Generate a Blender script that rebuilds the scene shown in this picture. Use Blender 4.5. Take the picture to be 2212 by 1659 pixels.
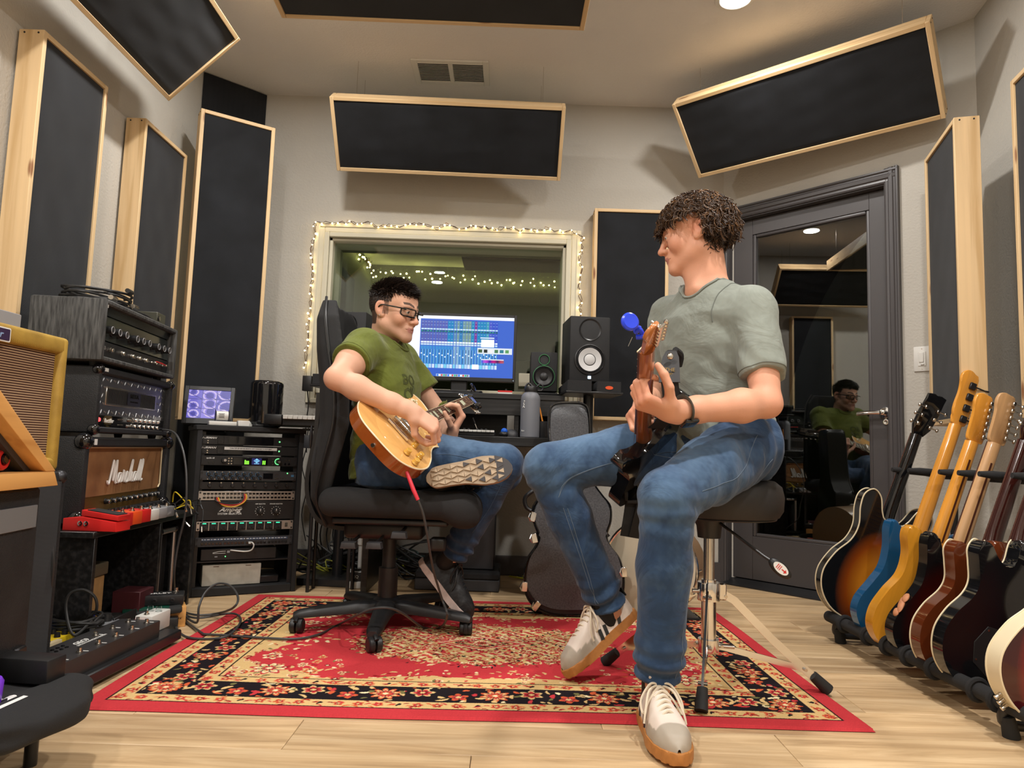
import bpy, bmesh, math, random
import numpy as np
from mathutils import Vector, Matrix, Euler, Quaternion
random.seed(7)
RNG = np.random.default_rng(11)
PI = math.pi
SC = bpy.context.scene
COL = SC.collection
for _o in list(bpy.data.objects):
 bpy.data.objects.remove(_o)
# camera, world, light
FPX, PITCH, ROLL, CAMH = 1520.0, math.radians(5.4), math.radians(1.85), 0.70
_f = Vector((0, math.cos(PITCH), math.sin(PITCH)))
_r0 = Vector((1, 0, 0))
_u0 = _r0.cross(_f)
CR = math.cos(ROLL) * _r0 + math.sin(ROLL) * _u0
CU = -math.sin(ROLL) * _r0 + math.cos(ROLL) * _u0
CAM0 = Vector((0, 0, CAMH))
cam_d = bpy.data.cameras.new('camera')
cam_d.sensor_width = 36.0
cam_d.lens = FPX / 2212.0 * 36.0
cam_d.clip_start = 0.05
cam = bpy.data.objects.new('camera', cam_d)
COL.objects.link(cam)
cam.matrix_world = Matrix(((CR.x, CU.x, -_f.x, 0), (CR.y, CU.y, -_f.y, 0), (CR.z, CU.z, -_f.z, CAMH), (0, 0, 0, 1)))
SC.camera = cam
SC.view_settings.view_transform = 'Standard'
SC.view_settings.look = 'None'
SC.view_settings.exposure = 0.0
SC.view_settings.gamma = 1.0
SC.view_settings.use_curve_mapping = False
world = bpy.data.worlds.new('world')
SC.world = world
world.use_nodes = True
world.node_tree.nodes['Background'].inputs[0].default_value = (0.02, 0.02, 0.02, 1)
world.node_tree.nodes['Background'].inputs[1].default_value = 1.0
CEIL = 2.78
DOWN = [(0.96, 3.02), (-0.95, 2.84), (0.96, 1.30), (-0.97, 1.17), (0.96, -0.45), (-0.98, -0.47)]
LIGHT_W = 25.0
for _i, (_x, _y) in enumerate(DOWN):
 _l = bpy.data.lights.new('downlight_lamp', 'AREA')
 _l.shape = 'DISK'
 _l.size = 0.13
 _l.energy = LIGHT_W * (0.68, 0.86, 1.5, 1.35, 1.35, 1.3)[_i]
 _l.color = (1.0, 0.965, 0.925)
 _o = bpy.data.objects.new('downlight_lamp', _l)
 _o.location = (_x, _y, CEIL - 0.012)
 COL.objects.link(_o)
def ray(px, py):
 return _f + (px - 1106.0) / FPX * CR - (py - 829.5) / FPX * CU
def at(px, py, Y):
 d = ray(px, py)
 return CAM0 + d * (Y / d.y)
def atz(px, py, Z):
 d = ray(px, py)
 return CAM0 + d * ((Z - CAMH) / d.z)
# helpers
def V(*a):
 return Vector(a)
def empty(name, label, cat, loc=(0, 0, 0), rot=(0, 0, 0), group=None):
 o = bpy.data.objects.new(name, None)
 o.empty_display_size = 0.05
 COL.objects.link(o)
 o.location = loc
 o.rotation_euler = rot
 return tag(o, label, cat, group)
def tag(o, label, cat, group=None, kind=None):
 if label:
  o['label'] = label
 if cat:
  o['category'] = cat
 if group:
  o['group'] = group
 if kind:
  o['kind'] = kind
 return o
def place(o, m):
 o.matrix_world = m
def basis(x, y, z, o):
 return Matrix(((x.x, y.x, z.x, o.x), (x.y, y.y, z.y, o.y), (x.z, y.z, z.z, o.z), (0, 0, 0, 1)))
def frame_z(z, xhint=Vector((1, 0, 0))):
 z = Vector(z).normalized()
 x = Vector(xhint) - z * z.dot(Vector(xhint))
 if x.length < 1e-4:
  x = z.orthogonal()
 x.normalize()
 return x, z.cross(x), z
class MB:
 def __init__(s):
  s.bm = bmesh.new()
  s.mi = 0
 def _fin(s, faces):
  for f in faces:
   f.material_index = s.mi
 def box(s, c, d, rot=None, bev=0.0, seg=1, m=None):
  hx, hy, hz = d[0] / 2, d[1] / 2, d[2] / 2
  M = (m or Matrix()) @ Matrix.Translation(Vector(c))
  if rot is not None:
   M = M @ (Euler(rot).to_matrix().to_4x4() if not isinstance(rot, Matrix) else rot.to_4x4())
  vs = [s.bm.verts.new(M @ Vector((x, y, z))) for x in (-hx, hx) for y in (-hy, hy) for z in (-hz, hz)]
  fs = [s.bm.faces.new([vs[i] for i in q]) for q in ((0, 1, 3, 2), (4, 6, 7, 5), (0, 4, 5, 1), (2, 3, 7, 6), (0, 2, 6, 4), (1, 5, 7, 3))]
  s._fin(fs)
  if bev > 0:
   es = list({e for f in fs for e in f.edges})
   r = bmesh.ops.bevel(s.bm, geom=es, offset=min(bev, 0.49 * min(d)), segments=seg, affect='EDGES', profile=0.5)
   s._fin(r['faces'])
  return s
 def cyl(s, a, b, r, r2=None, n=16, caps=True):
  a, b = Vector(a), Vector(b)
  r2 = r if r2 is None else r2
  x, y, z = frame_z(b - a)
  ra, rb = [], []
  for i in range(n):
   t = 2 * PI * i / n
   d = x * math.cos(t) + y * math.sin(t)
   ra.append(s.bm.verts.new(a + d * r))
   rb.append(s.bm.verts.new(b + d * r2))
  fs = [s.bm.faces.new((ra[i], ra[(i + 1) % n], rb[(i + 1) % n], rb[i])) for i in range(n)]
  if caps:
   fs.append(s.bm.faces.new(ra[::-1]))
   fs.append(s.bm.faces.new(rb))
  s._fin(fs)
  return s
 def ring(s, c, nrm, R, r, n=24, k=8, a0=0.0, a1=2 * PI, xh=Vector((1, 0, 0))):
  x, y, z = frame_z(nrm, xh)
  full = abs(a1 - a0 - 2 * PI) < 1e-6
  m = n if full else n + 1
  pts = [Vector(c) + (x * math.cos(a0 + (a1 - a0) * i / n) + y * math.sin(a0 + (a1 - a0) * i / n)) * R for i in range(m)]
  return s.tube(pts, r, k, closed=full)
 def tube(s, pts, r, n=8, closed=False, caps=True, sx=1.0):
  pts = [Vector(p) for p in pts]
  N = len(pts)
  rr = r if hasattr(r, '__len__') else [r] * N
  rows = []
  up = None
  for i, p in enumerate(pts):
   if closed:
    t = pts[(i + 1) % N] - pts[i - 1]
   else:
    t = pts[min(i + 1, N - 1)] - pts[max(i - 1, 0)]
   if t.length < 1e-9:
    t = Vector((0, 0, 1))
   t.normalize()
   if up is None:
    up = t.orthogonal().normalized()
   up = (up - t * up.dot(t))
   up = up.normalized() if up.length > 1e-6 else t.orthogonal().normalized()
   w = t.cross(up)
   rows.append([s.bm.verts.new(p + (up * math.cos(2 * PI * j / n) * sx + w * math.sin(2 * PI * j / n)) * rr[i]) for j in range(n)])
  fs = []
  for i in range(N if closed else N - 1):
   A, B = rows[i], rows[(i + 1) % N]
   for j in range(n):
    fs.append(s.bm.faces.new((A[j], A[(j + 1) % n], B[(j + 1) % n], B[j])))
  if not closed and caps:
   fs.append(s.bm.faces.new(rows[0][::-1]))
   fs.append(s.bm.faces.new(rows[-1]))
  s._fin(fs)
  return s
 def lathe(s, prof, c=(0, 0, 0), axis=(0, 0, 1), n=24, xh=Vector((1, 0, 0))):
  x, y, z = frame_z(axis, xh)
  c = Vector(c)
  rows = []
  for r, h in prof:
   if r < 1e-6:
    rows.append([s.bm.verts.new(c + z * h)])
   else:
    rows.append([s.bm.verts.new(c + z * h + (x * math.cos(2 * PI * i / n) + y * math.sin(2 * PI * i / n)) * r) for i in range(n)])
  fs = []
  for A, B in zip(rows, rows[1:]):
   for i in range(n):
    j = (i + 1) % n
    if len(A) == 1 and len(B) == 1:
     continue
    if len(A) == 1:
     fs.append(s.bm.faces.new((A[0], B[j], B[i])))
    elif len(B) == 1:
     fs.append(s.bm.faces.new((A[i], A[j], B[0])))
    else:
     fs.append(s.bm.faces.new((A[i], A[j], B[j], B[i])))
  s._fin(fs)
  return s
 def sph(s, c, r, n=16, m=10, rot=None):
  rad = r if hasattr(r, '__len__') else (r, r, r)
  M = Matrix.Translation(Vector(c))
  if rot is not None:
   M = M @ (rot.to_4x4() if isinstance(rot, Matrix) else Euler(rot).to_matrix().to_4x4())
  M = M @ Matrix.Diagonal((rad[0], rad[1], rad[2], 1))
  g = bmesh.ops.create_uvsphere(s.bm, u_segments=n, v_segments=m, radius=1, matrix=M)
  s._fin({f for v in g['verts'] for f in v.link_faces})
  return s
 def prism(s, out, z0, z1, m=None, bev=0.0, seg=2, side_mi=None):
  m = m or Matrix()
  lo = [s.bm.verts.new(m @ Vector((p[0], p[1], z0))) for p in out]
  hi = [s.bm.verts.new(m @ Vector((p[0], p[1], z1))) for p in out]
  n = len(out)
  fs = []
  sd = []
  for i in range(n):
   sd.append(s.bm.faces.new((lo[i], lo[(i + 1) % n], hi[(i + 1) % n], hi[i])))
  top = s.bm.faces.new(hi)
  bot = s.bm.faces.new(lo[::-1])
  s._fin(sd + [top, bot])
  if side_mi is not None:
   for f in sd:
    f.material_index = side_mi
  if bev > 0:
   es = list({e for f in (top, bot) for e in f.edges})
   r = bmesh.ops.bevel(s.bm, geom=es, offset=bev, segments=seg, affect='EDGES', profile=0.5)
   for f in r['faces']:
    f.material_index = s.mi if side_mi is None else side_mi
  return s
 def quad(s, a, b, c, d):
  f = s.bm.faces.new([s.bm.verts.new(Vector(p)) for p in (a, b, c, d)])
  s._fin([f])
  return s
 def strip(s, path, across, w, t=0.003):
  path = [Vector(p) for p in path]
  N = len(path)
  rows = []
  for i, p in enumerate(path):
   a = Vector(across[i] if isinstance(across, list) else across)
   tg = (path[min(i + 1, N - 1)] - path[max(i - 1, 0)]).normalized()
   a = (a - tg * a.dot(tg)).normalized()
   nn = tg.cross(a)
   ww = w[i] if hasattr(w, '__len__') else w
   rows.append([s.bm.verts.new(p + a * (ww / 2 * q) + nn * (t / 2 * e)) for q, e in ((-1, -1), (1, -1), (1, 1), (-1, 1))])
  fs = []
  for A, B in zip(rows, rows[1:]):
   for j in range(4):
    fs.append(s.bm.faces.new((A[j], A[(j + 1) % 4], B[(j + 1) % 4], B[j])))
  fs.append(s.bm.faces.new(rows[0][::-1]))
  fs.append(s.bm.faces.new(rows[-1]))
  s._fin(fs)
  return s
 def stuff(s, *a, **k):
  o = s.obj(*a, **k)
  o['kind'] = 'stuff'
  return o
 def obj(s, name, mats, parent=None, ang=38.0, label=None, m=None):
  me = bpy.data.meshes.new(name)
  bm = s.bm
  bmesh.ops.recalc_face_normals(bm, faces=bm.faces)
  lim = math.radians(ang)
  for f in bm.faces:
   f.smooth = True
  for e in bm.edges:
   if len(e.link_faces) == 2:
    e.smooth = e.calc_face_angle(0) < lim
  bm.to_mesh(me)
  bm.free()
  for mt in (mats if isinstance(mats, (list, tuple)) else [mats]):
   me.materials.append(mt)
  o = bpy.data.objects.new(name, me)
  COL.objects.link(o)
  if parent is not None:
   o.parent = parent
  if m is not None:
   o.matrix_local = m
  if label:
   o['label'] = label
  return o
def mesh_np(name, verts, faces, mat, parent=None, smooth=True, col=None):
 me = bpy.data.meshes.new(name)
 verts = np.ascontiguousarray(verts, np.float32)
 faces = np.ascontiguousarray(faces, np.int32)
 nf, k = faces.shape
 me.vertices.add(len(verts))
 me.vertices.foreach_set('co', verts.ravel())
 me.loops.add(nf * k)
 me.loops.foreach_set('vertex_index', faces.ravel())
 me.polygons.add(nf)
 me.polygons.foreach_set('loop_start', np.arange(0, nf * k, k, dtype=np.int32))
 me.update(calc_edges=True)
 if smooth:
  me.polygons.foreach_set('use_smooth', np.ones(nf, bool))
 if col is not None:
  a = me.color_attributes.new('Col', 'FLOAT_COLOR', 'POINT')
  c = np.ones((len(verts), 4), np.float32)
  c[:, :3] = col
  a.data.foreach_set('color', c.ravel())
 for mt in (mat if isinstance(mat, (list, tuple)) else [mat]):
  me.materials.append(mt)
 me.validate()
 o = bpy.data.objects.new(name, me)
 COL.objects.link(o)
 if parent is not None:
  o.parent = parent
 return o
def copy_tree(o, parent=None):
 c = o.copy()
 COL.objects.link(c)
 c.parent = parent
 for ch in list(o.children):
  copy_tree(ch, c)
 return c
TEXTS = []
def text(name, body, size, mat, parent, m, ext=0.0006, align='CENTER', shear=0.0, sx=1.0, bold=0.0):
 cu = bpy.data.curves.new(name, 'FONT')
 cu.body = body
 cu.size = size
 cu.extrude = ext
 cu.align_x = align
 cu.align_y = 'CENTER'
 cu.shear = shear
 cu.offset = bold
 cu.resolution_u = 2
 t = bpy.data.objects.new(name + '_curve', cu)
 me = bpy.data.meshes.new_from_object(t)
 bpy.data.objects.remove(t)
 bpy.data.curves.remove(cu)
 me.materials.clear()
 me.materials.append(mat)
 o = bpy.data.objects.new(name, me)
 COL.objects.link(o)
 o.parent = parent
 o.matrix_local = m @ Matrix.Diagonal((sx, 1, 1, 1))
 o['kind'] = 'stuff' if len(body) > 3 else 'thing'
 return o
def smooth_path(pts, n=8, closed=False):
 P = [Vector(p) for p in pts]
 N = len(P)
 out = []
 for i in range(N if closed else N - 1):
  if closed:
   p0, p1, p2, p3 = P[i - 1], P[i], P[(i + 1) % N], P[(i + 2) % N]
  else:
   p0, p1, p2, p3 = P[max(i - 1, 0)], P[i], P[i + 1], P[min(i + 2, N - 1)]
  for k in range(n):
   t = k / n
   out.append(0.5 * ((2 * p1) + (p2 - p0) * t + (2 * p0 - 5 * p1 + 4 * p2 - p3) * t * t + (3 * p1 - p0 - 3 * p2 + p3) * t ** 3))
 if not closed:
  out.append(P[-1])
 return out
def rrect(w, h, r, n=5):
 o = []
 for cx, cy, a in ((w / 2 - r, h / 2 - r, 0), (-w / 2 + r, h / 2 - r, 90), (-w / 2 + r, -h / 2 + r, 180), (w / 2 - r, -h / 2 + r, 270)):
  for k in range(n + 1):
   t = math.radians(a + 90 * k / n)
   o.append((cx + r * math.cos(t), cy + r * math.sin(t)))
 return o
# materials
def lin(c):
 return tuple((x / 12.92 if x <= 0.04045 else ((x + 0.055) / 1.055) ** 2.4) for x in c)
def srgb(r, g, b):
 return lin((r / 255, g / 255, b / 255))
class NT:
 def __init__(s, name):
  s.m = bpy.data.materials.new(name)
  s.m.use_nodes = True
  s.t = s.m.node_tree
  s.b = s.t.nodes['Principled BSDF']
  s.out = s.t.nodes['Material Output']
 def n(s, typ, **kw):
  nd = s.t.nodes.new(typ)
  for k, v in kw.items():
   if k.startswith('i_'):
    key = k[2:]
    nd.inputs[int(key) if key.isdigit() else key.replace('_', ' ')].default_value = v
   else:
    setattr(nd, k, v)
  return nd
 def l(s, a, b):
  s.t.links.new(a, b)
 def coord(s, which='Object', scale=(1, 1, 1), rot=(0, 0, 0), rnd=False):
  tc = s.n('ShaderNodeTexCoord')
  mp = s.n('ShaderNodeMapping')
  mp.inputs['Scale'].default_value = scale
  mp.inputs['Rotation'].default_value = rot
  s.l(tc.outputs[which], mp.inputs['Vector'])
  if rnd:
   oi = s.n('ShaderNodeObjectInfo')
   mu = s.n('ShaderNodeMath', operation='MULTIPLY', i_1=57.0)
   s.l(oi.outputs['Random'], mu.inputs[0])
   s.l(mu.outputs[0], mp.inputs['Location'])
  return mp.outputs[0]
 def ramp(s, fac, stops):
  r = s.n('ShaderNodeValToRGB')
  el = r.color_ramp.elements
  while len(el) < len(stops):
   el.new(0.5)
  for e, (p, c) in zip(el, stops):
   e.position = p
   e.color = tuple(c) + (1,) if len(c) == 3 else c
  s.l(fac, r.inputs[0])
  return r.outputs[0]
 def bump(s, h, strength=0.2, dist=0.002):
  b = s.n('ShaderNodeBump')
  b.inputs['Strength'].default_value = strength
  b.inputs['Distance'].default_value = dist
  s.l(h, b.inputs['Height'])
  s.l(b.outputs[0], s.b.inputs['Normal'])
 def set(s, color=None, rough=None, metal=None, spec=None, coat=None):
  if color is not None:
   s.b.inputs['Base Color'].default_value = tuple(color) + (1,)
  if rough is not None:
   s.b.inputs['Roughness'].default_value = rough
  if metal is not None:
   s.b.inputs['Metallic'].default_value = metal
  if spec is not None:
   s.b.inputs['Specular IOR Level'].default_value = spec
  if coat is not None:
   s.b.inputs['Coat Weight'].default_value = coat
   s.b.inputs['Coat Roughness'].default_value = 0.04
  return s
def mat(name, color, rough=0.5, metal=0.0, spec=0.5, coat=None, noise=None, bump=None, var=0.12):
 t = NT(name).set(color, rough, metal, spec, coat)
 if noise:
  v = t.coord()
  nz = t.n('ShaderNodeTexNoise', i_Scale=noise, i_Detail=4.0)
  t.l(v, nz.inputs['Vector'])
  c = t.ramp(nz.outputs[0], [(0.3, [x * (1 - var) for x in color]), (0.7, [min(1, x * (1 + var)) for x in color])])
  t.l(c, t.b.inputs['Base Color'])
 if bump:
  v = t.coord()
  nz = t.n('ShaderNodeTexNoise', i_Scale=bump[0], i_Detail=3.0)
  t.l(v, nz.inputs['Vector'])
  t.bump(nz.outputs[0], bump[1])
 return t.m
def emat(name, color, strength):
 t = NT(name).set((0, 0, 0), 0.6)
 t.b.inputs['Emission Color'].default_value = tuple(color) + (1,)
 t.b.inputs['Emission Strength'].default_value = strength
 return t.m
def vmat(name, rough=0.7, emit=0.0, spec=0.4, sss=0.0, coat=None, bump=None, weave=None):
 t = NT(name).set((0.5, 0.5, 0.5), rough, 0, spec, coat)
 a = t.n('ShaderNodeVertexColor', layer_name='Col')
 if emit:
  t.set((0, 0, 0))
  t.l(a.outputs[0], t.b.inputs['Emission Color'])
  t.b.inputs['Emission Strength'].default_value = emit
 else:
  t.l(a.outputs[0], t.b.inputs['Base Color'])
 if sss:
  t.b.inputs['Subsurface Weight'].default_value = sss
  t.b.inputs['Subsurface Radius'].default_value = (0.012, 0.005, 0.003)
  t.b.inputs['Subsurface Scale'].default_value = 0.6
 if bump:
  v = t.coord()
  nz = t.n('ShaderNodeTexNoise', i_Scale=bump[0], i_Detail=4.0)
  t.l(v, nz.inputs['Vector'])
  t.bump(nz.outputs[0], bump[1], bump[2] if len(bump) > 2 else 0.002)
 return t.m
M = {}
M['black_plastic'] = mat('black_plastic', (0.012, 0.012, 0.013), 0.42, bump=(400, 0.05))
M['black_matte'] = mat('black_matte', (0.010, 0.010, 0.011), 0.7, noise=30)
M['black_satin'] = mat('black_satin', (0.015, 0.015, 0.016), 0.35)
M['black_gloss'] = mat('black_gloss', (0.006, 0.006, 0.007), 0.08, coat=0.5)
M['rubber'] = mat('rubber', (0.014, 0.014, 0.014), 0.75, bump=(250, 0.1))
M['foam'] = mat('foam', (0.016, 0.016, 0.017), 0.9, bump=(300, 0.3))
M['chrome'] = mat('chrome', (0.78, 0.78, 0.78), 0.12, 1.0)
M['nickel'] = mat('nickel', (0.62, 0.58, 0.52), 0.22, 1.0)
M['brushed'] = mat('brushed_aluminium', (0.55, 0.55, 0.56), 0.35, 1.0)
M['dark_metal'] = mat('dark_metal', (0.05, 0.05, 0.055), 0.4, 0.8)
M['gold_metal'] = mat('gold_metal', (0.72, 0.50, 0.2), 0.25, 1.0)
M['white_print'] = mat('white_print', (0.75, 0.75, 0.72), 0.5)
M['white_plastic'] = mat('white_plastic', (0.68, 0.67, 0.63), 0.4)
M['grey_plastic'] = mat('grey_plastic', (0.30, 0.30, 0.31), 0.5)
M['dark_grey'] = mat('dark_grey', (0.035, 0.035, 0.038), 0.55, bump=(200, 0.08))
M['cream'] = mat('cream', (0.72, 0.60, 0.38), 0.35)
M['red'] = mat('red_paint', srgb(205, 40, 38), 0.35)
M['orange'] = mat('orange_paint', srgb(226, 84, 36), 0.35)
M['steel_paint'] = mat('steel_paint', (0.35, 0.36, 0.38), 0.4, 0.6)
M['cardboard'] = mat('cardboard', srgb(170, 130, 80), 0.8, noise=40)
M['green_meter'] = emat('green_meter', (0.25, 0.9, 0.05), 1.6)
M['green_led'] = emat('green_led', (0.15, 1.0, 0.25), 2.5)
M['red_led'] = emat('red_led', (1.0, 0.06, 0.06), 3.0)
M['blue_led'] = emat('blue_led', (0.55, 0.75, 1.0), 4.0)
M['cable'] = mat('cable_rubber', (0.018, 0.018, 0.018), 0.5)
# room materials
def wall_mat(name, color, sc=260, st=0.35):
 t = NT(name).set(color, 0.75, 0, 0.3)
 v = t.coord()
 a = t.n('ShaderNodeTexNoise', i_Scale=sc, i_Detail=2.0)
 b = t.n('ShaderNodeTexNoise', i_Scale=2.0, i_Detail=3.0)
 t.l(v, a.inputs['Vector'])
 t.l(v, b.inputs['Vector'])
 c = t.ramp(b.outputs[0], [(0.3, [x * 0.97 for x in color]), (0.7, [x * 1.03 for x in color])])
 t.l(c, t.b.inputs['Base Color'])
 t.bump(a.outputs[0], st, 0.004)
 return t.m
WALLC = srgb(184, 180, 171)
M['wall'] = wall_mat('wall_paint', WALLC, 90, 0.5)
M['ceiling'] = wall_mat('ceiling_paint', srgb(224, 222, 220), 90, 0.5)
M['charcoal'] = mat('charcoal_paint', srgb(70, 67, 68), 0.38, bump=(60, 0.03))
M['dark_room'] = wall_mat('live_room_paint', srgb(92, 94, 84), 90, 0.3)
def pine_mat(name, ca, cb, knot):
 t = NT(name).set(ca, 0.55, 0, 0.35)
 v = t.coord('Object', (1.1, 26, 26), rnd=True)
 n1 = t.n('ShaderNodeTexNoise', i_Scale=1.0, i_Detail=4.0, i_Distortion=0.6)
 t.l(v, n1.inputs['Vector'])
 c = t.ramp(n1.outputs[0], [(0.32, cb), (0.5, ca), (0.66, [x * 1.08 for x in ca])])
 k = t.coord('Object', (3.2, 14, 14), rnd=True)
 vo = t.n('ShaderNodeTexVoronoi', i_Scale=1.0)
 t.l(k, vo.inputs['Vector'])
 kr = t.ramp(vo.outputs['Distance'], [(0.0, (1, 1, 1)), (0.09, (0.75, 0.75, 0.75)), (0.14, (0, 0, 0))])
 mx = t.n('ShaderNodeMix', data_type='RGBA')
 t.l(kr, mx.inputs[0])
 t.l(c, mx.inputs[6])
 mx.inputs[7].default_value = tuple(knot) + (1,)
 t.l(mx.outputs[2], t.b.inputs['Base Color'])
 t.bump(n1.outputs[0], 0.08)
 return t.m
M['pine'] = pine_mat('pine', srgb(218, 188, 144), srgb(198, 164, 116), srgb(126, 70, 38))
def fabric_panel_mat():
 t = NT('black_burlap').set((0.010, 0.011, 0.013), 0.85, 0, 0.25)
 v = t.coord('Object', (1, 1, 1))
 a = t.n('ShaderNodeTexWave', i_Scale=160.0, i_Distortion=1.5, wave_type='BANDS', bands_direction='X')
 b = t.n('ShaderNodeTexWave', i_Scale=160.0, i_Distortion=1.5, wave_type='BANDS', bands_direction='Y')
 t.l(v, a.inputs['Vector'])
 t.l(v, b.inputs['Vector'])
 ad = t.n('ShaderNodeMath', operation='ADD')
 t.l(a.outputs['Fac'], ad.inputs[0])
 t.l(b.outputs['Fac'], ad.inputs[1])
 nz = t.n('ShaderNodeTexNoise', i_Scale=5.0, i_Detail=5.0)
 t.l(v, nz.inputs['Vector'])
 c = t.ramp(nz.outputs[0], [(0.35, (0.009, 0.010, 0.012)), (0.75, (0.016, 0.018, 0.022))])
 t.l(c, t.b.inputs['Base Color'])
 t.bump(ad.outputs[0], 0.35, 0.001)
 t.b.inputs['Sheen Weight'].default_value = 0.12
 t.b.inputs['Sheen Roughness'].default_value = 0.5
 return t.m
M['burlap'] = fabric_panel_mat()
def plank_mat():
 t = NT('oak_plank').set((0.4, 0.3, 0.2), 0.42, 0, 0.4)
 v = t.coord('Object', (1.6, 22, 1), rnd=True)
 n1 = t.n('ShaderNodeTexNoise', i_Scale=1.0, i_Detail=6.0, i_Distortion=0.9, i_Roughness=0.62)
 t.l(v, n1.inputs['Vector'])
 c = t.ramp(n1.outputs[0], [(0.25, srgb(168, 138, 102)), (0.45, srgb(206, 176, 136)), (0.6, srgb(224, 196, 156)), (0.8, srgb(236, 212, 176))])
 v2 = t.coord('Object', (0.9, 3.0, 1), rnd=True)
 n2 = t.n('ShaderNodeTexNoise', i_Scale=2.2, i_Detail=3.0)
 t.l(v2, n2.inputs['Vector'])
 sh = t.ramp(n2.outputs[0], [(0.35, (0.78, 0.76, 0.74)), (0.7, (1.06, 1.04, 1.0))])
 oi = t.n('ShaderNodeObjectInfo')
 rr = t.ramp(oi.outputs['Random'], [(0.0, (0.86, 0.86, 0.86)), (1.0, (1.04, 1.02, 1.0))])
 m1 = t.n('ShaderNodeMix', data_type='RGBA', blend_type='MULTIPLY')
 m2 = t.n('ShaderNodeMix', data_type='RGBA', blend_type='MULTIPLY')
 for m_ in (m1, m2):
  m_.inputs[0].default_value = 1.0
 t.l(c, m1.inputs[6])
 t.l(sh, m1.inputs[7])
 t.l(m1.outputs[2], m2.inputs[6])
 t.l(rr, m2.inputs[7])
 t.l(m2.outputs[2], t.b.inputs['Base Color'])
 t.bump(n1.outputs[0], 0.06)
 return t.m
M['plank'] = plank_mat()
def struct(o):
 o['kind'] = 'structure'
 return o
# shell
XL, YB = -1.80, 4.05
DP0, DD = V(1.237, 4.032, 0), V(0.682, -0.731, 0).normalized()
DN = V(DD.y, -DD.x, 0)                       # into the room
RC = DP0 + DD * 1.268                        # corner of door wall and right wall
RB = V(1.80, 1.6, 0)
REAR = -1.75
floor = struct(MB().box((0.15, 2.0, -0.06), (4.6, 12.6, 0.1)).obj('floor', M['dark_grey']))
plm = None
row = 0
y = REAR + 0.02
while y < 4.3:
 x = -1.80 - (row * 0.437) % 1.2
 while x < 2.25:
  a, b = max(x, -1.79), min(x + 1.2, 2.25)
  if b - a > 0.08:
   if b - a > 1.199 and plm is not None:
    o = bpy.data.objects.new('plank', plm)
    COL.objects.link(o)
   else:
    o = MB().box((0, 0, -0.004), (b - a - 0.0012, 0.1788, 0.008), bev=0.0012).obj('plank', M['plank'])
    if b - a > 1.199:
     plm = o.data
   o.location = ((a + b) / 2, y + 0.09, 0.0)
   o.parent = floor
  x += 1.2
 y += 0.18
 row += 1
struct(MB().box((0.15, 2.0, CEIL + 0.06), (4.6, 12.6, 0.12)).obj('ceiling', M['ceiling']))
struct(MB().box((XL - 0.06, 1.15, CEIL / 2), (0.12, 5.8, CEIL)).obj('wall_left', M['wall']))
WX0, WX1, WZ0, WZ1 = -1.10, 0.295, 1.02, 1.915
mb = MB()
for x0, x1, z0, z1 in ((XL - 0.12, WX0, 0, CEIL), (WX1, 1.30, 0, CEIL), (WX0, WX1, 0, WZ0), (WX0, WX1, WZ1, CEIL)):
 mb.box(((x0 + x1) / 2, YB + 0.06, (z0 + z1) / 2), (x1 - x0, 0.12, z1 - z0))
struct(mb.obj('wall_back', M['wall']))
MD = basis(DD, -DN, V(0, 0, 1), DP0)         # local frame of the door wall: x along, y out of the room
mb = MB()
DZ1 = 2.09
for x0, x1, z0, z1 in ((-0.03, 0.0, 0, CEIL), (0.872, 1.36, 0, CEIL), (0.0, 0.872, DZ1, CEIL)):
 mb.box(((x0 + x1) / 2, 0.06, (z0 + z1) / 2), (x1 - x0, 0.12, z1 - z0))
struct(mb.obj('wall_door_side', M['wall'], m=MD))
for nm, A, B in (('wall_right', RB, RC), ('wall_right_near', V(1.80, REAR, 0), RB)):
 d = (B - A)
 L = d.length
 d.normalize()
 nn = V(d.y, -d.x, 0)
 struct(MB().box((L / 2, 0.06, CEIL / 2), (L + 0.1, 0.12, CEIL)).obj(nm, M['wall'], m=basis(d, nn, V(0, 0, 1), A)))
struct(MB().box((0, REAR - 0.06, CEIL / 2), (3.9, 0.12, CEIL)).obj('wall_rear', M['wall']))
struct(MB().box((-0.27, YB - 0.008, 0.055), (3.05, 0.015, 0.11), bev=0.004).obj('baseboard_back', M['charcoal']))
struct(MB().box((XL + 0.008, 1.1, 0.055), (0.015, 5.6, 0.11), bev=0.004).obj('baseboard_left', M['charcoal']))
struct(MB().box((1.10, -0.008, 0.055), (0.32, 0.015, 0.11), bev=0.004).obj('baseboard_door_side', M['charcoal'], m=MD))
d = (RC - RB)
L = d.length
d.normalize()
struct(MB().box((L / 2, -0.008, 0.055), (L - 0.1, 0.015, 0.11), bev=0.004).obj('baseboard_right', M['charcoal'], m=basis(d, V(d.y, -d.x, 0), V(0, 0, 1), RB)))
# door_1: glass door in the angled wall
def glass_mat(name, refl, tint, add=0.0):
 t = NT(name)
 t.t.nodes.remove(t.b)
 tr = t.n('ShaderNodeBsdfTransparent')
 tr.inputs[0].default_value = tuple(tint) + (1,)
 gl = t.n('ShaderNodeBsdfGlossy')
 gl.inputs['Roughness'].default_value = 0.0
 gl.inputs[0].default_value = (1, 1, 1, 1)
 fr = t.n('ShaderNodeFresnel', i_IOR=refl)
 mx = t.n('ShaderNodeMixShader')
 t.l(fr.outputs[0], mx.inputs[0])
 t.l(tr.outputs[0], mx.inputs[1])
 t.l(gl.outputs[0], mx.inputs[2])
 t.l(mx.outputs[0], t.out.inputs[0])
 return t.m
M['door_glass'] = glass_mat('door_glass', 2.3, (0.55, 0.6, 0.58))
M['window_glass'] = glass_mat('window_glass', 1.5, (0.88, 0.92, 0.88))
door = bpy.data.objects.new('door_1', None)
COL.objects.link(door)
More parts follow.
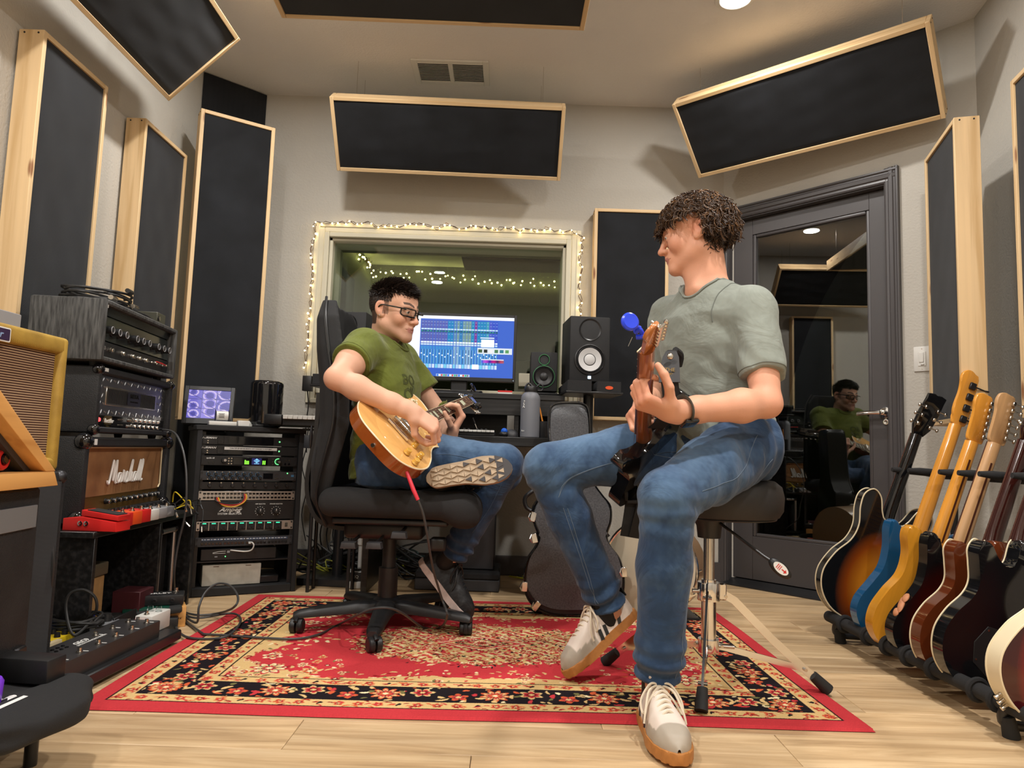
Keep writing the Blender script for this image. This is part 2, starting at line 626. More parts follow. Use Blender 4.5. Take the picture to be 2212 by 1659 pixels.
door.matrix_world = MD
struct(door)
GX0, GX1, GZ0, GZ1 = 0.135, 0.774, 0.27, 1.985
IN = 0.045                                    # slab sits this far behind the wall face
mb = MB()
for x0, x1, z0, z1 in ((0.012, GX0, 0.035, 2.075), (GX1, 0.862, 0.035, 2.075), (GX0, GX1, 0.035, GZ0), (GX0, GX1, GZ1, 2.075)):
 mb.box(((x0 + x1) / 2, IN + 0.022, (z0 + z1) / 2), (x1 - x0, 0.044, z1 - z0), bev=0.0015)
mb.obj('door_slab', M['charcoal'], door)
mb = MB()
bw = 0.018
for x0, x1, z0, z1 in ((GX0, GX0 + bw, GZ0, GZ1), (GX1 - bw, GX1, GZ0, GZ1), (GX0 + bw, GX1 - bw, GZ0, GZ0 + bw), (GX0 + bw, GX1 - bw, GZ1 - bw, GZ1)):
 mb.box(((x0 + x1) / 2, IN + 0.02, (z0 + z1) / 2), (x1 - x0, 0.034, z1 - z0), bev=0.006, seg=2)
mb.obj('glazing_bead', M['charcoal'], door)
MB().box(((GX0 + GX1) / 2, IN + 0.022, (GZ0 + GZ1) / 2), (GX1 - GX0 - 0.01, 0.006, GZ1 - GZ0 - 0.01)).obj('pane', M['door_glass'], door)
prof = [(0.0, 0.0), (0.0, -0.010), (0.008, -0.014), (0.018, -0.013), (0.024, -0.020), (0.040, -0.022), (0.046, -0.017), (0.052, -0.017), (0.058, -0.024), (0.066, -0.024), (0.068, -0.0)]
def casing(x_in, side):
 mb = MB()
 pts = [(x_in + side * p[0], p[1]) for p in prof]
 mb.prism(pts if side < 0 else pts[::-1], 0.0, DZ1 + 0.068)
 return mb
casing(0.866, 1).obj('casing', M['charcoal'], door, ang=20)
casing(0.006, -1).obj('casing', M['charcoal'], door, ang=20)
mb = MB()
rot = Matrix(((0, 0, 1, 0), (0, 1, 0, 0), (1, 0, 0, 0), (0, 0, 0, 1)))
mb.prism([(DZ1 - 0.006 + p[0], p[1]) for p in prof], -0.06, 0.932, m=rot)
mb.obj('casing', M['charcoal'], door, ang=20)
mb = MB()
for x0, x1, z0, z1 in ((0.0, 0.012, 0, DZ1), (0.862, 0.872, 0, DZ1), (0.0, 0.872, 2.078, DZ1)):
 mb.box(((x0 + x1) / 2, 0.055, (z0 + z1) / 2), (x1 - x0, 0.11, z1 - z0))
mb.obj('jamb', M['charcoal'], door)
MB().box((0.436, 0.02, 2.083), (0.85, 0.012, 0.006)).obj('weatherstrip', M['cream'], door)
mb = MB()
mb.prism([(-0.045, 0.0), (-0.045, 0.006), (0.005, 0.016), (0.03, 0.03), (0.075, 0.03), (0.11, 0.0)], 0.0, 0.872, m=Matrix(((0, 0, 1, 0), (1, 0, 0, 0), (0, 1, 0, 0), (0, 0, 0, 1))))
mb.obj('threshold', M['black_satin'], door)
mb = MB()
hz, hx = 0.943, 0.838
mb.lathe([(0.0, 0.0), (0.030, 0.0), (0.030, 0.006), (0.026, 0.012), (0.013, 0.014), (0.011, 0.05), (0.0, 0.05)], (hx, IN, hz), (0, -1, 0), 24)
mb.tube(smooth_path([(hx, IN - 0.048, hz), (hx - 0.03, IN - 0.05, hz), (hx - 0.08, IN - 0.05, hz - 0.002), (hx - 0.118, IN - 0.046, hz - 0.006)], 5), 0.0095, 10, sx=1.3)
mb.lathe([(0.0, 0.0), (0.013, 0.0), (0.013, 0.012), (0.009, 0.014), (0, 0.014)], (hx, IN - 0.046, hz), (0, -1, 0), 16)
mb.obj('door_handle', M['chrome'], door)
MB().lathe([(0.0, 0.0), (0.016, 0.0), (0.014, 0.006), (0.005, 0.007), (0, 0.004)], (hx, IN, hz - 0.045), (0, -1, 0), 16).obj('lock_cylinder', M['chrome'], door)
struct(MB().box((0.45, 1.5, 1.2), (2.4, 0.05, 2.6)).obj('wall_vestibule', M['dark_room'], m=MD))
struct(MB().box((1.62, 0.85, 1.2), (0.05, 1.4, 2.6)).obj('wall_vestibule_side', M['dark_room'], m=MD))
sw = empty('light_switch', 'white paddle light switch with dimmer slider on the wall beside the glass door', 'light switch')
sw.matrix_world = MD @ Matrix.Translation((1.018, -0.001, 1.192))
mb = MB()
mb.box((0, -0.003, 0), (0.072, 0.006, 0.118), bev=0.0025, seg=2).obj('wall_plate', M['white_plastic'], sw)
MB().box((0, -0.007, 0), (0.034, 0.004, 0.067), bev=0.001).obj('insert', M['white_plastic'], sw)
MB().box((-0.002, -0.0105, 0.006), (0.020, 0.005, 0.046), bev=0.0015).obj('paddle', M['white_plastic'], sw)
MB().box((0.003, -0.011, -0.026), (0.014, 0.006, 0.006), bev=0.001).obj('slider', M['white_plastic'], sw)
mb = MB()
for z in (-0.048, 0.048):
 mb.cyl((0, -0.0055, z), (0, -0.0068, z), 0.003, n=8)
mb.stuff('screws', M['nickel'], sw)
# window_1 to the live room
win = bpy.data.objects.new('window_1', None)
COL.objects.link(win)
win.location = (0, YB, 0)
struct(win)
M['trim_paint'] = mat('window_trim_paint', srgb(206, 200, 178), 0.45, bump=(60, 0.05))
def trimbar(x0, x1, z0, z1, y0, y1, mb):
 mb.box(((x0 + x1) / 2, (y0 + y1) / 2, (z0 + z1) / 2), (x1 - x0, y1 - y0, z1 - z0), bev=0.004)
mb = MB()
for k, (o_, y0, y1) in enumerate(((0.085, -0.022, 0.0), (0.062, -0.016, 0.0), (0.028, -0.026, 0.0))):
 w = (0.028, 0.034, 0.03)[k]
 ax0, ax1, az0, az1 = WX0 - o_, WX1 + o_, WZ0 - o_, WZ1 + o_
 trimbar(ax0, ax0 + w, az0, az1, y0, y1, mb)
 trimbar(ax1 - w, ax1, az0, az1, y0, y1, mb)
 trimbar(ax0 + w, ax1 - w, az1 - w, az1, y0, y1, mb)
 trimbar(ax0 + w, ax1 - w, az0, az0 + w, y0, y1, mb)
mb.obj('window_casing', M['trim_paint'], win)
mb = MB()
for x0, x1, z0, z1 in ((WX0, WX0 + 0.02, WZ0, WZ1), (WX1 - 0.02, WX1, WZ0, WZ1), (WX0, WX1, WZ0, WZ0 + 0.02), (WX0, WX1, WZ1 - 0.02, WZ1)):
 trimbar(x0, x1, z0, z1, 0.0, 0.25, mb)
mb.obj('window_jamb', M['trim_paint'], win)
for y_, tilt in ((0.05, 0.0), (0.20, 0.02)):
 o = MB().box((0, 0, 0), (WX1 - WX0 - 0.03, 0.006, WZ1 - WZ0 - 0.03)).obj('pane', M['window_glass'], win)
 o.location = ((WX0 + WX1) / 2, y_, (WZ0 + WZ1) / 2)
 o.rotation_euler = (tilt, 0, 0)
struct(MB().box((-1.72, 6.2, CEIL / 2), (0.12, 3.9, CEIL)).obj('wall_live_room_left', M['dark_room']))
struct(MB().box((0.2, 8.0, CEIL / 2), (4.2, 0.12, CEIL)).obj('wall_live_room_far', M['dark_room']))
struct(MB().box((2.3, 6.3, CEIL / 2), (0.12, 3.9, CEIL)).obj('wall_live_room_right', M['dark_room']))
struct(MB().box((-1.9, 3.2, 1.3), (0.05, 0.1, 0.1)).obj('trim_1', M['dark_room']))
M['bulb'] = emat('fairy_bulb', (1.0, 0.72, 0.30), 26.0)
M['bulb_far'] = emat('fairy_bulb_far', (1.0, 0.86, 0.28), 30.0)
M['copper'] = mat('copper_wire', srgb(90, 52, 30), 0.4, 0.7)
def fairy(name, label, path, nb, spread, rb, mat_b, seed, group=None):
 rnd = random.Random(seed)
 P = smooth_path(path, 1)
 acc = [0]
 for a, b in zip(P, P[1:]):
  acc.append(acc[-1] + (b - a).length)
 def pos(t):
  s_ = t * acc[-1]
  for i in range(len(P) - 1):
   if s_ <= acc[i + 1]:
    return P[i].lerp(P[i + 1], (s_ - acc[i]) / max(1e-6, acc[i + 1] - acc[i]))
  return P[-1]
 root = empty(name, label, 'string lights', (0, 0, 0), group=group)
 wire = []
 mb = MB()
 for i in range(nb):
  p = pos((i + 0.5) / nb) + V(rnd.uniform(-1, 1) * spread[0], rnd.uniform(-1, 1) * spread[1], rnd.uniform(-1, 1) * spread[2])
  wire.append(p)
  g = bmesh.ops.create_icosphere(mb.bm, subdivisions=1, radius=rb * rnd.uniform(0.75, 1.2), matrix=Matrix.Translation(p))
 b = mb.obj('bulbs', mat_b, root)
 b['kind'] = 'stuff'
 mb = MB()
 for q in range(2):
  off = V(0, 0.003 * q, 0.004 * q)
  pts = []
  for a, c in zip(wire, wire[1:]):
   m_ = (a + c) / 2 + V(rnd.uniform(-1, 1) * spread[0], 0, rnd.uniform(-1, 1) * spread[2])
   pts += [a + off, m_ + off]
  mb.tube(pts + [wire[-1] + off], 0.0016, 4)
 mb.obj('wire', M['copper'], root)
 return root
ox = 0.095
fairy('string_lights', 'warm white fairy lights wound round the window frame', [
 (WX0 - ox + 0.005, YB - 0.034, 1.12), (WX0 - ox + 0.005, YB - 0.034, 1.5), (WX0 - ox + 0.01, YB - 0.034, WZ1 + 0.075), (-0.4, YB - 0.034, WZ1 + 0.075),
 (WX1 + ox - 0.01, YB - 0.034, WZ1 + 0.07), (WX1 + ox - 0.012, YB - 0.034, 1.5), (WX1 + ox - 0.012, YB - 0.034, 1.12)], 84, (0.014, 0.004, 0.016), 0.0052, M['bulb'], 3)
fairy('string_lights', 'yellow fairy lights along the dark live room ceiling behind the glass', [
 (-1.62, 5.3, 2.66), (-1.62, 6.6, 2.66), (-1.60, 7.86, 2.66), (0.0, 7.9, 2.62), (1.9, 7.9, 2.60)], 130, (0.03, 0.02, 0.05), 0.010, M['bulb_far'], 5)
o = MB().box((0, 0, 0), (1.25, 0.09, 0.42), bev=0.004).obj('acoustic_panel', M['burlap'])
o.location = (0.05, 7.88, 1.92)
tag(o, 'dark wide panel on the far wall of the live room, seen through the window', 'acoustic panel')
o = MB().box((0, 0, 0), (1.1, 0.5, 0.16), bev=0.004).obj('acoustic_panel', M['burlap'])
o.location = (0.0, 7.2, 2.70)
tag(o, 'dark panel hung under the live room ceiling behind the window', 'acoustic panel')
o = MB().box((0, 0, 0), (0.09, 0.8, 0.9), bev=0.004).obj('acoustic_panel', M['burlap'])
o.location = (-1.60, 6.3, 1.85)
tag(o, 'dark panel on the left wall of the live room behind the window', 'acoustic panel')
# ceiling fixtures
M['lamp_lens'] = emat('lamp_lens', (1.0, 0.92, 0.82), 12.0)
spots = ['over the door end of the room', 'beside the hanging panel at left', 'above the stool side, out of frame', 'above the amplifiers, out of frame', 'behind the camera on the guitar side', 'behind the camera on the amplifier side']
for (x, y), s_ in zip(DOWN, spots):
 t = empty('downlight', 'round recessed white downlight ' + s_, 'downlight', (x, y, CEIL), group='recessed downlights in the ceiling')
 mb = MB()
 mb.lathe([(0.068, -0.0005), (0.092, -0.0005), (0.090, -0.004), (0.07, -0.007), (0.068, -0.004)], n=32)
 mb.obj('trim_ring', M['white_plastic'], t)
 MB().lathe([(0.0, -0.002), (0.068, -0.002), (0.068, -0.001), (0, -0.001)], n=32).obj('lens', M['lamp_lens'], t)
vent = empty('ceiling_vent', 'white return air vent with two louvred grilles in the ceiling', 'vent', (-0.392, 3.725, CEIL))
mb = MB()
for x0, x1, y0, y1 in ((-0.21, -0.178, -0.125, 0.125), (0.178, 0.21, -0.125, 0.125), (-0.178, 0.178, -0.125, -0.095), (-0.178, 0.178, 0.095, 0.125), (-0.012, 0.012, -0.095, 0.095)):
 mb.box(((x0 + x1) / 2, (y0 + y1) / 2, -0.005), (x1 - x0, y1 - y0, 0.01), bev=0.002)
mb.obj('frame', M['white_plastic'], vent)
MB().box((0, 0, -0.001), (0.36, 0.19, 0.002)).obj('duct_backing', M['black_matte'], vent)
sl = None
for xx in (-0.095, 0.095):
 for k in range(13):
  if sl is None:
   sl = MB().box((0, 0, 0), (0.164, 0.012, 0.0018), rot=(0.6, 0, 0)).obj('louvre', M['white_plastic'], vent)
   o = sl
  else:
   o = sl.copy()
   COL.objects.link(o)
  o.location = (xx, -0.088 + k * 0.0147, -0.0055)
# acoustic panels
def acoustic_panel(label, m, w, h, dep=0.09, group='pine framed black acoustic panels', wires=None, seed=0):
 rnd = random.Random(seed)
 root = empty('acoustic_panel', label, 'acoustic panel', group=group)
 root.matrix_world = m
 t = 0.019
 def board(L, o, xax, yax):
  b = MB().box((0, 0, 0), (L, t, dep), bev=0.0015)
  z = xax.cross(yax)
  ob = b.obj('frame_board', M['pine'], root, m=basis(xax, yax, z, o))
  return ob
 X, Y, Z = V(1, 0, 0), V(0, 1, 0), V(0, 0, 1)
 board(h, V(t / 2, h / 2, -dep / 2), Y, -X)
 board(h, V(w - t / 2, h / 2, -dep / 2), Y, -X)
 board(w - 2 * t, V(w / 2, t / 2, -dep / 2), X, Y)
 board(w - 2 * t, V(w / 2, h - t / 2, -dep / 2), X, Y)
 nx, ny = 12, 26
 mb = MB()
 vs = {}
 for i in range(nx + 1):
  for j in range(ny + 1):
   e = min(i, nx - i, j, ny - j)
   zz = -0.004 + (0.0 if e == 0 else 0.0015 * math.sin(i * 1.3 + seed) * math.cos(j * 0.9 + seed)) - (0.004 if e == 0 else 0)
   vs[i, j] = mb.bm.verts.new((t + (w - 2 * t) * i / nx, t + (h - 2 * t) * j / ny, zz))
 for i in range(nx):
  for j in range(ny):
   mb.bm.faces.new((vs[i, j], vs[i + 1, j], vs[i + 1, j + 1], vs[i, j + 1]))
 mb.box((w / 2, h / 2, -dep / 2 - 0.01), (w - 2 * t - 0.002, h - 2 * t - 0.002, dep - 0.03))
 mb.obj('fabric', M['burlap'], root)
 mb = MB()
 for x_ in (-0.0006, w + 0.0006):
  for y_ in (0.012, h - 0.012):
   for z_ in (-0.02, -dep + 0.02):
    mb.cyl((x_ - 0.0008, y_, z_), (x_ + 0.0008, y_, z_), 0.0035, n=8)
 mb.stuff('screw_holes', M['black_matte'], root)
 if wires:
  mb = MB()
  for a, b in wires:
   mb.cyl(a, b, 0.0012, n=5)
  mb.stuff('hanging_wire', M['nickel'], root)
 return root
ZU = V(0, 0, 1)
G_W = 'pine framed black acoustic panels on the walls'
G_H = 'pine framed black acoustic panels hung from the ceiling'
acoustic_panel('tall pine framed black panel nearest the camera on the left wall, above the tweed amp', basis(V(0, 1, 0), ZU, V(1, 0, 0), V(-1.70, 2.375, 0.90)), 0.40, 1.235, group=G_W, seed=1)
acoustic_panel('tall pine framed black panel on the left wall, between the two other left ones', basis(V(0, 1, 0), ZU, V(1, 0, 0), V(-1.70, 3.075, 0.90)), 0.41, 1.25, group=G_W, seed=2)
w_ = V(0.83, 0.55, 0).normalized()
acoustic_panel('tallest pine framed black panel, set across the corner behind the studio rack', basis(w_, ZU, w_.cross(ZU), V(-1.640, 3.469, 0.80)), 0.375, 1.60, dep=0.085, group=G_W, seed=3)
acoustic_panel('pine framed black panel on the back wall behind the white cone speaker', basis(V(1, 0, 0), ZU, V(0, -1, 0), V(0.446, 3.95, 0.888)), 0.43, 1.222, group=G_W, seed=4)
a_, b_ = V(1.835, 3.075, 0), V(1.712, 2.66, 0)
w_ = (b_ - a_).normalized()
acoustic_panel('tall pine framed black panel with broad side board right of the light switch', basis(w_, ZU, w_.cross(ZU), V(a_.x, a_.y, 0.865)), 0.42, 1.205, group=G_W, seed=5)
a_, b_ = V(1.79, 2.46, 0), V(1.71, 2.06, 0)
w_ = (b_ - a_).normalized()
acoustic_panel('pine framed black panel cut by the right edge of the picture, above the guitars', basis(w_, ZU, w_.cross(ZU), V(a_.x, a_.y, 0.87)), 0.41, 1.235, group=G_W, seed=6)
def hung(label, lowL, lowR, upL, seed, dep=0.09):
 lowL, lowR, upL = Vector(lowL), Vector(lowR), Vector(upL)
 x = (lowR - lowL)
 w = x.length
 x.normalize()
 yv = upL - lowL
 yv = yv - x * yv.dot(x)
 h = yv.length
 yv.normalize()
 z = x.cross(yv)
 m = basis(x, yv, z, lowL)
 inv = m.inverted()
 wires = []
 for sx in (0.12, w - 0.12):
  for sy in (0.04, h - 0.04):
   p = V(sx, sy, -dep)
   pw = m @ p
   q = inv @ V(pw.x, pw.y, CEIL)
   wires.append((p, q))
 acoustic_panel(label, m, w, h, dep, G_H, wires, seed)
hung('panel hung in the corner of ceiling and back wall, above the lit window', (-1.015, 3.80, 2.222), (0.232, 3.80, 2.205), (-1.015, 3.55, 2.525), 11)
hung('panel hung slanting from the ceiling over the glass door', (1.02, 3.86, 2.27), (1.935, 3.07, 2.27), (0.800, 3.62, 2.57), 12)
hung('panel hung at left from the ceiling, over the amplifiers', (-1.575, 1.78, 2.205), (-1.575, 3.02, 2.205), (-1.275, 1.78, 2.505), 13)
hung('flat cloud panel cut by the top edge of the picture, facing the floor', (0.247, 2.72, 2.50), (-0.978, 2.70, 2.50), (0.247, 2.31, 2.515), 14)
mb = MB()
mb.prism([(-1.795, 3.80), (-1.525, 4.045), (-1.795, 4.045)], 0.01, CEIL - 0.005, bev=0.003)
tag(mb.obj('bass_trap', M['burlap']), 'black floor to ceiling corner wedge behind the tallest framed panel', 'bass trap')
# rug: floral pattern computed per point of a fine mesh
def make_rug():
 W_, D_, NX, NY = 2.08, 1.42, 780, 533
 RED, CRM, BLK, ORG, DRD, GRN, WHT = [np.array(srgb(*c)) for c in ((190, 56, 62), (212, 178, 122), (30, 24, 28), (202, 92, 56), (140, 26, 34), (112, 108, 66), (232, 214, 170))]
 xs = np.linspace(-W_ / 2, W_ / 2, NX)
 ys = np.linspace(-D_ / 2, D_ / 2, NY)
 Xg, Yg = np.meshgrid(xs, ys, indexing='ij')
 rng = np.random.default_rng(5)
 e = np.minimum(W_ / 2 - np.abs(Xg), D_ / 2 - np.abs(Yg))
 col = np.empty((NX, NY, 3))
 b = [0.055, 0.060, 0.108, 0.113, 0.222, 0.227, 0.272, 0.276]
 zone = np.digitize(e, b)
 for z, c in enumerate((RED, BLK, CRM, BLK, BLK, BLK, CRM, BLK, CRM)):
  col[zone == z] = c
 ix, iy = W_ / 2 - 0.276, D_ / 2 - 0.276
 th = np.arctan2(Yg / iy, Xg / ix)
 rx, ry = np.abs(Xg) / ix, np.abs(Yg) / iy
 sup = (rx ** 3.2 + ry ** 3.2) ** (1 / 3.2)
 scal = 0.90 + 0.035 * np.cos(th * 12) + 0.07 * np.cos(th * 4 + PI) + 0.012 * np.cos(th * 44)
 field = (zone == 8) & (sup < scal + 0.05)
 col[field] = RED
 med = np.sqrt((Xg / 0.43) ** 2 + (Yg / 0.25) ** 2)
 mth = np.arctan2(Yg / 0.27, Xg / 0.46)
 medm = med < 1 + 0.06 * np.cos(mth * 16) + 0.03 * np.cos(mth * 40)
 col[medm] = CRM
 sp = (np.sin(Xg * 150 + 2 * np.sin(Yg * 90)) + np.sin(Yg * 170 + 2 * np.sin(Xg * 110)) + np.sin((Xg + Yg) * 120)) / 3
 col[medm & (sp > 0.22)] = RED
 col[medm & (sp < -0.55)] = WHT
 mid = (med < 0.50 + 0.05 * np.cos(mth * 12))
 col[mid & (sp < 0.2)] = CRM * 0.9
 diamond = (np.abs(Xg) / 0.16 + np.abs(Yg) / 0.085)
 dx = xs[1] - xs[0]
 dy = ys[1] - ys[0]
 def window(cx, cy, R):
  i0, i1 = max(0, int((cx - R - xs[0]) / dx)), min(NX, int((cx + R - xs[0]) / dx) + 2)
  j0, j1 = max(0, int((cy - R - ys[0]) / dy)), min(NY, int((cy + R - ys[0]) / dy) + 2)
  return slice(i0, i1), slice(j0, j1)
 def flower(cx, cy, R, n, cols, mask=None, sq=1.0, ph=None):
  si, sj = window(cx, cy, R * 1.3)
  x, y = Xg[si, sj] - cx, (Yg[si, sj] - cy) * sq
  if x.size == 0:
   return
  r = np.hypot(x, y) / R
  a = np.arctan2(y, x) + (rng.uniform(0, 6.28) if ph is None else ph)
  edge = 0.82 + 0.18 * np.cos(a * n)
  q = r / edge
  ok = np.ones_like(r, bool) if mask is None else mask[si, sj]
  sub = col[si, sj]
  k = len(cols)
  for i, c in enumerate(cols):
   sub[(q < 1 - i / k) & ok] = c
  vein = (np.cos(a * n) < -0.80) & (q < 0.95) & (q > 0.3) & ok
  sub[vein] = BLK * 1.5
  col[si, sj] = sub
 def leaf(cx, cy, L, w, ang, c, mask=None):
  si, sj = window(cx, cy, L)
  x, y = Xg[si, sj] - cx, Yg[si, sj] - cy
  if x.size == 0:
   return
  u = x * math.cos(ang) + y * math.sin(ang)
  v = -x * math.sin(ang) + y * math.cos(ang) + 0.25 * u * u / L
  q = (u / L) ** 2 + (v / w) ** 2
  ok = q < 1
  if mask is not None:
   ok &= mask[si, sj]
  sub = col[si, sj]
  sub[ok] = c
  col[si, sj] = sub
 z4, z2, z6 = zone == 4, zone == 2, zone == 6
 for side in range(4):
  L = (W_ if side % 2 == 0 else D_) - 2 * 0.165
  n = int(L / 0.098)
  for i in range(n + 1):
   t = -L / 2 + L * i / n
   off = (W_ if side % 2 else D_) / 2 - 0.167
   jit = 0.018 * math.sin(i * 2.1)
   p = {0: (t, -off + jit), 1: (off + jit, t), 2: (t, off + jit), 3: (-off + jit, t)}[side]
   if i % 3 == 0:
    flower(p[0], p[1], 0.046, 9, [ORG, CRM, RED, ORG, WHT], z4)
   elif i % 3 == 1:
    flower(p[0], p[1], 0.036, 6, [CRM, RED, DRD, CRM], z4)
   else:
    flower(p[0], p[1], 0.030, 5, [ORG, RED, CRM], z4)
   for k in range(7):
    a = rng.uniform(0, 6.28)
    rr = rng.uniform(0.045, 0.066)
    leaf(p[0] + rr * math.cos(a), p[1] + rr * math.sin(a), rng.uniform(0.008, 0.020), rng.uniform(0.004, 0.008), rng.uniform(0, 6.28), [CRM, WHT, ORG, RED, GRN, CRM][k % 6], z4)
  for zz, off0, m_ in ((z2, 0.084, 0), (z6, 0.25, 1)):
   L = (W_ if side % 2 == 0 else D_) - 2 * off0
   n = int(L / 0.052)
   for i in range(n + 1):
    t = -L / 2 + L * i / n
    off = (W_ if side % 2 else D_) / 2 - off0
    p = {0: (t, -off), 1: (off, t), 2: (t, off), 3: (-off, t)}[side]
    a0 = (side % 2) * PI / 2
    if i % 4 == 2:
     leaf(p[0], p[1], 0.010, 0.004, a0 + 0.9, BLK, zz)
     leaf(p[0] + 0.004, p[1] + 0.004, 0.006, 0.006, a0, BLK, zz)
    else:
     flower(p[0], p[1], 0.017, 5, [ORG, RED, CRM], zz, ph=i)
    for k in range(3):
     leaf(p[0] + rng.uniform(-.026, .026), p[1] + rng.uniform(-.022, .022), rng.uniform(.007, .014), .0032, a0 + rng.uniform(-.8, .8), [RED, ORG, DRD][k], zz)
 cre = (zone == 8) & ~field
 near = (zone == 8) & (sup < scal + 0.05) & (sup > scal - 0.10)
 corner = (zone == 8) & (rx > 0.50) & (ry > 0.30) & ((rx - 0.5) + (ry - 0.3) > 0.35)
 for _ in range(1500):
  x, y = rng.uniform(-ix, ix), rng.uniform(-iy, iy)
  i, j = int((x - xs[0]) / dx), int((y - ys[0]) / dy)
  if corner[i, j] or cre[i, j]:
   k = rng.integers(0, 6)
   if k < 2:
    flower(x, y, rng.uniform(.008, .019), rng.integers(4, 7), [[WHT, RED, CRM], [CRM, ORG, RED], [RED, DRD, WHT]][rng.integers(0, 3)], zone == 8)
   else:
    leaf(x, y, rng.uniform(.006, .016), rng.uniform(.003, .006), rng.uniform(0, 6.28), [CRM, WHT, RED, DRD, GRN, CRM, ORG, RED][rng.integers(0, 8)], zone == 8)
  elif near[i, j]:
   leaf(x, y, rng.uniform(.006, .013), rng.uniform(.003, .006), rng.uniform(0, 6.28), [CRM, WHT, CRM, DRD][rng.integers(0, 4)], zone == 8)
 for sx in (-1, 1):
  for sy in (-1, 1):
   flower(sx * (ix - .12), sy * (iy - .085), 0.062, 8, [RED, WHT, CRM, RED, WHT], zone == 8)
   flower(sx * (ix - .25), sy * (iy - .07), 0.035, 6, [CRM, ORG, WHT], zone == 8)
   flower(sx * (ix - .09), sy * (iy - .21), 0.035, 6, [WHT, RED, CRM], zone == 8)
 for _ in range(1700):
  a, r = rng.uniform(0, 6.28), rng.uniform(0.05, 1.15) ** 0.7
  x, y = 0.44 * r * math.cos(a), 0.26 * r * math.sin(a)
  k = rng.integers(0, 7)
  if k == 0:
   flower(x, y, rng.uniform(.008, .018), rng.integers(4, 7), [[RED, CRM, DRD], [WHT, RED, ORG], [DRD, CRM]][rng.integers(0, 3)])
  else:
   leaf(x, y, rng.uniform(.005, .014), rng.uniform(.0025, .005), rng.uniform(0, 6.28), [RED, DRD, BLK, WHT, RED, GRN, CRM, ORG, CRM][rng.integers(0, 9)])
 col[(diamond < 1.0) & (diamond > 0.93)] = WHT
 col[(diamond < 0.93) & (diamond > 0.80)] = RED
 col[(diamond < 0.62) & (diamond > 0.55)] = BLK
 flower(0, 0, 0.032, 8, [WHT, RED, ORG, BLK])
 for s_ in (-1, 1):
  for a in range(9):
   leaf(s_ * (0.52 + 0.012 * a), 0.035 * math.sin(a * 2.2), 0.016, 0.007, a, [CRM, RED, WHT][a % 3], zone == 8)
 col *= (0.93 + 0.14 * rng.random((NX, NY, 1)))
 zt = 0.0085 + 0.0006 * rng.random((NX, NY))
 zt[e < 0.004] = 0.002
 v = np.stack([Xg, Yg, zt], -1).reshape(-1, 3)
 v[:, 1] += 0.004 * np.sin(v[:, 0] * 5.0)
 v[:, 0] += 0.003 * np.sin(v[:, 1] * 6.0)
 idx = np.arange(NX * NY).reshape(NX, NY)
 f = np.stack([idx[:-1, :-1], idx[1:, :-1], idx[1:, 1:], idx[:-1, 1:]], -1).reshape(-1, 4)
 m = vmat('rug_wool', 0.95, spec=0.1, bump=(700, 0.5, 0.002))
 o = mesh_np('area_rug', v, f, m, None, False, col.reshape(-1, 3))
 tag(o, 'red oriental rug with cream and black floral borders on the wood floor', 'rug')
 return o
rug = make_rug()
rug.location = (-0.078, 2.602, 0.0)
rug.rotation_euler = (0, 0, math.radians(0.8))
# studio desk with everything on it
I4 = Matrix()
def rotz(a):
 return Matrix.Rotation(a, 4, 'Z')
def T(x, y, z):
 return Matrix.Translation((x, y, z))
FACE = Matrix(((1, 0, 0, 0), (0, 0, -1, 0), (0, 1, 0, 0), (0, 0, 0, 1)))       # text plane facing -y
def facing(x, y, z):
 return T(x, y, z) @ FACE
M['ash_black'] = NT('black_ash').set((0.012, 0.011, 0.011), 0.4).m
_t = NT('black_ash_grain').set((0.012, 0.011, 0.011), 0.38)
_v = _t.coord('Object', (2, 60, 60))
_n = _t.n('ShaderNodeTexNoise', i_Scale=1.0, i_Detail=4.0)
_t.l(_v, _n.inputs['Vector'])
_t.l(_t.ramp(_n.outputs[0], [(0.45, (0.008, 0.008, 0.008)), (0.7, (0.03, 0.028, 0.028))]), _t.b.inputs['Base Color'])
M['ash_black'] = _t.m
desk = empty('studio_desk', 'black ash studio desk with raised rear shelf under the window', 'desk', (0, 0, 0))
DX0, DX1 = -0.70, 0.185
o = MB().box(((DX0 + DX1) / 2, 3.52, 0.742), (DX1 - DX0, 0.40, 0.044), bev=0.003).obj('desktop', M['ash_black'], desk)
MB().box(((DX0 + 0.27) / 2, 3.74, 0.972), (0.27 - DX0, 0.36, 0.028), bev=0.003).obj('raised_shelf', M['ash_black'], desk)
MB().box(((DX0 + 0.27) / 2, 3.578, 0.92), (0.27 - DX0, 0.02, 0.085), bev=0.002).obj('shelf_apron', M['ash_black'], desk)
for x in (DX0 + 0.012, -0.60, 0.03, 0.25):
 MB().box((x, 3.74, 0.86), (0.024, 0.32, 0.20), bev=0.002).obj('shelf_support', M['ash_black'], desk)
MB().box((0.135, 3.86, 0.86), (0.22, 0.012, 0.20)).obj('back_panel', M['ash_black'], desk)
MB().box((-0.33, 3.86, 0.86), (0.62, 0.012, 0.20)).obj('back_panel', M['ash_black'], desk)
for x in (DX0 + 0.02, 0.235):
 MB().box((x, 3.66, 0.36), (0.03, 0.42, 0.72), bev=0.002).obj('side_leg', M['ash_black'], desk)
mon = empty('computer_monitor', 'wide black computer monitor showing a blue mixer screen', 'monitor', (-0.277, 3.63, 0.986), (0, 0, 0))
MW, MH = 0.585, 0.352
MB().box((0, 0.02, 0.065 + MH / 2), (MW, 0.036, MH), bev=0.004).obj('housing', M['black_plastic'], mon)
mb = MB()
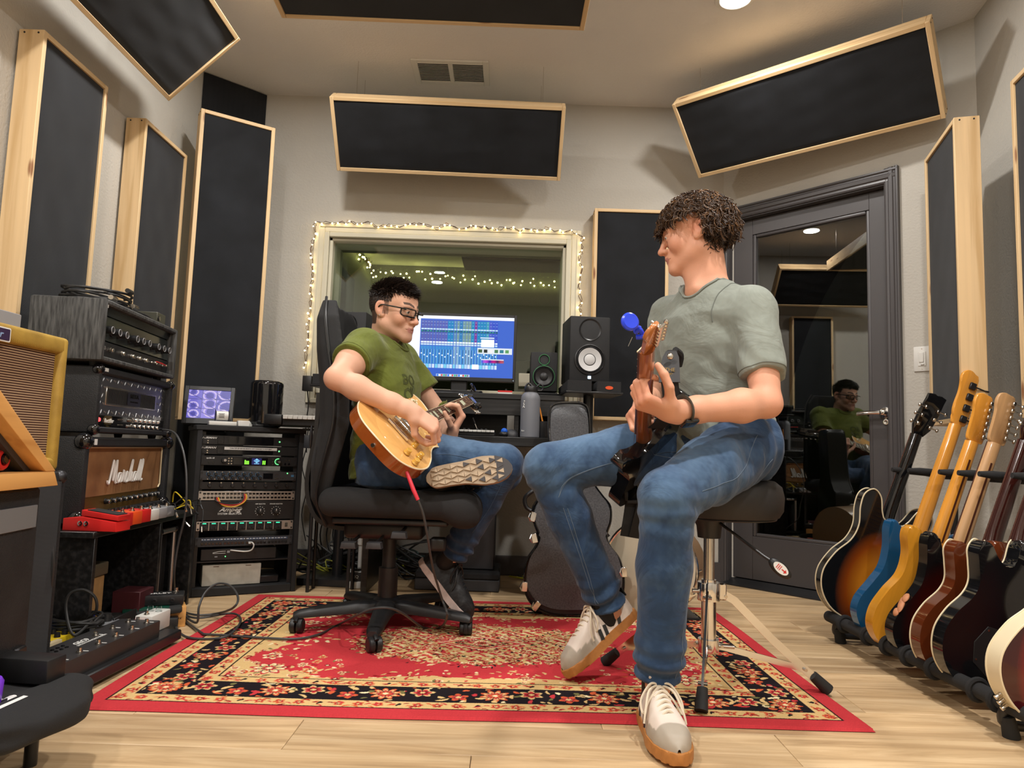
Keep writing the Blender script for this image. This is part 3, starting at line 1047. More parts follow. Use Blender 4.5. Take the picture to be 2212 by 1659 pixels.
for x0, x1, z0, z1 in ((-MW / 2, -MW / 2 + 0.014, 0.065, 0.065 + MH), (MW / 2 - 0.014, MW / 2, 0.065, 0.065 + MH), (-MW / 2 + 0.014, MW / 2 - 0.014, 0.065, 0.085), (-MW / 2 + 0.014, MW / 2 - 0.014, 0.051 + MH, 0.065 + MH)):
 mb.box(((x0 + x1) / 2, -0.002, (z0 + z1) / 2), (x1 - x0, 0.008, z1 - z0), bev=0.0015)
mb.obj('bezel', M['black_plastic'], mon)
MB().box((0, 0.03, 0.05), (0.085, 0.03, 0.10), bev=0.004).obj('stand_neck', M['black_plastic'], mon)
MB().prism(rrect(0.25, 0.16, 0.02), 0.0, 0.012, m=T(0, 0.02, 0.0), bev=0.003).obj('stand_base', M['black_plastic'], mon)
MB().cyl((MW / 2 - 0.01, -0.0062, 0.073), (MW / 2 - 0.01, -0.0075, 0.073), 0.0012, n=8).obj('power_light', M['blue_led'], mon)
def pixel_panel(name, w, h, rgb, mt, parent, m):
 ny, nx = rgb.shape[:2]
 xs = np.linspace(-w / 2, w / 2, nx + 1)
 zs = np.linspace(-h / 2, h / 2, ny + 1)
 v = np.zeros((ny, nx, 4, 3))
 v[..., 0, 0] = v[..., 3, 0] = xs[:-1][None, :]
 v[..., 1, 0] = v[..., 2, 0] = xs[1:][None, :]
 v[..., 0, 1] = v[..., 1, 1] = zs[:-1][:, None]
 v[..., 2, 1] = v[..., 3, 1] = zs[1:][:, None]
 f = np.arange(ny * nx * 4).reshape(-1, 4)
 c = np.repeat(rgb.reshape(-1, 3), 4, 0)
 o = mesh_np(name, v.reshape(-1, 3), f, mt, parent, False, c)
 o.matrix_local = m
 return o
def linv(a):
 a = np.asarray(a, float) / 255
 return np.where(a <= 0.04045, a / 12.92, ((a + 0.055) / 1.055) ** 2.4)
def mixer_screen():
 H_, W_ = 190, 330
 im = np.zeros((H_, W_, 3))
 im[:] = (58, 98, 196)
 def R(x0, x1, y0, y1, c):          # fractions, y from the top
  im[int(H_ * y0):max(int(H_ * y0) + 1, int(H_ * y1)), int(W_ * x0):max(int(W_ * x0) + 1, int(W_ * x1))] = c
 R(0, 1, 0, 0.055, (236, 240, 246))
 R(0, 0.125, 0.055, 0.93, (238, 241, 248))
 R(0.005, 0.12, 0.90, 0.905, (120, 130, 150))
 n = 26
 x0, x1 = 0.135, 0.855
 hues = [(84, 92, 168)] * 9 + [(20, 128, 182)] * 2 + [(88, 138, 170), (110, 148, 150), (40, 120, 176), (110, 148, 150), (118, 150, 140), (118, 150, 140), (24, 134, 176), (122, 58, 138), (20, 132, 180), (20, 132, 180), (20, 132, 180), (60, 150, 170), (70, 84, 190), (52, 76, 190), (52, 76, 190)]
 for k in range(n):
  a = x0 + (x1 - x0) * k / n
  b = x0 + (x1 - x0) * (k + 0.86) / n
  R(a, b, 0.08, 0.47, hues[k])
  for yy in (0.10, 0.155, 0.30, 0.385):
   R(a + 0.004, b - 0.004, yy, yy + 0.008, (150, 190, 230))
  R(a, b, 0.215, 0.235, (190, 222, 240))
  R(a, b, 0.245, 0.275, (30, 90, 120))
  if k % 3 != 1:
   R(a + 0.003, a + 0.010, 0.25, 0.262, (70, 220, 150))
  R(a, b, 0.43, 0.455, (225, 236, 246))
  R(a, b, 0.465, 0.49, (190, 215, 236))
  R(a, b, 0.50, 0.80, (60, 138, 204) if k not in (11, 12, 15, 16) else (130, 170, 200))
  R(a + 0.006, a + 0.011, 0.56, 0.79, (24, 70, 130))
  R(a + 0.014, a + 0.017, 0.56, 0.79, (150, 205, 235))
  R(a + 0.003, a + 0.014, 0.62 + 0.05 * ((k * 7) % 3) / 2, 0.64 + 0.05 * ((k * 7) % 3) / 2, (220, 232, 245))
  R(a, b, 0.80, 0.865, [(170, 205, 236), (120, 200, 230), (205, 220, 238)][(k * 5) % 3])
 R(0.62, 0.68, 0.79, 0.87, (244, 246, 250))
 R(0.69, 0.82, 0.34, 0.36, (200, 215, 235))
 R(0.70, 0.82, 0.375, 0.505, (244, 246, 248))
 R(0.665, 0.99, 0.515, 0.615, (214, 222, 230))
 for q in range(6):
  R(0.675 + 0.05 * q, 0.71 + 0.05 * q, 0.54, 0.59, [(60, 90, 60), (30, 40, 40), (230, 230, 230), (70, 120, 80), (40, 120, 140), (90, 150, 90)][q])
 for q in range(20):
  c = (int(60 + 120 * abs(math.sin(q * 0.45))), int(50 + 40 * math.cos(q * 0.3)), int(150 + 60 * math.cos(q * 0.2)))
  R(0.705 + 0.0105 * q, 0.717 + 0.0105 * q, 0.715, 0.76, c)
 R(0.705, 0.915, 0.695, 0.712, (220, 228, 240))
 R(0.29, 0.60, 0.962, 1.0, (176, 196, 226))
 for q in range(15):
  R(0.295 + 0.02 * q, 0.31 + 0.02 * q, 0.968, 0.995, [(40, 120, 230), (230, 230, 235), (210, 90, 70), (60, 180, 120), (120, 120, 130)][q % 5])
 return linv(im[::-1])
M['screen'] = vmat('screen', 0.2, emit=1.15)
pixel_panel('screen', MW - 0.028, MH - 0.034, mixer_screen(), M['screen'], mon, facing(0, -0.0025, 0.085 + (MH - 0.034) / 2))
def speaker(name, label, w, h, d, loc, rz, kind, group=None):
 s = empty(name, label, 'speaker', loc, (0, 0, rz), group)
 MB().box((0, d / 2, h / 2), (w, d, h), bev=0.006, seg=2).obj('cabinet', M['black_matte'], s)
 big = kind == 'white'
 wz, wr = (h * 0.335, w * 0.36) if big else (h * 0.37, w * 0.39)
 tz, tr = (h * 0.795, w * 0.28) if big else (h * 0.80, w * 0.185)
 prof = [(wr * 1.08, 0.0), (wr * 1.06, 0.006), (wr * 0.98, 0.008), (wr * 0.93, 0.003), (wr * 0.86, 0.007), (wr * 0.80, 0.002)]
 mb = MB()
 mb.lathe(prof, (0, -0.0005, wz), (0, -1, 0), 40)
 mb.obj('woofer_surround', M['black_satin'] if big else M['black_plastic'], s)
 mb = MB()
 mb.lathe([(wr * 0.80, 0.003), (wr * 0.42, -0.004), (wr * 0.38, -0.0045), (wr * 0.36, -0.002), (wr * 0.25, 0.001), (0, 0.003)], (0, -0.004, wz), (0, -1, 0), 40)
 mb.obj('woofer_cone', M['cone_white'] if big else M['black_plastic'], s)
 if not big:
  MB().ring((0, -0.006, wz), (0, -1, 0), wr * 1.02, 0.0022, 40, 6).obj('trim_ring', M['green_ring'], s)
  MB().ring((0, -0.004, tz), (0, -1, 0), tr * 1.06, 0.0018, 32, 6).obj('trim_ring', M['green_ring'], s)
 mb = MB()
 mb.lathe([(tr, 0.0), (tr * 0.97, 0.003), (tr * 0.7, -0.006), (tr * 0.42, -0.013), (tr * 0.38, -0.012)], (0, -0.001, tz), (0, -1, 0), 36)
 mb.obj('waveguide', M['black_satin'], s)
 mb = MB()
 mb.lathe([(tr * 0.38, 0.0), (tr * 0.30, 0.003), (tr * 0.2, 0.006), (0, 0.009)], (0, 0.011, tz), (0, -1, 0), 24)
 mb.obj('tweeter_dome', M['dark_metal'], s)
 if big:
  MB().box((0, -0.0012, h * 0.062), (0.016, 0.003, 0.014), bev=0.001).obj('lit_badge', M['blue_led'], s)
  mb = MB()
  for k in range(6):
   a = PI / 6 + k * PI / 3
   mb.cyl((math.cos(a) * wr * 1.0, -0.0085, wz + math.sin(a) * wr * 1.0), (math.cos(a) * wr * 1.0, -0.0095, wz + math.sin(a) * wr * 1.0), 0.003, n=8)
  b = mb.obj('screws', M['dark_metal'], s)
  b['kind'] = 'stuff'
 return s
M['cone_white'] = mat('cone_white', (0.58, 0.58, 0.58), 0.55, bump=(200, 0.05))
M['green_ring'] = mat('green_ring', srgb(58, 128, 78), 0.4)
speaker('studio_speaker', 'black studio speaker with large white cone right of the monitor, on a stand', 0.208, 0.335, 0.24, (0.392, 3.56, 1.062), 0.10, 'white')
speaker('studio_speaker', 'black studio speaker with white cone half hidden behind the chair back', 0.208, 0.335, 0.24, (-0.875, 3.64, 1.062), -0.10, 'white')
speaker('studio_speaker', 'small black speaker with green rings between the monitor and the white cone speaker', 0.140, 0.205, 0.17, (0.164, 3.64, 1.012), 0.0, 'small')
for nm, lb, x, y, rz in (('speaker_stand', 'black speaker stand with padded top carrying the right white cone speaker', 0.40, 3.60, 0.10), ('speaker_stand', 'black speaker stand behind the office chair, carrying the left speaker', -0.875, 3.68, -0.1)):
 st = empty(nm, lb, 'speaker stand', (x, y, 0), (0, 0, rz))
 MB().box((0, 0.02, 1.0), (0.29, 0.28, 0.012), bev=0.003).obj('top_plate', M['black_satin'], st)
 for sx in (-1, 1):
  mb = MB()
  mb.prism([(-0.13, 1.007), (0.13, 1.007), (0.13, 1.059), (-0.13, 1.041)], -0.062, 0.062, m=Matrix(((0, 0, 1, sx * 0.075), (-1, 0, 0, 0.02), (0, 1, 0, 0), (0, 0, 0, 1))), bev=0.003, seg=1)
  pd = mb.obj('foam_pad', M['foam'], st)
  if sx > 0 and x > 0:
   mb = MB()
   mb.prism([(0.02 * math.cos(a * PI / 10), 0.009 * math.sin(a * PI / 10)) for a in range(20)], 0, 0.0012, m=facing(0.075, -0.111, 1.027))
   mb.obj('badge', M['orange'], pd)
 MB().cyl((0, 0.03, 0.03), (0, 0.03, 1.0), 0.026, n=20).obj('pole', M['black_satin'], st)
 MB().cyl((0, 0.03, 0.55), (0, 0.03, 0.61), 0.032, n=20).obj('collar', M['black_plastic'], st)
 MB().prism(rrect(0.32, 0.30, 0.02), 0.003, 0.035, m=T(0, 0.03, 0), bev=0.004).obj('base_plate', M['black_satin'], st)
pad = MB().box((0, 0.085, 0.006), (0.15, 0.18, 0.011), bev=0.003).obj('isolation_pad', M['foam'])
pad.location = (0.164, 3.64, 0.9995)
pad.location.z = 0.9865 + 0.0065
tag(pad, 'thin black foam pad under the small green ringed speaker', 'foam pad')
b = empty('water_bottle', 'grey insulated water bottle with black screw lid on the desk', 'bottle', (0.093, 3.42, 0.765))
mb = MB()
mb.lathe([(0.0, 0.0), (0.044, 0.0), (0.047, 0.003), (0.047, 0.185), (0.045, 0.200), (0.036, 0.214), (0.029, 0.219), (0.029, 0.222), (0, 0.222)], n=36)
mb.obj('body', mat('grey_powder_coat', srgb(112, 114, 120), 0.5, bump=(900, 0.08)), b)
MB().lathe([(0.0, 0.222), (0.031, 0.222), (0.032, 0.226), (0.032, 0.245), (0.029, 0.250), (0, 0.252)], n=32).obj('lid', M['black_plastic'], b)
mb = MB()
mb.tube(smooth_path([(0.028, -0.004, 0.248), (0.045, -0.004, 0.262), (0.058, -0.004, 0.25), (0.054, -0.004, 0.232), (0.034, -0.004, 0.230)], 5), 0.0042, 8)
mb.tube(smooth_path([(-0.026, 0, 0.248), (-0.012, 0, 0.264), (0.006, 0, 0.252)], 5), 0.005, 8)
mb.obj('carry_loop', M['black_plastic'], b)
mb = MB()
mb.tube([(-0.034, -0.035, 0.150), (-0.031, -0.037, 0.157), (-0.034, -0.035, 0.163), (-0.030, -0.038, 0.169)], 0.002, 5)
mb.tube([(-0.034, -0.035, 0.150), (-0.0375, -0.031, 0.143)], 0.002, 5)
mb.tube([(-0.034, -0.035, 0.150), (-0.029, -0.038, 0.142)], 0.002, 5)
mb.sph((-0.031, -0.0375, 0.174), 0.003, 8, 6)
mb.obj('figure_logo', M['white_print'], b)
text('lettering', 'kee', 0.013, M['white_print'], b, T(-0.034, -0.0336, 0.032) @ rotz(-0.78) @ FACE)
p = empty('pencil', 'orange pencil leaning in the shadow beside the grey bottle', 'pencil', (0.168, 3.44, 0.79), (0.02, -0.24, 0))
MB().cyl((0, 0, 0.0), (0, 0, 0.135), 0.0042, n=6).obj('shaft', mat('pencil_orange', srgb(226, 140, 44), 0.4), p)
MB().cyl((0, 0, 0.135), (0, 0, 0.148), 0.0042, 0.004, n=10).obj('eraser', M['dark_grey'], p)
MB().cyl((0, 0, 0.0), (0, 0, -0.018), 0.0042, 0.0006, n=6).obj('tip', M['cream'], p)
cup = MB()
cup.lathe([(0, 0), (0.028, 0), (0.03, 0.003), (0.032, 0.082), (0.030, 0.082), (0.028, 0.006), (0, 0.006)], n=24)
cup = cup.obj('pencil_cup', M['black_plastic'])
cup.location = (0.156, 3.44, 0.764)
tag(cup, 'black cup holding the orange pencil, beside the bottle', 'cup')
M['clear'] = glass_mat('clear_plastic', 1.3, (0.86, 0.9, 0.9))
pb = empty('plastic_bottle', 'clear plastic water bottle with white cap behind the guitar case neck', 'bottle', (0.245, 3.62, 0.765))
MB().lathe([(0, 0), (0.03, 0), (0.032, 0.004), (0.032, 0.05), (0.030, 0.055), (0.032, 0.06), (0.032, 0.125), (0.028, 0.15), (0.014, 0.172), (0.013, 0.182), (0, 0.182)], n=24).obj('body', M['clear'], pb)
MB().lathe([(0, 0.180), (0.0145, 0.180), (0.0145, 0.200), (0.0135, 0.202), (0, 0.202)], n=24).obj('cap', M['white_plastic'], pb)
MB().box((0.23, 3.60, 0.754), (0.095, 0.24, 0.02), bev=0.002).obj('side_extension', M['ash_black'], desk)
kb = empty('keyboard_controller', 'small black keyboard with white keys on the desk behind the guitar headstock', 'keyboard', (-0.235, 3.43, 0.765), (0, 0, 0.0))
MB().box((0, 0.055, 0.012), (0.32, 0.15, 0.022), bev=0.003).obj('body', M['black_plastic'], kb)
wk = None
for k in range(15):
 if wk is None:
  wk = MB().box((0, 0, 0), (0.0195, 0.045, 0.010), bev=0.001).obj('white_key', M['white_plastic'], kb)
  o = wk
 else:
  o = wk.copy()
  COL.objects.link(o)
 o.location = (-0.147 + k * 0.021, -0.008, 0.024)
bk = None
for k in range(14):
 if k % 7 in (2, 6):
  continue
 if bk is None:
  bk = MB().box((0, 0, 0), (0.011, 0.026, 0.010), bev=0.001).obj('black_key', M['black_plastic'], kb)
  o = bk
 else:
  o = bk.copy()
  COL.objects.link(o)
 o.location = (-0.1365 + k * 0.021, 0.006, 0.031)
mb = MB()
for k in range(9):
 mb.box((-0.05 + k * 0.018, 0.075, 0.024), (0.008, 0.006, 0.002))
mb.obj('buttons', M['grey_plastic'], kb)['kind'] = 'stuff'
mg = empty('desk_microphone', 'small black stick microphone with round base on the little keyboard', 'microphone', (-0.165, 3.50, 0.7895))
MB().lathe([(0, 0), (0.022, 0), (0.022, 0.007), (0.018, 0.01), (0, 0.01)], n=24).obj('base', M['black_gloss'], mg)
MB().cyl((0, 0, 0.008), (-0.014, 0, 0.04), 0.0025, n=8).obj('stem', M['nickel'], mg)
MB().cyl((-0.012, 0, 0.036), (-0.024, 0, 0.066), 0.0055, 0.0045, n=12).obj('capsule', M['black_gloss'], mg)
ms = empty('trackball_mouse', 'dark trackball mouse with blue ball on the desk', 'mouse', (-0.005, 3.42, 0.765), (0, 0, 0.2))
MB().sph((0.012, 0.01, 0.006), (0.034, 0.05, 0.032), 20, 12).obj('body', M['dark_grey'], ms)
MB().sph((-0.028, 0.0, 0.012), (0.024, 0.035, 0.016), 16, 10).obj('thumb_rest', M['black_plastic'], ms)
MB().sph((-0.027, -0.006, 0.026), 0.0165, 20, 12).obj('ball', mat('blue_ball', srgb(20, 90, 200), 0.1, coat=0.6), ms)
rb = empty('small_box', 'red and white slim box lying on the raised shelf right of the monitor stand', 'box', (-0.035, 3.62, 0.986))
MB().box((0, 0.03, 0.006), (0.075, 0.06, 0.012), bev=0.001).obj('tray', M['white_plastic'], rb)
MB().box((0, 0.03, 0.0165), (0.075, 0.06, 0.009), bev=0.001).obj('lid', M['red'], rb)
kn = MB()
kn.lathe([(0, 0), (0.006, 0), (0.007, 0.006), (0.005, 0.011), (0, 0.012)], n=16)
kn = kn.obj('puck', M['black_plastic'])
kn.location = (-0.03, 3.65, 1.007)
tag(kn, 'tiny black puck on top of the red and white box', 'puck')
ob = empty('power_outlet', 'cream outlet plate on the wall between monitor and small speaker', 'outlet', (0.075, 4.02, 1.10))
MB().box((0, 0.0, 0), (0.075, 0.012, 0.075), bev=0.002).obj('plate', M['trim_paint'], ob)
ob.location = (0.075, YB - 0.034, 1.105)
pp = MB().box((0, 0, 0.002), (0.09, 0.05, 0.003)).obj('paper', M['white_print'])
pp.location = (-0.465, 3.60, 0.986)
tag(pp, 'white paper slip on the raised shelf beside the seated man', 'paper')
mk = empty('midi_keyboard', 'black midi keyboard with white keys between rack and chair back', 'keyboard', (-0.92, 3.345, 0.7755), (0, 0, 0.0))
MB().box((0, 0.09, 0.028), (0.46, 0.20, 0.045), bev=0.006).obj('body', M['black_plastic'], mk)
MB().box((-0.20, -0.015, 0.035), (0.085, 0.03, 0.05), bev=0.008, seg=2).obj('end_cheek', M['black_plastic'], mk)
wk2 = None
for k in range(16):
 if wk2 is None:
  wk2 = MB().box((0, 0, 0), (0.0222, 0.10, 0.018), bev=0.0012).obj('white_key', M['white_plastic'], mk)
  o = wk2
 else:
  o = wk2.copy()
  COL.objects.link(o)
 o.location = (-0.142 + k * 0.0232, 0.02, 0.048)
mb = MB()
for k in range(6):
 mb.lathe([(0, 0), (0.007, 0), (0.006, 0.012), (0, 0.012)], (-0.19 + 0.055 * k, 0.14, 0.05), n=12)
mb.obj('knobs', M['black_plastic'], mk)['kind'] = 'stuff'
st = empty('keyboard_stand', 'thin black stand carrying the midi keyboard beside the studio rack', 'stand', (-0.88, 3.46, 0))
for x in (-0.06, 0.13):
 for y in (-0.04, 0.06):
  MB().cyl((x, y, 0), (x, y, 0.765), 0.009, n=10).obj('leg', M['black_satin'], st)
MB().box((0.03, 0.01, 0.769), (0.30, 0.16, 0.010), bev=0.002).obj('tray', M['black_satin'], st)
pl = empty('subwoofer', 'dark pillar with carpeted plinth on the floor under the desk', 'subwoofer', (-0.21, 3.72, 0))
MB().box((-0.03, 0, 0.03), (0.42, 0.34, 0.055), bev=0.004).obj('plinth', M['dark_grey'], pl)
MB().box((-0.03, 0, 0.075), (0.42, 0.34, 0.035), bev=0.008).obj('carpet_top', M['foam'], pl)
MB().box((0.05, 0.03, 0.36), (0.20, 0.24, 0.53), bev=0.006).obj('cabinet', M['dark_grey'], pl)
# 19 inch studio rack
RA, RBK = V(-1.418, 3.202, 0), V(-1.000, 3.430, 0)
rx_ = (RBK - RA).normalized()
RW = (RBK - RA).length
MR = basis(rx_, V(-rx_.y, rx_.x, 0), ZU, RA)     # x along the front, y to the back, z up
rack = empty('studio_rack', 'black studio rack cabinet full of audio units, left of the office chair', 'rack')
rack.matrix_world = MR
RH, RD = 0.772, 0.44
for x in (0.011, RW - 0.011):
 MB().box((x, RD / 2, RH / 2), (0.022, RD, RH), bev=0.002).obj('side_panel', M['black_matte'], rack)
MB().box((RW / 2, RD / 2, RH - 0.012), (RW + 0.016, RD + 0.01, 0.024), bev=0.003).obj('top_panel', M['black_matte'], rack)
MB().box((RW / 2, RD / 2, 0.02), (RW - 0.044, RD, 0.035), bev=0.002).obj('bottom_panel', M['black_matte'], rack)
for x in (0.030, RW - 0.030):
 mb = MB()
 mb.box((x, 0.028, RH / 2), (0.016, 0.004, RH - 0.06))
 for k in range(42):
  mb.cyl((x, 0.0255, 0.06 + k * 0.0165), (x, 0.0262, 0.06 + k * 0.0165), 0.003, n=6)
 mb.stuff('rack_rail', M['black_satin'], rack)
MB().box((RW / 2, 0.20, 0.150), (RW - 0.05, 0.34, 0.006)).obj('shelf', M['black_satin'], rack)
UW = RW - 0.048
U = 0.0445
def unit(name, label, z, h, face, depth=0.20, proud=0.0):
 t = empty(name, label, 'audio unit', group='units mounted in the studio rack')
 t.matrix_world = MR @ T(RW / 2, 0.022 - proud, z)
 MB().box((0, 0.003, h / 2), (UW, 0.006, h - 0.002), bev=0.001).obj('faceplate', face, t)
 MB().box((0, 0.006 + depth / 2, h / 2), (UW - 0.04, depth, h - 0.006)).obj('chassis', M['black_satin'], t)
 mb = MB()
 for sx in (-1, 1):
  for zz in (h * 0.2, h * 0.8):
   mb.cyl((sx * (UW / 2 - 0.008), 0, zz), (sx * (UW / 2 - 0.008), -0.003, zz), 0.004, n=10)
 mb.stuff('rack_screws', M['black_plastic'], t)
 return t
def row_knobs(t, name, xs, z, r, h, m, pointer=None):
 p = None
 for x in xs:
  if p is None:
   p = MB().lathe([(0, 0), (r, 0), (r * 0.92, h * 0.8), (r * 0.8, h), (0, h)], (0, 0, 0), (0, -1, 0), 16).obj(name, m, t)
   o = p
  else:
   o = p.copy()
   COL.objects.link(o)
  o.location = (x, -0.0005, z)
  if pointer:
   q = MB().box((0, -h - 0.0004, r * 0.5), (r * 0.2, 0.0008, r * 0.9)).obj('pointer', pointer, o)
def dots(t, name, pts, r, m, h=0.0012):
 mb = MB()
 for x, z in pts:
  mb.cyl((x, 0.0, z), (x, -h, z), r, n=8)
 return mb.stuff(name, m, t)
zt = 0.742
for k in range(2):
 z0 = 0.683 if k == 0 else 0.638
 t = unit('power_conditioner', ('upper' if k == 0 else 'lower') + ' of the two black power conditioners at the rack top' + ('' if k == 0 else ', under a white label strip'), z0, U, M['black_plastic'])
 text('lettering', 'FURMAN', 0.012, M['white_print'], t, facing(-0.185, -0.0005, 0.031), shear=0.35, sx=1.25, bold=0.0003)
 mb = MB()
 mb.box((-0.135, -0.001, 0.022), (0.027, 0.003, 0.034), bev=0.001)
 mb.obj('outlet', M['black_satin'], t)
 mb = MB()
 for x, z in ((-0.141, 0.028), (-0.129, 0.028), (-0.135, 0.016)):
  mb.box((x, -0.003, z), (0.002, 0.001, 0.006))
 mb.stuff('outlet_slots', M['black_gloss'], t)
 dots(t, 'switches', [(-0.19, 0.018), (-0.19, 0.008)], 0.0032, M['nickel'], 0.004)
 dots(t, 'green_lights', [(0.128, 0.022)], 0.0035, M['green_led'])
 MB().box((0.0, -0.0008, 0.022), (0.20, 0.001, 0.036)).obj('smoked_window', M['black_gloss'], t)
 if k == 1:
  MB().box((0.0, -0.002, 0.030), (0.235, 0.001, 0.013)).obj('label_strip', M['white_print'], t)
  text('lettering', 'TURN OFF 48V BEFORE MAKING ANY CHANGES TO PATCHBAY', 0.0082, M['black_matte'], t, facing(0.0, -0.0028, 0.030), sx=0.80, bold=0.0001)
t = unit('audio_interface', 'black audio interface with lit meters and a small blue emblem screen', 0.588, 0.046, M['black_plastic'], proud=0.008)
text('lettering', 'apollo x8', 0.009, M['white_print'], t, facing(-0.175, -0.0005, 0.034), bold=0.0002)
row_knobs(t, 'level_knob', [-0.118], 0.024, 0.012, 0.014, M['black_satin'])
row_knobs(t, 'knob_cap', [-0.113], 0.025, 0.0075, 0.017, M['brushed'])
row_knobs(t, 'monitor_knob', [0.128], 0.023, 0.013, 0.014, M['black_satin'])
row_knobs(t, 'knob_cap', [0.128], 0.022, 0.0065, 0.017, M['brushed'])
MB().ring((0.124, -0.002, 0.023), (0, -1, 0), 0.0135, 0.0014, 20, 6, a0=1.2, a1=5.0).obj('lit_ring', M['green_led'], t)
MB().box((0.0, -0.0015, 0.022), (0.155, 0.003, 0.034), bev=0.001).obj('display_glass', M['black_gloss'], t)
mb = MB()
for x, h in ((-0.024, 0.020), (-0.017, 0.016), (-0.010, 0.016), (0.056, 0.018), (0.064, 0.018)):
 mb.box((x, -0.0035, 0.008 + h / 2), (0.0052, 0.001, h))
mb.stuff('level_meters', M['green_meter'] if 'green_meter' in M else emat('green_meter', (0.25, 0.9, 0.05), 1.6), t)
MB().box((0.027, -0.0034, 0.022), (0.044, 0.001, 0.030)).obj('emblem_screen', emat('emblem_blue', (0.01, 0.012, 0.10), 1.0), t)
mb = MB()
for s_ in (1, 0.55):
 P = [(0.027 + s_ * 0.013 * a, -0.0044, 0.025 + s_ * 0.0095 * b) for a, b in ((-1, 0), (0, 1), (1, 0), (0, -1))]
 mb.tube(P, 0.0011, 4, closed=True)
mb.tube([(0.027, -0.0044, 0.0155), (0.027, -0.0044, 0.0345)], 0.001, 4)
mb.box((0.027, -0.0044, 0.0115), (0.022, 0.0008, 0.002))
mb.stuff('diamond_emblem', emat('emblem_cyan', (0.25, 0.65, 1.0), 1.6), t)
dots(t, 'buttons', [(-0.096 + 0.012 * i, 0.010 + 0.012 * j) for i in range(2) for j in range(3)] + [(0.101, 0.010 + 0.012 * j) for j in range(3)] + [(0.162, 0.03), (0.178, 0.03)], 0.0033, M['nickel'], 0.003)
dots(t, 'input_sockets', [(-0.180, 0.014), (-0.162, 0.014), (0.158, 0.012), (0.176, 0.012)], 0.0055, M['black_gloss'], 0.002)
t = unit('microphone_preamp', 'black eight channel preamp with rows of blue ringed knobs', 0.520, U, M['dark_grey'], proud=0.006)
xs = [-0.178 + k * 0.0305 for k in range(8)]
row_knobs(t, 'gain_knob', xs, 0.029, 0.0075, 0.010, M['black_satin'])
row_knobs(t, 'mix_knob', [x + 0.012 for x in xs], 0.014, 0.0068, 0.010, M['black_satin'])
M['blue_ring'] = mat('blue_ring', srgb(70, 120, 160), 0.4)
mb = MB()
for x in xs:
 mb.ring((x, -0.001, 0.029), (0, -1, 0), 0.0092, 0.0009, 14, 4, a0=0.4, a1=4.6)
 mb.ring((x + 0.012, -0.001, 0.014), (0, -1, 0), 0.0086, 0.0009, 14, 4, a0=0.4, a1=4.6)
mb.stuff('blue_arcs', M['blue_ring'], t)
MB().box((0.083, -0.001, 0.022), (0.044, 0.002, 0.026)).obj('meter_grille', M['black_gloss'], t)
dots(t, 'buttons', [(x - 0.003, 0.006) for x in xs] + [(x - 0.003, 0.039) for x in xs] + [(0.118, 0.03), (0.127, 0.03), (0.118, 0.012), (0.127, 0.012)] + [(0.143 + 0.009 * i, 0.014) for i in range(3)], 0.0024, M['nickel'], 0.002)
dots(t, 'green_lights', [(0.172, 0.036)], 0.003, M['green_led'])
MB().box((0.196, -0.001, 0.024), (0.013, 0.002, 0.010)).obj('blue_sticker', M['blue_ring'], t)
t = unit('junction_panel', 'thin black panel of knurled connectors under the preamp', 0.478, 0.036, M['black_plastic'])
row_knobs(t, 'connector', [-0.17 + k * 0.049 for k in range(8)], 0.019, 0.008, 0.012, M['dark_metal'])
dots(t, 'pins', [(-0.17 + k * 0.049, 0.031) for k in range(8)], 0.003, M['nickel'])
t = unit('patch_bay', 'silver patch bay with two rows of black sockets and short coloured leads', 0.428, U, M['brushed'])
mb = MB()
for r_ in (0.013, 0.031):
 for k in range(24):
  x = -0.188 + k * 0.0160 + 0.003 * (k // 6)
  mb.box((x, -0.0005, r_), (0.0125, 0.002, 0.0085), bev=0.001)
mb.stuff('sockets', M['black_gloss'], t)
dots(t, 'numbers', [(-0.188 + k * 0.016, 0.022) for k in range(24)], 0.0016, M['black_matte'])
lead = empty('patch_leads', 'red, yellow and black patch leads looped across the silver patch bay', 'cable')
lead.matrix_world = MR @ T(RW / 2, 0.022, 0.428)
for nm, c, o_ in (('red_lead', srgb(190, 40, 30), 0.0), ('yellow_lead', srgb(225, 170, 40), 0.007), ('black_lead', (0.01, 0.01, 0.01), -0.007)):
 MB().tube(smooth_path([(-0.135 + o_, -0.004, 0.013), (-0.132 + o_, -0.016, 0.0), (-0.115 + o_, -0.02, -0.014 - o_), (-0.07 + o_, -0.022, -0.020 - o_), (-0.03 + o_, -0.02, -0.010), (-0.015 + o_, -0.016, 0.012), (-0.018 + o_, -0.006, 0.03)], 6), 0.0030, 8).obj(nm, mat(nm + '_rubber', c, 0.4), lead)
t = unit('amplifier_selector', 'black amplifier system selector panel with two big rotary knobs', 0.338, 2 * U, M['black_plastic'])
text('lettering', 'Ampeg', 0.027, M['white_print'], t, facing(-0.075, -0.0005, 0.048), shear=0.5, sx=1.2, bold=0.0006)
MB().box((-0.066, -0.0006, 0.058), (0.085, 0.001, 0.0022)).obj('swash', M['white_print'], t)
text('lettering', 'SYSTEM SELECTOR', 0.0118, M['white_print'], t, facing(-0.075, -0.0005, 0.029), sx=1.05, bold=0.0002)
text('lettering', 'AMP SELECTOR', 0.0066, M['white_print'], t, facing(0.058, -0.0005, 0.073), bold=0.0001)
text('lettering', 'SPEAKER SELECTOR', 0.0066, M['white_print'], t, facing(0.130, -0.0005, 0.073), bold=0.0001)
row_knobs(t, 'selector_knob', [0.058, 0.130], 0.040, 0.0125, 0.016, M['black_satin'], M['white_print'])
dots(t, 'scale_dots', [(cx + 0.0205 * math.cos(a), 0.040 + 0.0205 * math.sin(a)) for cx in (0.058, 0.130) for a in [(-60 + 30 * k) * PI / 180 for k in range(11)]], 0.0017, M['white_print'])
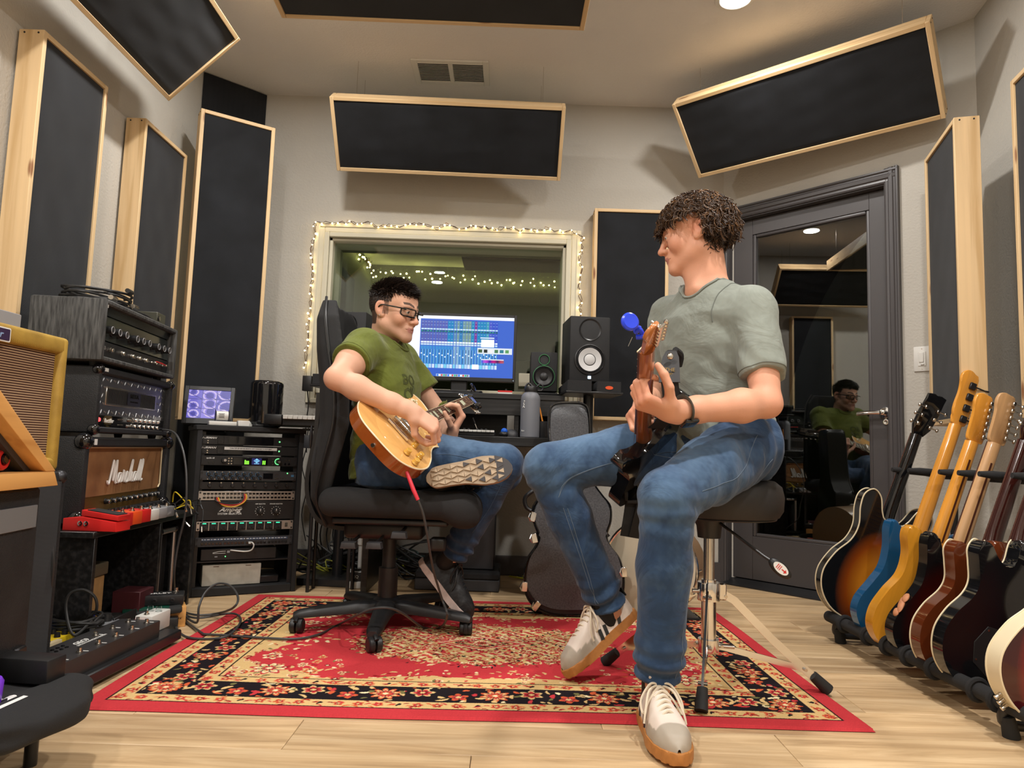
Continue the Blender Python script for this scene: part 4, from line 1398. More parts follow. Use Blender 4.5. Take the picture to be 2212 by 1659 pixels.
t = unit('headphone_amplifier', 'silver and black headphone amplifier with green lit displays', 0.290, U, M['brushed'])
grn = emat('green_digits', (0.05, 0.9, 0.45), 1.6)
for k in range(9):
 x = -0.181 + k * 0.0405
 MB().box((x, -0.0008, 0.0205), (0.037, 0.002, 0.037), bev=0.001).obj('channel_panel', M['black_plastic'], t)
mb = MB()
for k in range(9):
 for q in range(3):
  mb.box((-0.181 + k * 0.0405 - 0.006 + 0.006 * q, -0.0022, 0.034), (0.0048, 0.0008, 0.0045))
mb.stuff('lit_digits', grn, t)
row_knobs(t, 'channel_knob', [-0.189 + k * 0.0405 for k in range(9)] + [-0.172 + k * 0.0405 for k in range(9)], 0.013, 0.0062, 0.009, M['black_satin'])
MB().box((0.182, -0.001, 0.022), (0.012, 0.003, 0.02), bev=0.001).obj('power_switch', M['black_gloss'], t)
t = unit('network_patch_panel', 'dark blue black network patch panel with one white lead', 0.218, U, M['dark_grey'])
mb = MB()
for k in range(24):
 x = -0.183 + k * 0.0152 + 0.006 * (k // 6)
 mb.box((x, -0.0006, 0.015), (0.012, 0.002, 0.011), bev=0.001)
mb.stuff('sockets', M['black_gloss'], t)
for k in range(4):
 MB().box((-0.143 + k * 0.097, -0.0008, 0.033), (0.088, 0.001, 0.010)).obj('label_field', mat('label_blue%d' % k, srgb(60, 78, 104), 0.5), t)
mb = MB()
for k in range(40):
 mb.box((-0.184 + k * 0.0094 + 0.002 * (k % 3), -0.0016, 0.034), (0.006, 0.0006, 0.003))
mb.stuff('handwriting', M['white_print'], t)
ld = empty('network_lead', 'white network lead plugged into the dark patch panel', 'cable')
ld.matrix_world = MR @ T(RW / 2, 0.022, 0.218)
MB().tube(smooth_path([(0.022, -0.004, 0.015), (0.028, -0.022, 0.018), (0.036, -0.028, 0.006), (0.028, -0.022, -0.016), (0.0, -0.006, -0.024), (-0.06, 0.01, -0.018)], 6), 0.0032, 8).obj('cord', M['white_plastic'], ld)
MB().box((0.020, -0.006, 0.015), (0.011, 0.02, 0.009), bev=0.001).obj('plug', M['white_plastic'], ld)
nv = empty('video_recorder', 'black video recorder box with a tiny green light on the rack shelf', 'recorder')
nv.matrix_world = MR @ T(RW / 2 - 0.02, 0.03, 0.1545)
MB().box((0, 0.13, 0.027), (0.33, 0.26, 0.052), bev=0.002).obj('housing', M['black_satin'], nv)
mb = MB()
mb.tube(smooth_path([(-0.115, -0.0008, 0.036), (-0.09, -0.0008, 0.041), (-0.06, -0.0008, 0.042)], 4), 0.0014, 4)
mb.box((-0.088, -0.0008, 0.033), (0.055, 0.001, 0.0016))
mb.stuff('swoosh_logo', M['white_print'], nv)
MB().box((-0.048, -0.0008, 0.039), (0.012, 0.0012, 0.010)).obj('logo_tile', M['grey_plastic'], nv)
dots(nv, 'green_lights', [(-0.06, 0.018)], 0.0026, M['green_led'])
MB().box((-0.10, -0.0008, 0.018), (0.012, 0.0016, 0.005)).obj('usb_socket', M['grey_plastic'], nv)
bx = empty('storage_box', 'flat white cardboard box lying in the bottom of the rack', 'box')
bx.matrix_world = MR @ T(RW / 2 - 0.045, 0.04, 0.039)
MB().box((0, 0.14, 0.048), (0.255, 0.28, 0.095), bev=0.002).obj('carton', mat('white_carton', srgb(176, 170, 156), 0.7, noise=30), bx)
mb = MB()
for x in (-0.07, 0.07):
 mb.tube([(x - 0.012, -0.001, 0.088), (x + 0.012, -0.001, 0.088)], 0.0012, 4)
mb.stuff('staples', M['copper'], bx)
ps = MB().box((0, 0.05, 0.018), (0.09, 0.10, 0.034), bev=0.004).obj('power_supply', M['black_plastic'])
ps.matrix_world = MR @ T(RW - 0.115, 0.05, 0.0385)
tag(ps, 'black power brick in the bottom right of the rack', 'power supply')
TOP = RH + 0.0005
sc = empty('security_monitor', 'small black monitor leaning back on the rack, showing purple camera views', 'monitor')
p0 = at(366, 826, 3.24)
sc.matrix_world = MR @ T(0.045, 0.11, TOP) @ rotz(math.radians(-14)) @ Matrix.Rotation(math.radians(-14), 4, 'X')
SWd, SHt = 0.222, 0.185
MB().box((0, 0.013, SHt / 2 + 0.006), (SWd, 0.024, SHt), bev=0.003).obj('housing', M['black_plastic'], sc)
def cams():
 H_, W_ = 60, 80
 im = np.zeros((H_, W_, 3))
 im[:] = (120, 108, 214)
 yy, xx = np.mgrid[0:H_, 0:W_]
 for r_ in range(3):
  for c_ in range(3):
   y0, y1, x0, x1 = r_ * 20, r_ * 20 + 19, c_ * 27, min(W_, c_ * 27 + 26)
   k = r_ * 3 + c_
   cx, cy, R = x0 + 8 + (k * 5) % 13, y0 + 4 + (k * 7) % 12, 9 + (k % 3) * 3
   d = np.hypot(xx - cx, (yy - cy) * 1.2)
   m = (yy >= y0) & (yy < y1) & (xx >= x0) & (xx < x1)
   base = np.array([(112, 104, 206), (140, 126, 226), (96, 92, 190)][k % 3])
   im[m] = base
   im[m & (np.abs(d - R) < 1.6)] = (206, 188, 240)
   im[m & (d < R - 4)] = (78, 74, 168)
   im[m & (xx - x0 + (yy - y0) * 0.6 < 5)] = (158, 146, 232)
   im[m & (np.abs((xx - x0) * 0.5 - (yy - y0) + 6) < 0.8)] = (70, 66, 150)
 im[19::20] = (70, 66, 140)
 im[:, 26::27] = (70, 66, 140)
 return linv(im[::-1])
pixel_panel('screen', SWd - 0.036, SHt - 0.045, cams(), vmat('security_screen', 0.3, emit=0.9), sc, facing(0, 0.0003, SHt / 2 + 0.010))
mb = MB()
for x0, x1, z0, z1 in ((-SWd / 2, -SWd / 2 + 0.018, 0.006, SHt + 0.006), (SWd / 2 - 0.018, SWd / 2, 0.006, SHt + 0.006), (-SWd / 2 + 0.018, SWd / 2 - 0.018, 0.006, 0.032), (-SWd / 2 + 0.018, SWd / 2 - 0.018, SHt - 0.013, SHt + 0.006)):
 mb.box(((x0 + x1) / 2, -0.001, (z0 + z1) / 2), (x1 - x0, 0.004, z1 - z0), bev=0.001)
mb.obj('bezel', M['black_plastic'], sc)
MB().box((0, 0.07, 0.006), (0.14, 0.11, 0.012), bev=0.002).obj('foot', M['black_plastic'], sc)
sp = empty('wire_spool', 'spool of white labelled solder wire in front of the purple screen', 'spool')
sp.matrix_world = MR @ T(0.102, 0.035, TOP + 0.019)
MB().cyl((-0.026, 0, 0.027), (0.026, 0, 0.027), 0.0215, n=24).obj('wound_wire', M['white_plastic'], sp)
for x in (-0.030, 0.028):
 MB().lathe([(0, 0), (0.027, 0), (0.028, 0.0015), (0.0, 0.002)], (x, 0, 0.027), (1, 0, 0), 28).obj('flange', M['black_plastic'], sp)
mb = MB()
for k in range(5):
 mb.box((-0.004, -0.0218, 0.016 + 0.005 * k), (0.026 - 0.004 * (k % 2), 0.001, 0.0014))
mb.stuff('print_lines', M['black_matte'], sp)
for nm, lb, x, y, sx, sy, h, z in (('plastic_tray', 'white translucent plastic tray under the wire spool', 0.105, 0.045, 0.12, 0.08, 0.019, 0.0),):
 o = MB().box((0, 0, h / 2), (sx, sy, h), bev=0.003, seg=2).obj(nm, M['white_plastic'])
 o.matrix_world = MR @ T(x, y, TOP + z)
 tag(o, lb, 'tray')
o = MB().box((0, 0, 0.013), (0.052, 0.05, 0.026), bev=0.002).obj('small_carton', M['white_print'])
o.matrix_world = MR @ T(0.198, 0.04, TOP)
tag(o, 'small white box beside the wire spool on the rack', 'box')
mb = MB()
for k in range(5):
 mb.ring((0, 0, 0.004 + 0.0045 * k), (0, 0, 1), 0.036 - 0.002 * k, 0.0022, 22, 6)
o = mb.obj('coiled_cable', M['white_plastic'])
o.matrix_world = MR @ T(0.215, 0.125, TOP)
tag(o, 'coil of thin white cable on the rack beside the black cylinder', 'cable')
mp = empty('cylinder_computer', 'glossy black cylindrical computer on the rack top', 'computer')
mp.matrix_world = MR @ T(0.318, 0.17, TOP)
mb = MB()
mb.lathe([(0, 0.004), (0.070, 0.004), (0.0775, 0.012), (0.0785, 0.022), (0.0785, 0.212), (0.077, 0.222), (0.070, 0.230), (0.062, 0.233), (0.056, 0.230), (0.052, 0.218), (0, 0.215)], n=48)
mb.obj('shell', M['black_gloss'], mp)
MB().cyl((0, 0, 0), (0, 0, 0.005), 0.066, n=32).obj('foot_ring', M['rubber'], mp)
o = MB().box((0, 0, 0.007), (0.05, 0.03, 0.014), bev=0.003).obj('adapter', M['black_plastic'])
o.matrix_world = MR @ T(0.265, 0.05, TOP)
tag(o, 'small black adapter on the rack top edge before the black cylinder', 'adapter')
# amplifier stack on the left
hd = V(-0.10, 1.0, 0).normalized()
def head_frame(x, y, z, d=hd):
 return basis(d, V(-d.y, d.x, 0), ZU, V(x, y, z))
def tolex(name, c, rough=0.6):
 t = NT(name).set(c, rough, 0, 0.35)
 v = t.coord()
 n = t.n('ShaderNodeTexVoronoi', i_Scale=380.0)
 t.l(v, n.inputs['Vector'])
 t.bump(n.outputs['Distance'], 0.6, 0.0015)
 n2 = t.n('ShaderNodeTexNoise', i_Scale=14.0, i_Detail=4.0)
 t.l(v, n2.inputs['Vector'])
 t.l(t.ramp(n2.outputs[0], [(0.3, [q * 0.8 for q in c]), (0.7, [q * 1.25 for q in c])]), t.b.inputs['Base Color'])
 return t.m
M['tolex_black'] = tolex('tolex_black', (0.016, 0.016, 0.017))
t = NT('tolex_grey').set((0.05, 0.05, 0.05), 0.75)
v = t.coord('Object', (120, 120, 14))
n = t.n('ShaderNodeTexNoise', i_Scale=1.0, i_Detail=4.0)
t.l(v, n.inputs['Vector'])
t.l(t.ramp(n.outputs[0], [(0.35, (0.018, 0.018, 0.018)), (0.65, (0.085, 0.085, 0.082))]), t.b.inputs['Base Color'])
t.bump(n.outputs[0], 0.4)
M['tolex_grey'] = t.m
def shell(mb, L, D, H, t, open_h0, open_h1):
 mb.box((t / 2, D / 2, H / 2), (t, D, H), bev=0.008, seg=2)
 mb.box((L - t / 2, D / 2, H / 2), (t, D, H), bev=0.008, seg=2)
 mb.box((L / 2, D / 2, t * 0.4), (L - 2 * t + 0.01, D - 0.004, t * 0.8), bev=0.004)
 mb.box((L / 2, D / 2, H - t * 0.5), (L - 2 * t + 0.01, D - 0.002, t), bev=0.006)
 mb.box((L / 2, D - 0.006, H / 2), (L - 2 * t + 0.01, 0.01, H - t))
 return mb
def corner_caps(t, L, D, H, r, zs=(0, 1)):
 for x in (0, L):
  for z in zs:
   mb = MB()
   mb.sph((x + (r * 0.55 if x == 0 else -r * 0.55), r * 0.5, (r * 0.55 if z == 0 else H - r * 0.55)), r, 14, 10)
   mb.obj('corner_cap', M['black_gloss'], t)
def jack_knobs(t, name, xs, z, y, r, h, m, cap=None):
 p = None
 for x in xs:
  if p is None:
   p = MB().lathe([(0, 0), (r, 0), (r * 0.95, h * 0.25), (r * 0.82, h * 0.3), (r * 0.78, h), (r * 0.7, h + 0.001), (0, h + 0.001)], (0, 0, 0), (0, -1, 0), 16).obj(name, m, t)
   o = p
  else:
   o = p.copy()
   COL.objects.link(o)
  o.location = (x, y, z)
  if cap:
   MB().ring((0, -h - 0.001, 0), (0, -1, 0), r * 0.72, 0.0014, 16, 5).obj('metal_rim', cap, o)
def feet(t, L, D, dz=0.014):
 for x in (0.06, L - 0.06):
  for y in (0.05, D - 0.05):
   MB().lathe([(0, -dz), (0.014, -dz), (0.017, 0.002), (0, 0.002)], (x, y, 0), n=14).obj('rubber_foot', M['rubber'], t)
CABH = 0.398
cab = empty('equipment_cabinet', 'low black open cabinet under the amplifier heads', 'cabinet')
cab.matrix_world = head_frame(-1.322, 2.30, 0.0, V(-0.045, 1, 0).normalized())
CL, CD = 0.80, 0.39
MB().box((CL / 2 - 0.01, CD / 2, CABH - 0.01), (CL + 0.02, CD + 0.01, 0.02), bev=0.002).obj('top_board', M['ash_black'], cab)
for x in (0.009, CL * 0.60, CL - 0.009):
 MB().box((x, CD / 2, CABH / 2 - 0.01), (0.018, CD, CABH - 0.02), bev=0.001).obj('upright_board', M['ash_black'], cab)
MB().box((CL / 2, CD / 2, 0.03), (CL - 0.04, CD - 0.01, 0.018)).obj('bottom_board', M['ash_black'], cab)
MB().box((CL / 2, CD - 0.004, CABH / 2), (CL - 0.04, 0.008, CABH - 0.05)).obj('back_board', M['ash_black'], cab)
MC = cab.matrix_world.copy()
def on_cab(o, x, y, z):
 o.matrix_world = MC @ T(x, y, z)
 return o
o = empty('cardboard_box', 'plain brown cardboard box inside the open cabinet', 'box')
on_cab(o, 0.16, 0.10, 0.0395)
MB().box((0.05, 0.08, 0.085), (0.16, 0.15, 0.17), bev=0.002).obj('carton', M['cardboard'], o)
MB().box((0.05, 0.08, 0.171), (0.16, 0.03, 0.001)).obj('tape', mat('parcel_tape', srgb(186, 150, 96), 0.3), o)
o = empty('effects_pedal', 'grey metal pedal lying on the brown box in the cabinet', 'pedal')
on_cab(o, 0.17, 0.10, 0.2115)
MB().prism([(0, 0), (0.13, 0), (0.13, 0.11), (0, 0.11)], 0, 0.045, bev=0.004).obj('housing', mat('olive_metal', srgb(120, 112, 92), 0.4, 0.5), o)
MB().cyl((0.065, 0.03, 0.045), (0.065, 0.03, 0.06), 0.006, n=12).obj('footswitch', M['chrome'], o)
o = MB().box((0.07, 0, 0.052), (0.15, 0.008, 0.105), bev=0.001).obj('instruction_card', M['black_plastic'])
on_cab(o, 0.10, -0.045, 0.0)
o.matrix_world = MC @ T(0.10, -0.045, 0.0) @ Matrix.Rotation(-0.12, 4, 'X')
tag(o, 'black card reading HARD CLUTCH standing before the cabinet', 'card')
cl_ = text('lettering', 'HARD\nCLUTCH', 0.026, M['white_print'], o, facing(0.065, -0.0047, 0.03), bold=0.0004)
o = MB().box((0.0, 0.05, 0.05), (0.11, 0.10, 0.10), bev=0.002).obj('maroon_box', mat('maroon', srgb(70, 20, 26), 0.6))
on_cab(o, 0.40, 0.0, 0.0395)
tag(o, 'dark maroon box in the shadow inside the open cabinet', 'box')
tr = empty('trolley_case', 'black case with silver telescopic pull handle in the cabinet', 'case')
on_cab(tr, 0.50, 0.012, 0.0395)
MB().box((0.135, 0.20, 0.13), (0.26, 0.24, 0.26), bev=0.01, seg=2).obj('case_body', M['black_matte'], tr)
for x in (0.06, 0.20):
 MB().tube([(x, 0.03, 0.0), (x, 0.03, 0.285)], 0.013 if x < .1 else 0.009, 12).obj('handle_rod', M['brushed'], tr)
MB().tube([(0.05, 0.03, 0.290), (0.21, 0.03, 0.290)], 0.0125, 12).obj('handle_grip', M['brushed'], tr)
for x in (0.06, 0.20):
 MB().sph((x, 0.03, 0.29), 0.017, 14, 10).obj('grip_end', M['black_gloss'], tr)
LM, DM, HM = 0.745, 0.215, 0.288
hm = empty('guitar_amplifier', 'black head with brown woven front and white script, lowest of the three stacked heads', 'amplifier')
hm.matrix_world = head_frame(-1.405, 2.345, CABH + 0.0145)
mb = MB()
shell(mb, LM, DM, HM, 0.034, 0, 0)
mb.obj('cabinet', M['tolex_black'], hm)
t = NT('wicker_cloth').set(srgb(140, 96, 56), 0.8)
v = t.coord('Object', (1, 1, 1))
w1 = t.n('ShaderNodeTexWave', i_Scale=190.0, i_Distortion=0.6, wave_type='BANDS', bands_direction='X')
w2 = t.n('ShaderNodeTexWave', i_Scale=190.0, i_Distortion=0.6, wave_type='BANDS', bands_direction='Z')
nz = t.n('ShaderNodeTexNoise', i_Scale=9.0, i_Detail=5.0)
for q in (w1, w2, nz):
 t.l(v, q.inputs['Vector'])
ad = t.n('ShaderNodeMath', operation='MULTIPLY')
t.l(w1.outputs['Fac'], ad.inputs[0])
t.l(w2.outputs['Fac'], ad.inputs[1])
t.l(t.ramp(nz.outputs[0], [(0.3, srgb(124, 84, 48)), (0.7, srgb(160, 114, 70))]), t.b.inputs['Base Color'])
t.bump(ad.outputs[0], 0.5, 0.001)
M['wicker'] = t.m
MB().box((LM / 2, 0.030, 0.168), (LM - 0.066, 0.006, 0.174)).obj('front_cloth', M['wicker'], hm)
mb = MB()
P = [(0.034, 0.022, 0.252), (LM - 0.036, 0.022, 0.252), (LM - 0.036, 0.022, 0.098), (LM - 0.052, 0.022, 0.084)]
mb.tube(P, 0.0032, 6)
mb.obj('gold_piping', M['cream'], hm)
MB().box((LM / 2, 0.032, 0.056), (LM - 0.066, 0.006, 0.060)).obj('control_panel', mat('brushed_gold', srgb(150, 116, 60), 0.35, 0.8), hm)
jack_knobs(hm, 'control_knob', [0.235 + k * 0.047 for k in range(8)] + [0.62, 0.655, 0.69], 0.058, 0.028, 0.0105, 0.016, M['black_satin'])
jack_knobs(hm, 'knob_cap', [0.235 + k * 0.047 for k in range(8)] + [0.62, 0.655, 0.69], 0.058, 0.0115, 0.0085, 0.001, M['chrome'])
MB().box((0.06, 0.024, 0.058), (0.016, 0.012, 0.028), bev=0.002).obj('rocker_switch', M['black_gloss'], hm)
corner_caps(hm, LM, DM, HM, 0.030)
MB().box((0.066, -0.0006, HM - 0.017), (0.020, 0.001, 0.020)).obj('price_sticker', M['white_print'], hm)
feet(hm, LM, DM)
SCRIPT = [
 [(0.00, 0.12), (0.02, 0.02), (0.10, 0.0), (0.20, 0.40), (0.34, 1.0), (0.36, 0.5), (0.35, 0.10), (0.46, 0.60), (0.56, 1.0), (0.55, 0.5), (0.52, 0.03), (0.58, 0.0)],
 [(0.86, 0.40), (0.74, 0.40), (0.66, 0.16), (0.70, 0.0), (0.80, 0.12), (0.88, 0.42), (0.84, 0.06), (0.90, 0.02)],
 [(0.94, 0.02), (1.04, 0.42), (1.05, 0.52), (1.12, 0.42), (1.10, 0.06), (1.16, 0.02)],
 [(1.16, 0.04), (1.30, 0.46), (1.36, 0.22), (1.30, 0.0), (1.20, 0.02)],
 [(1.38, 0.0), (1.62, 0.92), (1.66, 0.86), (1.50, 0.02), (1.62, 0.38), (1.68, 0.36), (1.64, 0.04), (1.70, 0.02)],
 [(1.96, 0.40), (1.84, 0.40), (1.76, 0.16), (1.80, 0.0), (1.90, 0.12), (1.98, 0.42), (1.94, 0.06), (2.00, 0.02)],
 [(2.00, 0.04), (2.22, 0.92), (2.27, 0.84), (2.12, 0.10), (2.18, 0.02)],
 [(2.18, 0.04), (2.40, 0.94), (2.45, 0.86), (2.30, 0.10), (2.36, 0.0), (2.44, 0.06)],
]
mb = MB()
for st in SCRIPT:
 pts = [(p[0] * 0.122, 0.024, p[1] * 0.082) for p in st]
 pp_ = smooth_path(pts, 6)
 mb.tube([(p.x, 0.022, p.z) for p in pp_], 0.0040, 6)
mb.stuff('script_logo', mat('logo_white', (0.78, 0.76, 0.72), 0.35), hm, m=T(0.225, 0, 0.122))
LD, DD_, HD_ = 0.665, 0.235, 0.228
zd = CABH + 0.0145 + HM + 0.0145
hr = empty('guitar_amplifier', 'black head with diamond plate metal front and chrome knobs, middle of the three stacked heads', 'amplifier')
hr.matrix_world = head_frame(-1.400, 2.380, zd)
mb = MB()
shell(mb, LD, DD_, HD_, 0.026, 0, 0)
mb.obj('cabinet', M['tolex_black'], hr)
t = NT('diamond_plate').set((0.32, 0.32, 0.325), 0.32, 1.0)
M['diamond_plate'] = t.m
MB().box((LD / 2, 0.022, 0.132), (LD - 0.05, 0.005, 0.140)).obj('front_plate', M['diamond_plate'], hr)
mb = MB()
for i in range(21):
 for j in range(5):
  x = 0.045 + i * 0.0285 + (0.014 if j % 2 else 0)
  z = 0.074 + j * 0.0285
  if x > LD - 0.045 or (0.10 < x < LD - 0.13 and 0.098 < z < 0.165):
   continue
  a = 1.05 if (i + j) % 2 else -0.35
  mb.sph((x, 0.0195, z), (0.0105, 0.0022, 0.0028), 8, 5, rot=(0, -a, 0))
mb.stuff('raised_lugs', M['brushed'], hr)
mb = MB()
mb.box((LD / 2 - 0.015, 0.0185, 0.132), (0.44, 0.003, 0.066), bev=0.001)
mb.obj('grille_plate', M['nickel'], hr)
mb = MB()
for k in range(44):
 x = LD / 2 - 0.015 - 0.205 + k * 0.0095
 if abs(x - (LD / 2 - 0.015)) > 0.062:
  mb.box((x, 0.0165, 0.132), (0.0046, 0.002, 0.052))
mb.stuff('grille_slots', M['black_matte'], hr)
MB().prism(rrect(0.115, 0.05, 0.008), 0, 0.004, m=facing(LD / 2 - 0.015, 0.017, 0.132)).obj('name_badge', M['dark_metal'], hr)
text('lettering', 'MESA', 0.022, M['black_gloss'], hr, facing(LD / 2 - 0.015, 0.0126, 0.142), sx=1.4, bold=0.0004)
text('lettering', 'ENGINEERING', 0.009, M['black_gloss'], hr, facing(LD / 2 - 0.015, 0.0126, 0.122), sx=1.2)
MB().box((LD - 0.10, 0.0185, 0.070), (0.075, 0.001, 0.013)).obj('masking_tape', M['grey_plastic'], hr)
MB().box((LD / 2, 0.024, 0.042), (LD - 0.05, 0.005, 0.046)).obj('control_panel', M['black_gloss'], hr)
xs = [0.335 + k * 0.043 for k in range(6)]
for zz, off in ((0.054, 0.0), (0.030, -0.004)):
 jack_knobs(hr, 'chrome_knob', [x + off for x in xs], zz, 0.022, 0.0105, 0.018, M['chrome'])
MB().lathe([(0, 0), (0.008, 0), (0.006, 0.006), (0, 0.008)], (0.062, 0.021, 0.046), (0, -1, 0), 14).obj('jewel_light', M['red_led'], hr)
mb = MB()
mb.prism([(0.030 * math.cos(a * PI / 12), 0.024 * math.sin(a * PI / 12)) for a in range(24)], 0, 0.001, m=facing(0.135, 0.0212, 0.046))
mb.obj('gold_badge', M['gold_metal'], hr)
text('lettering', 'Rectifier', 0.021, M['white_print'], hr, facing(0.137, 0.019, 0.044), shear=0.3, bold=0.0004)
text('lettering', 'SOLO HEAD', 0.008, M['black_gloss'], hr, facing(0.135, 0.0195, 0.029))
dots_ = MB()
for x, z in ((0.038, 0.052), (0.036, 0.034), (0.235, 0.052), (0.235, 0.032)):
 dots_.cyl((x, 0.021, z), (x, 0.012, z), 0.0028, n=8)
dots_.stuff('toggle_switches', M['nickel'], hr)
corner_caps(hr, LD, DD_, HD_, 0.020)
MB().box((0.045, -0.0006, HD_ - 0.010), (0.028, 0.001, 0.012)).obj('price_sticker', M['white_print'], hr)
feet(hr, LD, DD_)
LZ, DZ, HZ = 0.660, 0.245, 0.212
zz_ = zd + HD_ + 0.0145
hz_ = empty('guitar_amplifier', 'grey textured head with row of black knobs, topmost of the three stacked heads', 'amplifier')
hz_.matrix_world = head_frame(-1.378, 2.345, zz_)
mb = MB()
shell(mb, LZ, DZ, HZ, 0.020, 0, 0)
mb.obj('cabinet', M['tolex_grey'], hz_)
mm = NT('stained_black_panel').set((0.02, 0.022, 0.022), 0.22, 0.4)
v = mm.coord('Object', (3, 3, 6))
n = mm.n('ShaderNodeTexNoise', i_Scale=1.2, i_Detail=3.0)
mm.l(v, n.inputs['Vector'])
mm.l(mm.ramp(n.outputs[0], [(0.4, (0.010, 0.012, 0.013)), (0.62, (0.05, 0.058, 0.055))]), mm.b.inputs['Base Color'])
MB().box((LZ / 2, 0.035, 0.120), (LZ - 0.04, 0.006, 0.088), rot=(-0.10, 0, 0)).obj('upper_panel', mm.m, hz_)
MB().box((LZ / 2, 0.030, 0.182), (LZ - 0.04, 0.006, 0.034), rot=(0.25, 0, 0)).obj('hood_panel', mm.m, hz_)
MB().box((LZ / 2, 0.030, 0.046), (LZ - 0.04, 0.006, 0.052), rot=(0.1, 0, 0)).obj('lower_panel', M['black_plastic'], hz_)
xs = [0.062 + 0.056 * k for k in range(3)] + [0.264 + 0.056 * k for k in range(3)] + [0.466 + 0.056 * k for k in range(3)]
jack_knobs(hz_, 'control_knob', xs, 0.112, 0.034, 0.0165, 0.034, M['black_satin'], M['grey_plastic'])
jack_knobs(hz_, 'jack_nut', [0.05, 0.115, 0.205, 0.285, 0.345, 0.405], 0.048, 0.026, 0.010, 0.010, M['nickel'])
jack_knobs(hz_, 'mini_toggle', [0.47, 0.52, 0.58], 0.048, 0.026, 0.006, 0.018, M['nickel'])
MB().tube(smooth_path([(0.47, 0.008, 0.052), (0.52, 0.004, 0.05), (0.57, 0.008, 0.048)], 4), 0.0025, 6).obj('red_lead', M['red'], hz_)
MB().box((0.022, 0.006, HZ - 0.022), (0.016, 0.001, 0.014)).obj('price_sticker', M['white_print'], hz_)
feet(hz_, LZ, DZ)
HT = zz_ + HZ
cc = empty('coiled_cable', 'big coil of black instrument cable on top of the grey head', 'cable')
cc.matrix_world = head_frame(-1.378, 2.345, HT + 0.001)
rnd = random.Random(4)
pts = []
for k in range(6 * 22):
 a = k / 22 * 2 * PI
 R = 0.118 + 0.012 * math.sin(k * 0.71) + 0.01 * math.sin(k * 0.29)
 pts.append((0.215 + 1.25 * R * math.cos(a) + 0.012 * math.sin(k * 0.11), 0.125 + 0.80 * R * math.sin(a), 0.007 + 0.0085 * (k / 22) + 0.010 * max(0, math.sin(a + 0.6)) + 0.003 * math.sin(k * 0.5)))
MB().tube(pts, 0.0046, 8).obj('cord', M['cable'], cc)
MB().tube(smooth_path([(0.33, 0.06, 0.02), (0.42, 0.04, 0.016), (0.52, 0.05, 0.012), (0.585, 0.06, 0.010)], 5), 0.0042, 8).obj('tail', M['cable'], cc)
for i, (x, y, z) in enumerate(((0.20, 0.01, 0.062), (0.10, 0.02, 0.016), (0.30, 0.03, 0.024))):
 MB().cyl((x - 0.03, y, z), (x + 0.03, y + 0.01, z + 0.004), 0.0085, n=12).obj('plug_barrel', M['nickel'] if i else M['black_plastic'], cc)
 MB().cyl((x + 0.03, y + 0.01, z + 0.004), (x + 0.055, y + 0.014, z + 0.006), 0.0032, n=8).obj('plug_tip', M['nickel'], cc)
dbx = empty('direct_box', 'small olive grey metal box at the far end of the grey head top', 'box')
dbx.matrix_world = head_frame(-1.378, 2.345, HT + 0.001)
MB().box((0.545, 0.10, 0.024), (0.085, 0.14, 0.046), bev=0.002).obj('housing', mat('olive_box', srgb(66, 66, 54), 0.5), dbx)
MB().lathe([(0, 0), (0.010, 0), (0.009, 0.006), (0, 0.006)], (0.515, 0.03, 0.022), (0, -1, 0), 14).obj('jack_socket', M['black_gloss'], dbx)
ft = empty('tweed_amplifier', 'yellow tweed combo amplifier with brown striped grille at the left edge', 'amplifier')
fd = V(0.0, 1.0, 0)
LF, DF, HF = 0.60, 0.26, 0.375
ft.matrix_world = basis(fd, V(-fd.y, fd.x, 0), ZU, V(-1.272, 2.005 - LF, 0.603))
t = NT('tweed').set(srgb(186, 148, 52), 0.65)
v = t.coord('Object', (1, 1, 1), rot=(0.6, 0.6, 0.4))
w1 = t.n('ShaderNodeTexWave', i_Scale=170.0, i_Distortion=0.5, wave_type='BANDS', bands_direction='DIAGONAL')
nz = t.n('ShaderNodeTexNoise', i_Scale=11.0, i_Detail=5.0)
t.l(v, w1.inputs['Vector'])
t.l(v, nz.inputs['Vector'])
mx = t.n('ShaderNodeMix', data_type='RGBA', blend_type='MULTIPLY')
mx.inputs[0].default_value = 0.35
t.l(t.ramp(nz.outputs[0], [(0.3, srgb(156, 122, 44)), (0.6, srgb(190, 154, 62))]), mx.inputs[6])
t.l(w1.outputs['Color'], mx.inputs[7])
t.l(mx.outputs[2], t.b.inputs['Base Color'])
t.bump(w1.outputs['Fac'], 0.3, 0.001)
M['tweed'] = t.m
mb = MB()
tt = 0.034
mb.box((tt / 2, DF / 2, HF / 2), (tt, DF, HF), bev=0.012, seg=3)
mb.box((LF - tt / 2, DF / 2, HF / 2), (tt, DF, HF), bev=0.012, seg=3)
mb.box((LF / 2, DF / 2, HF - 0.024), (LF - 0.02, DF - 0.001, 0.048), bev=0.012, seg=3)
mb.box((LF / 2, DF / 2, 0.018), (LF - 0.02, DF - 0.001, 0.036), bev=0.010, seg=3)
mb.box((LF / 2, DF - 0.006, HF / 2), (LF - 0.05, 0.010, HF - 0.06))
mb.obj('cabinet', M['tweed'], ft)
t = NT('grille_cloth').set(srgb(96, 66, 44), 0.85)
v = t.coord('Object', (1, 1, 1))
w1 = t.n('ShaderNodeTexWave', i_Scale=48.0, wave_type='BANDS', bands_direction='Z')
t.l(v, w1.inputs['Vector'])
t.l(t.ramp(w1.outputs['Fac'], [(0.55, srgb(72, 46, 32)), (0.78, srgb(80, 52, 36)), (0.86, srgb(196, 166, 130))]), t.b.inputs['Base Color'])
t.bump(w1.outputs['Fac'], 0.3)
M['grille_cloth'] = t.m
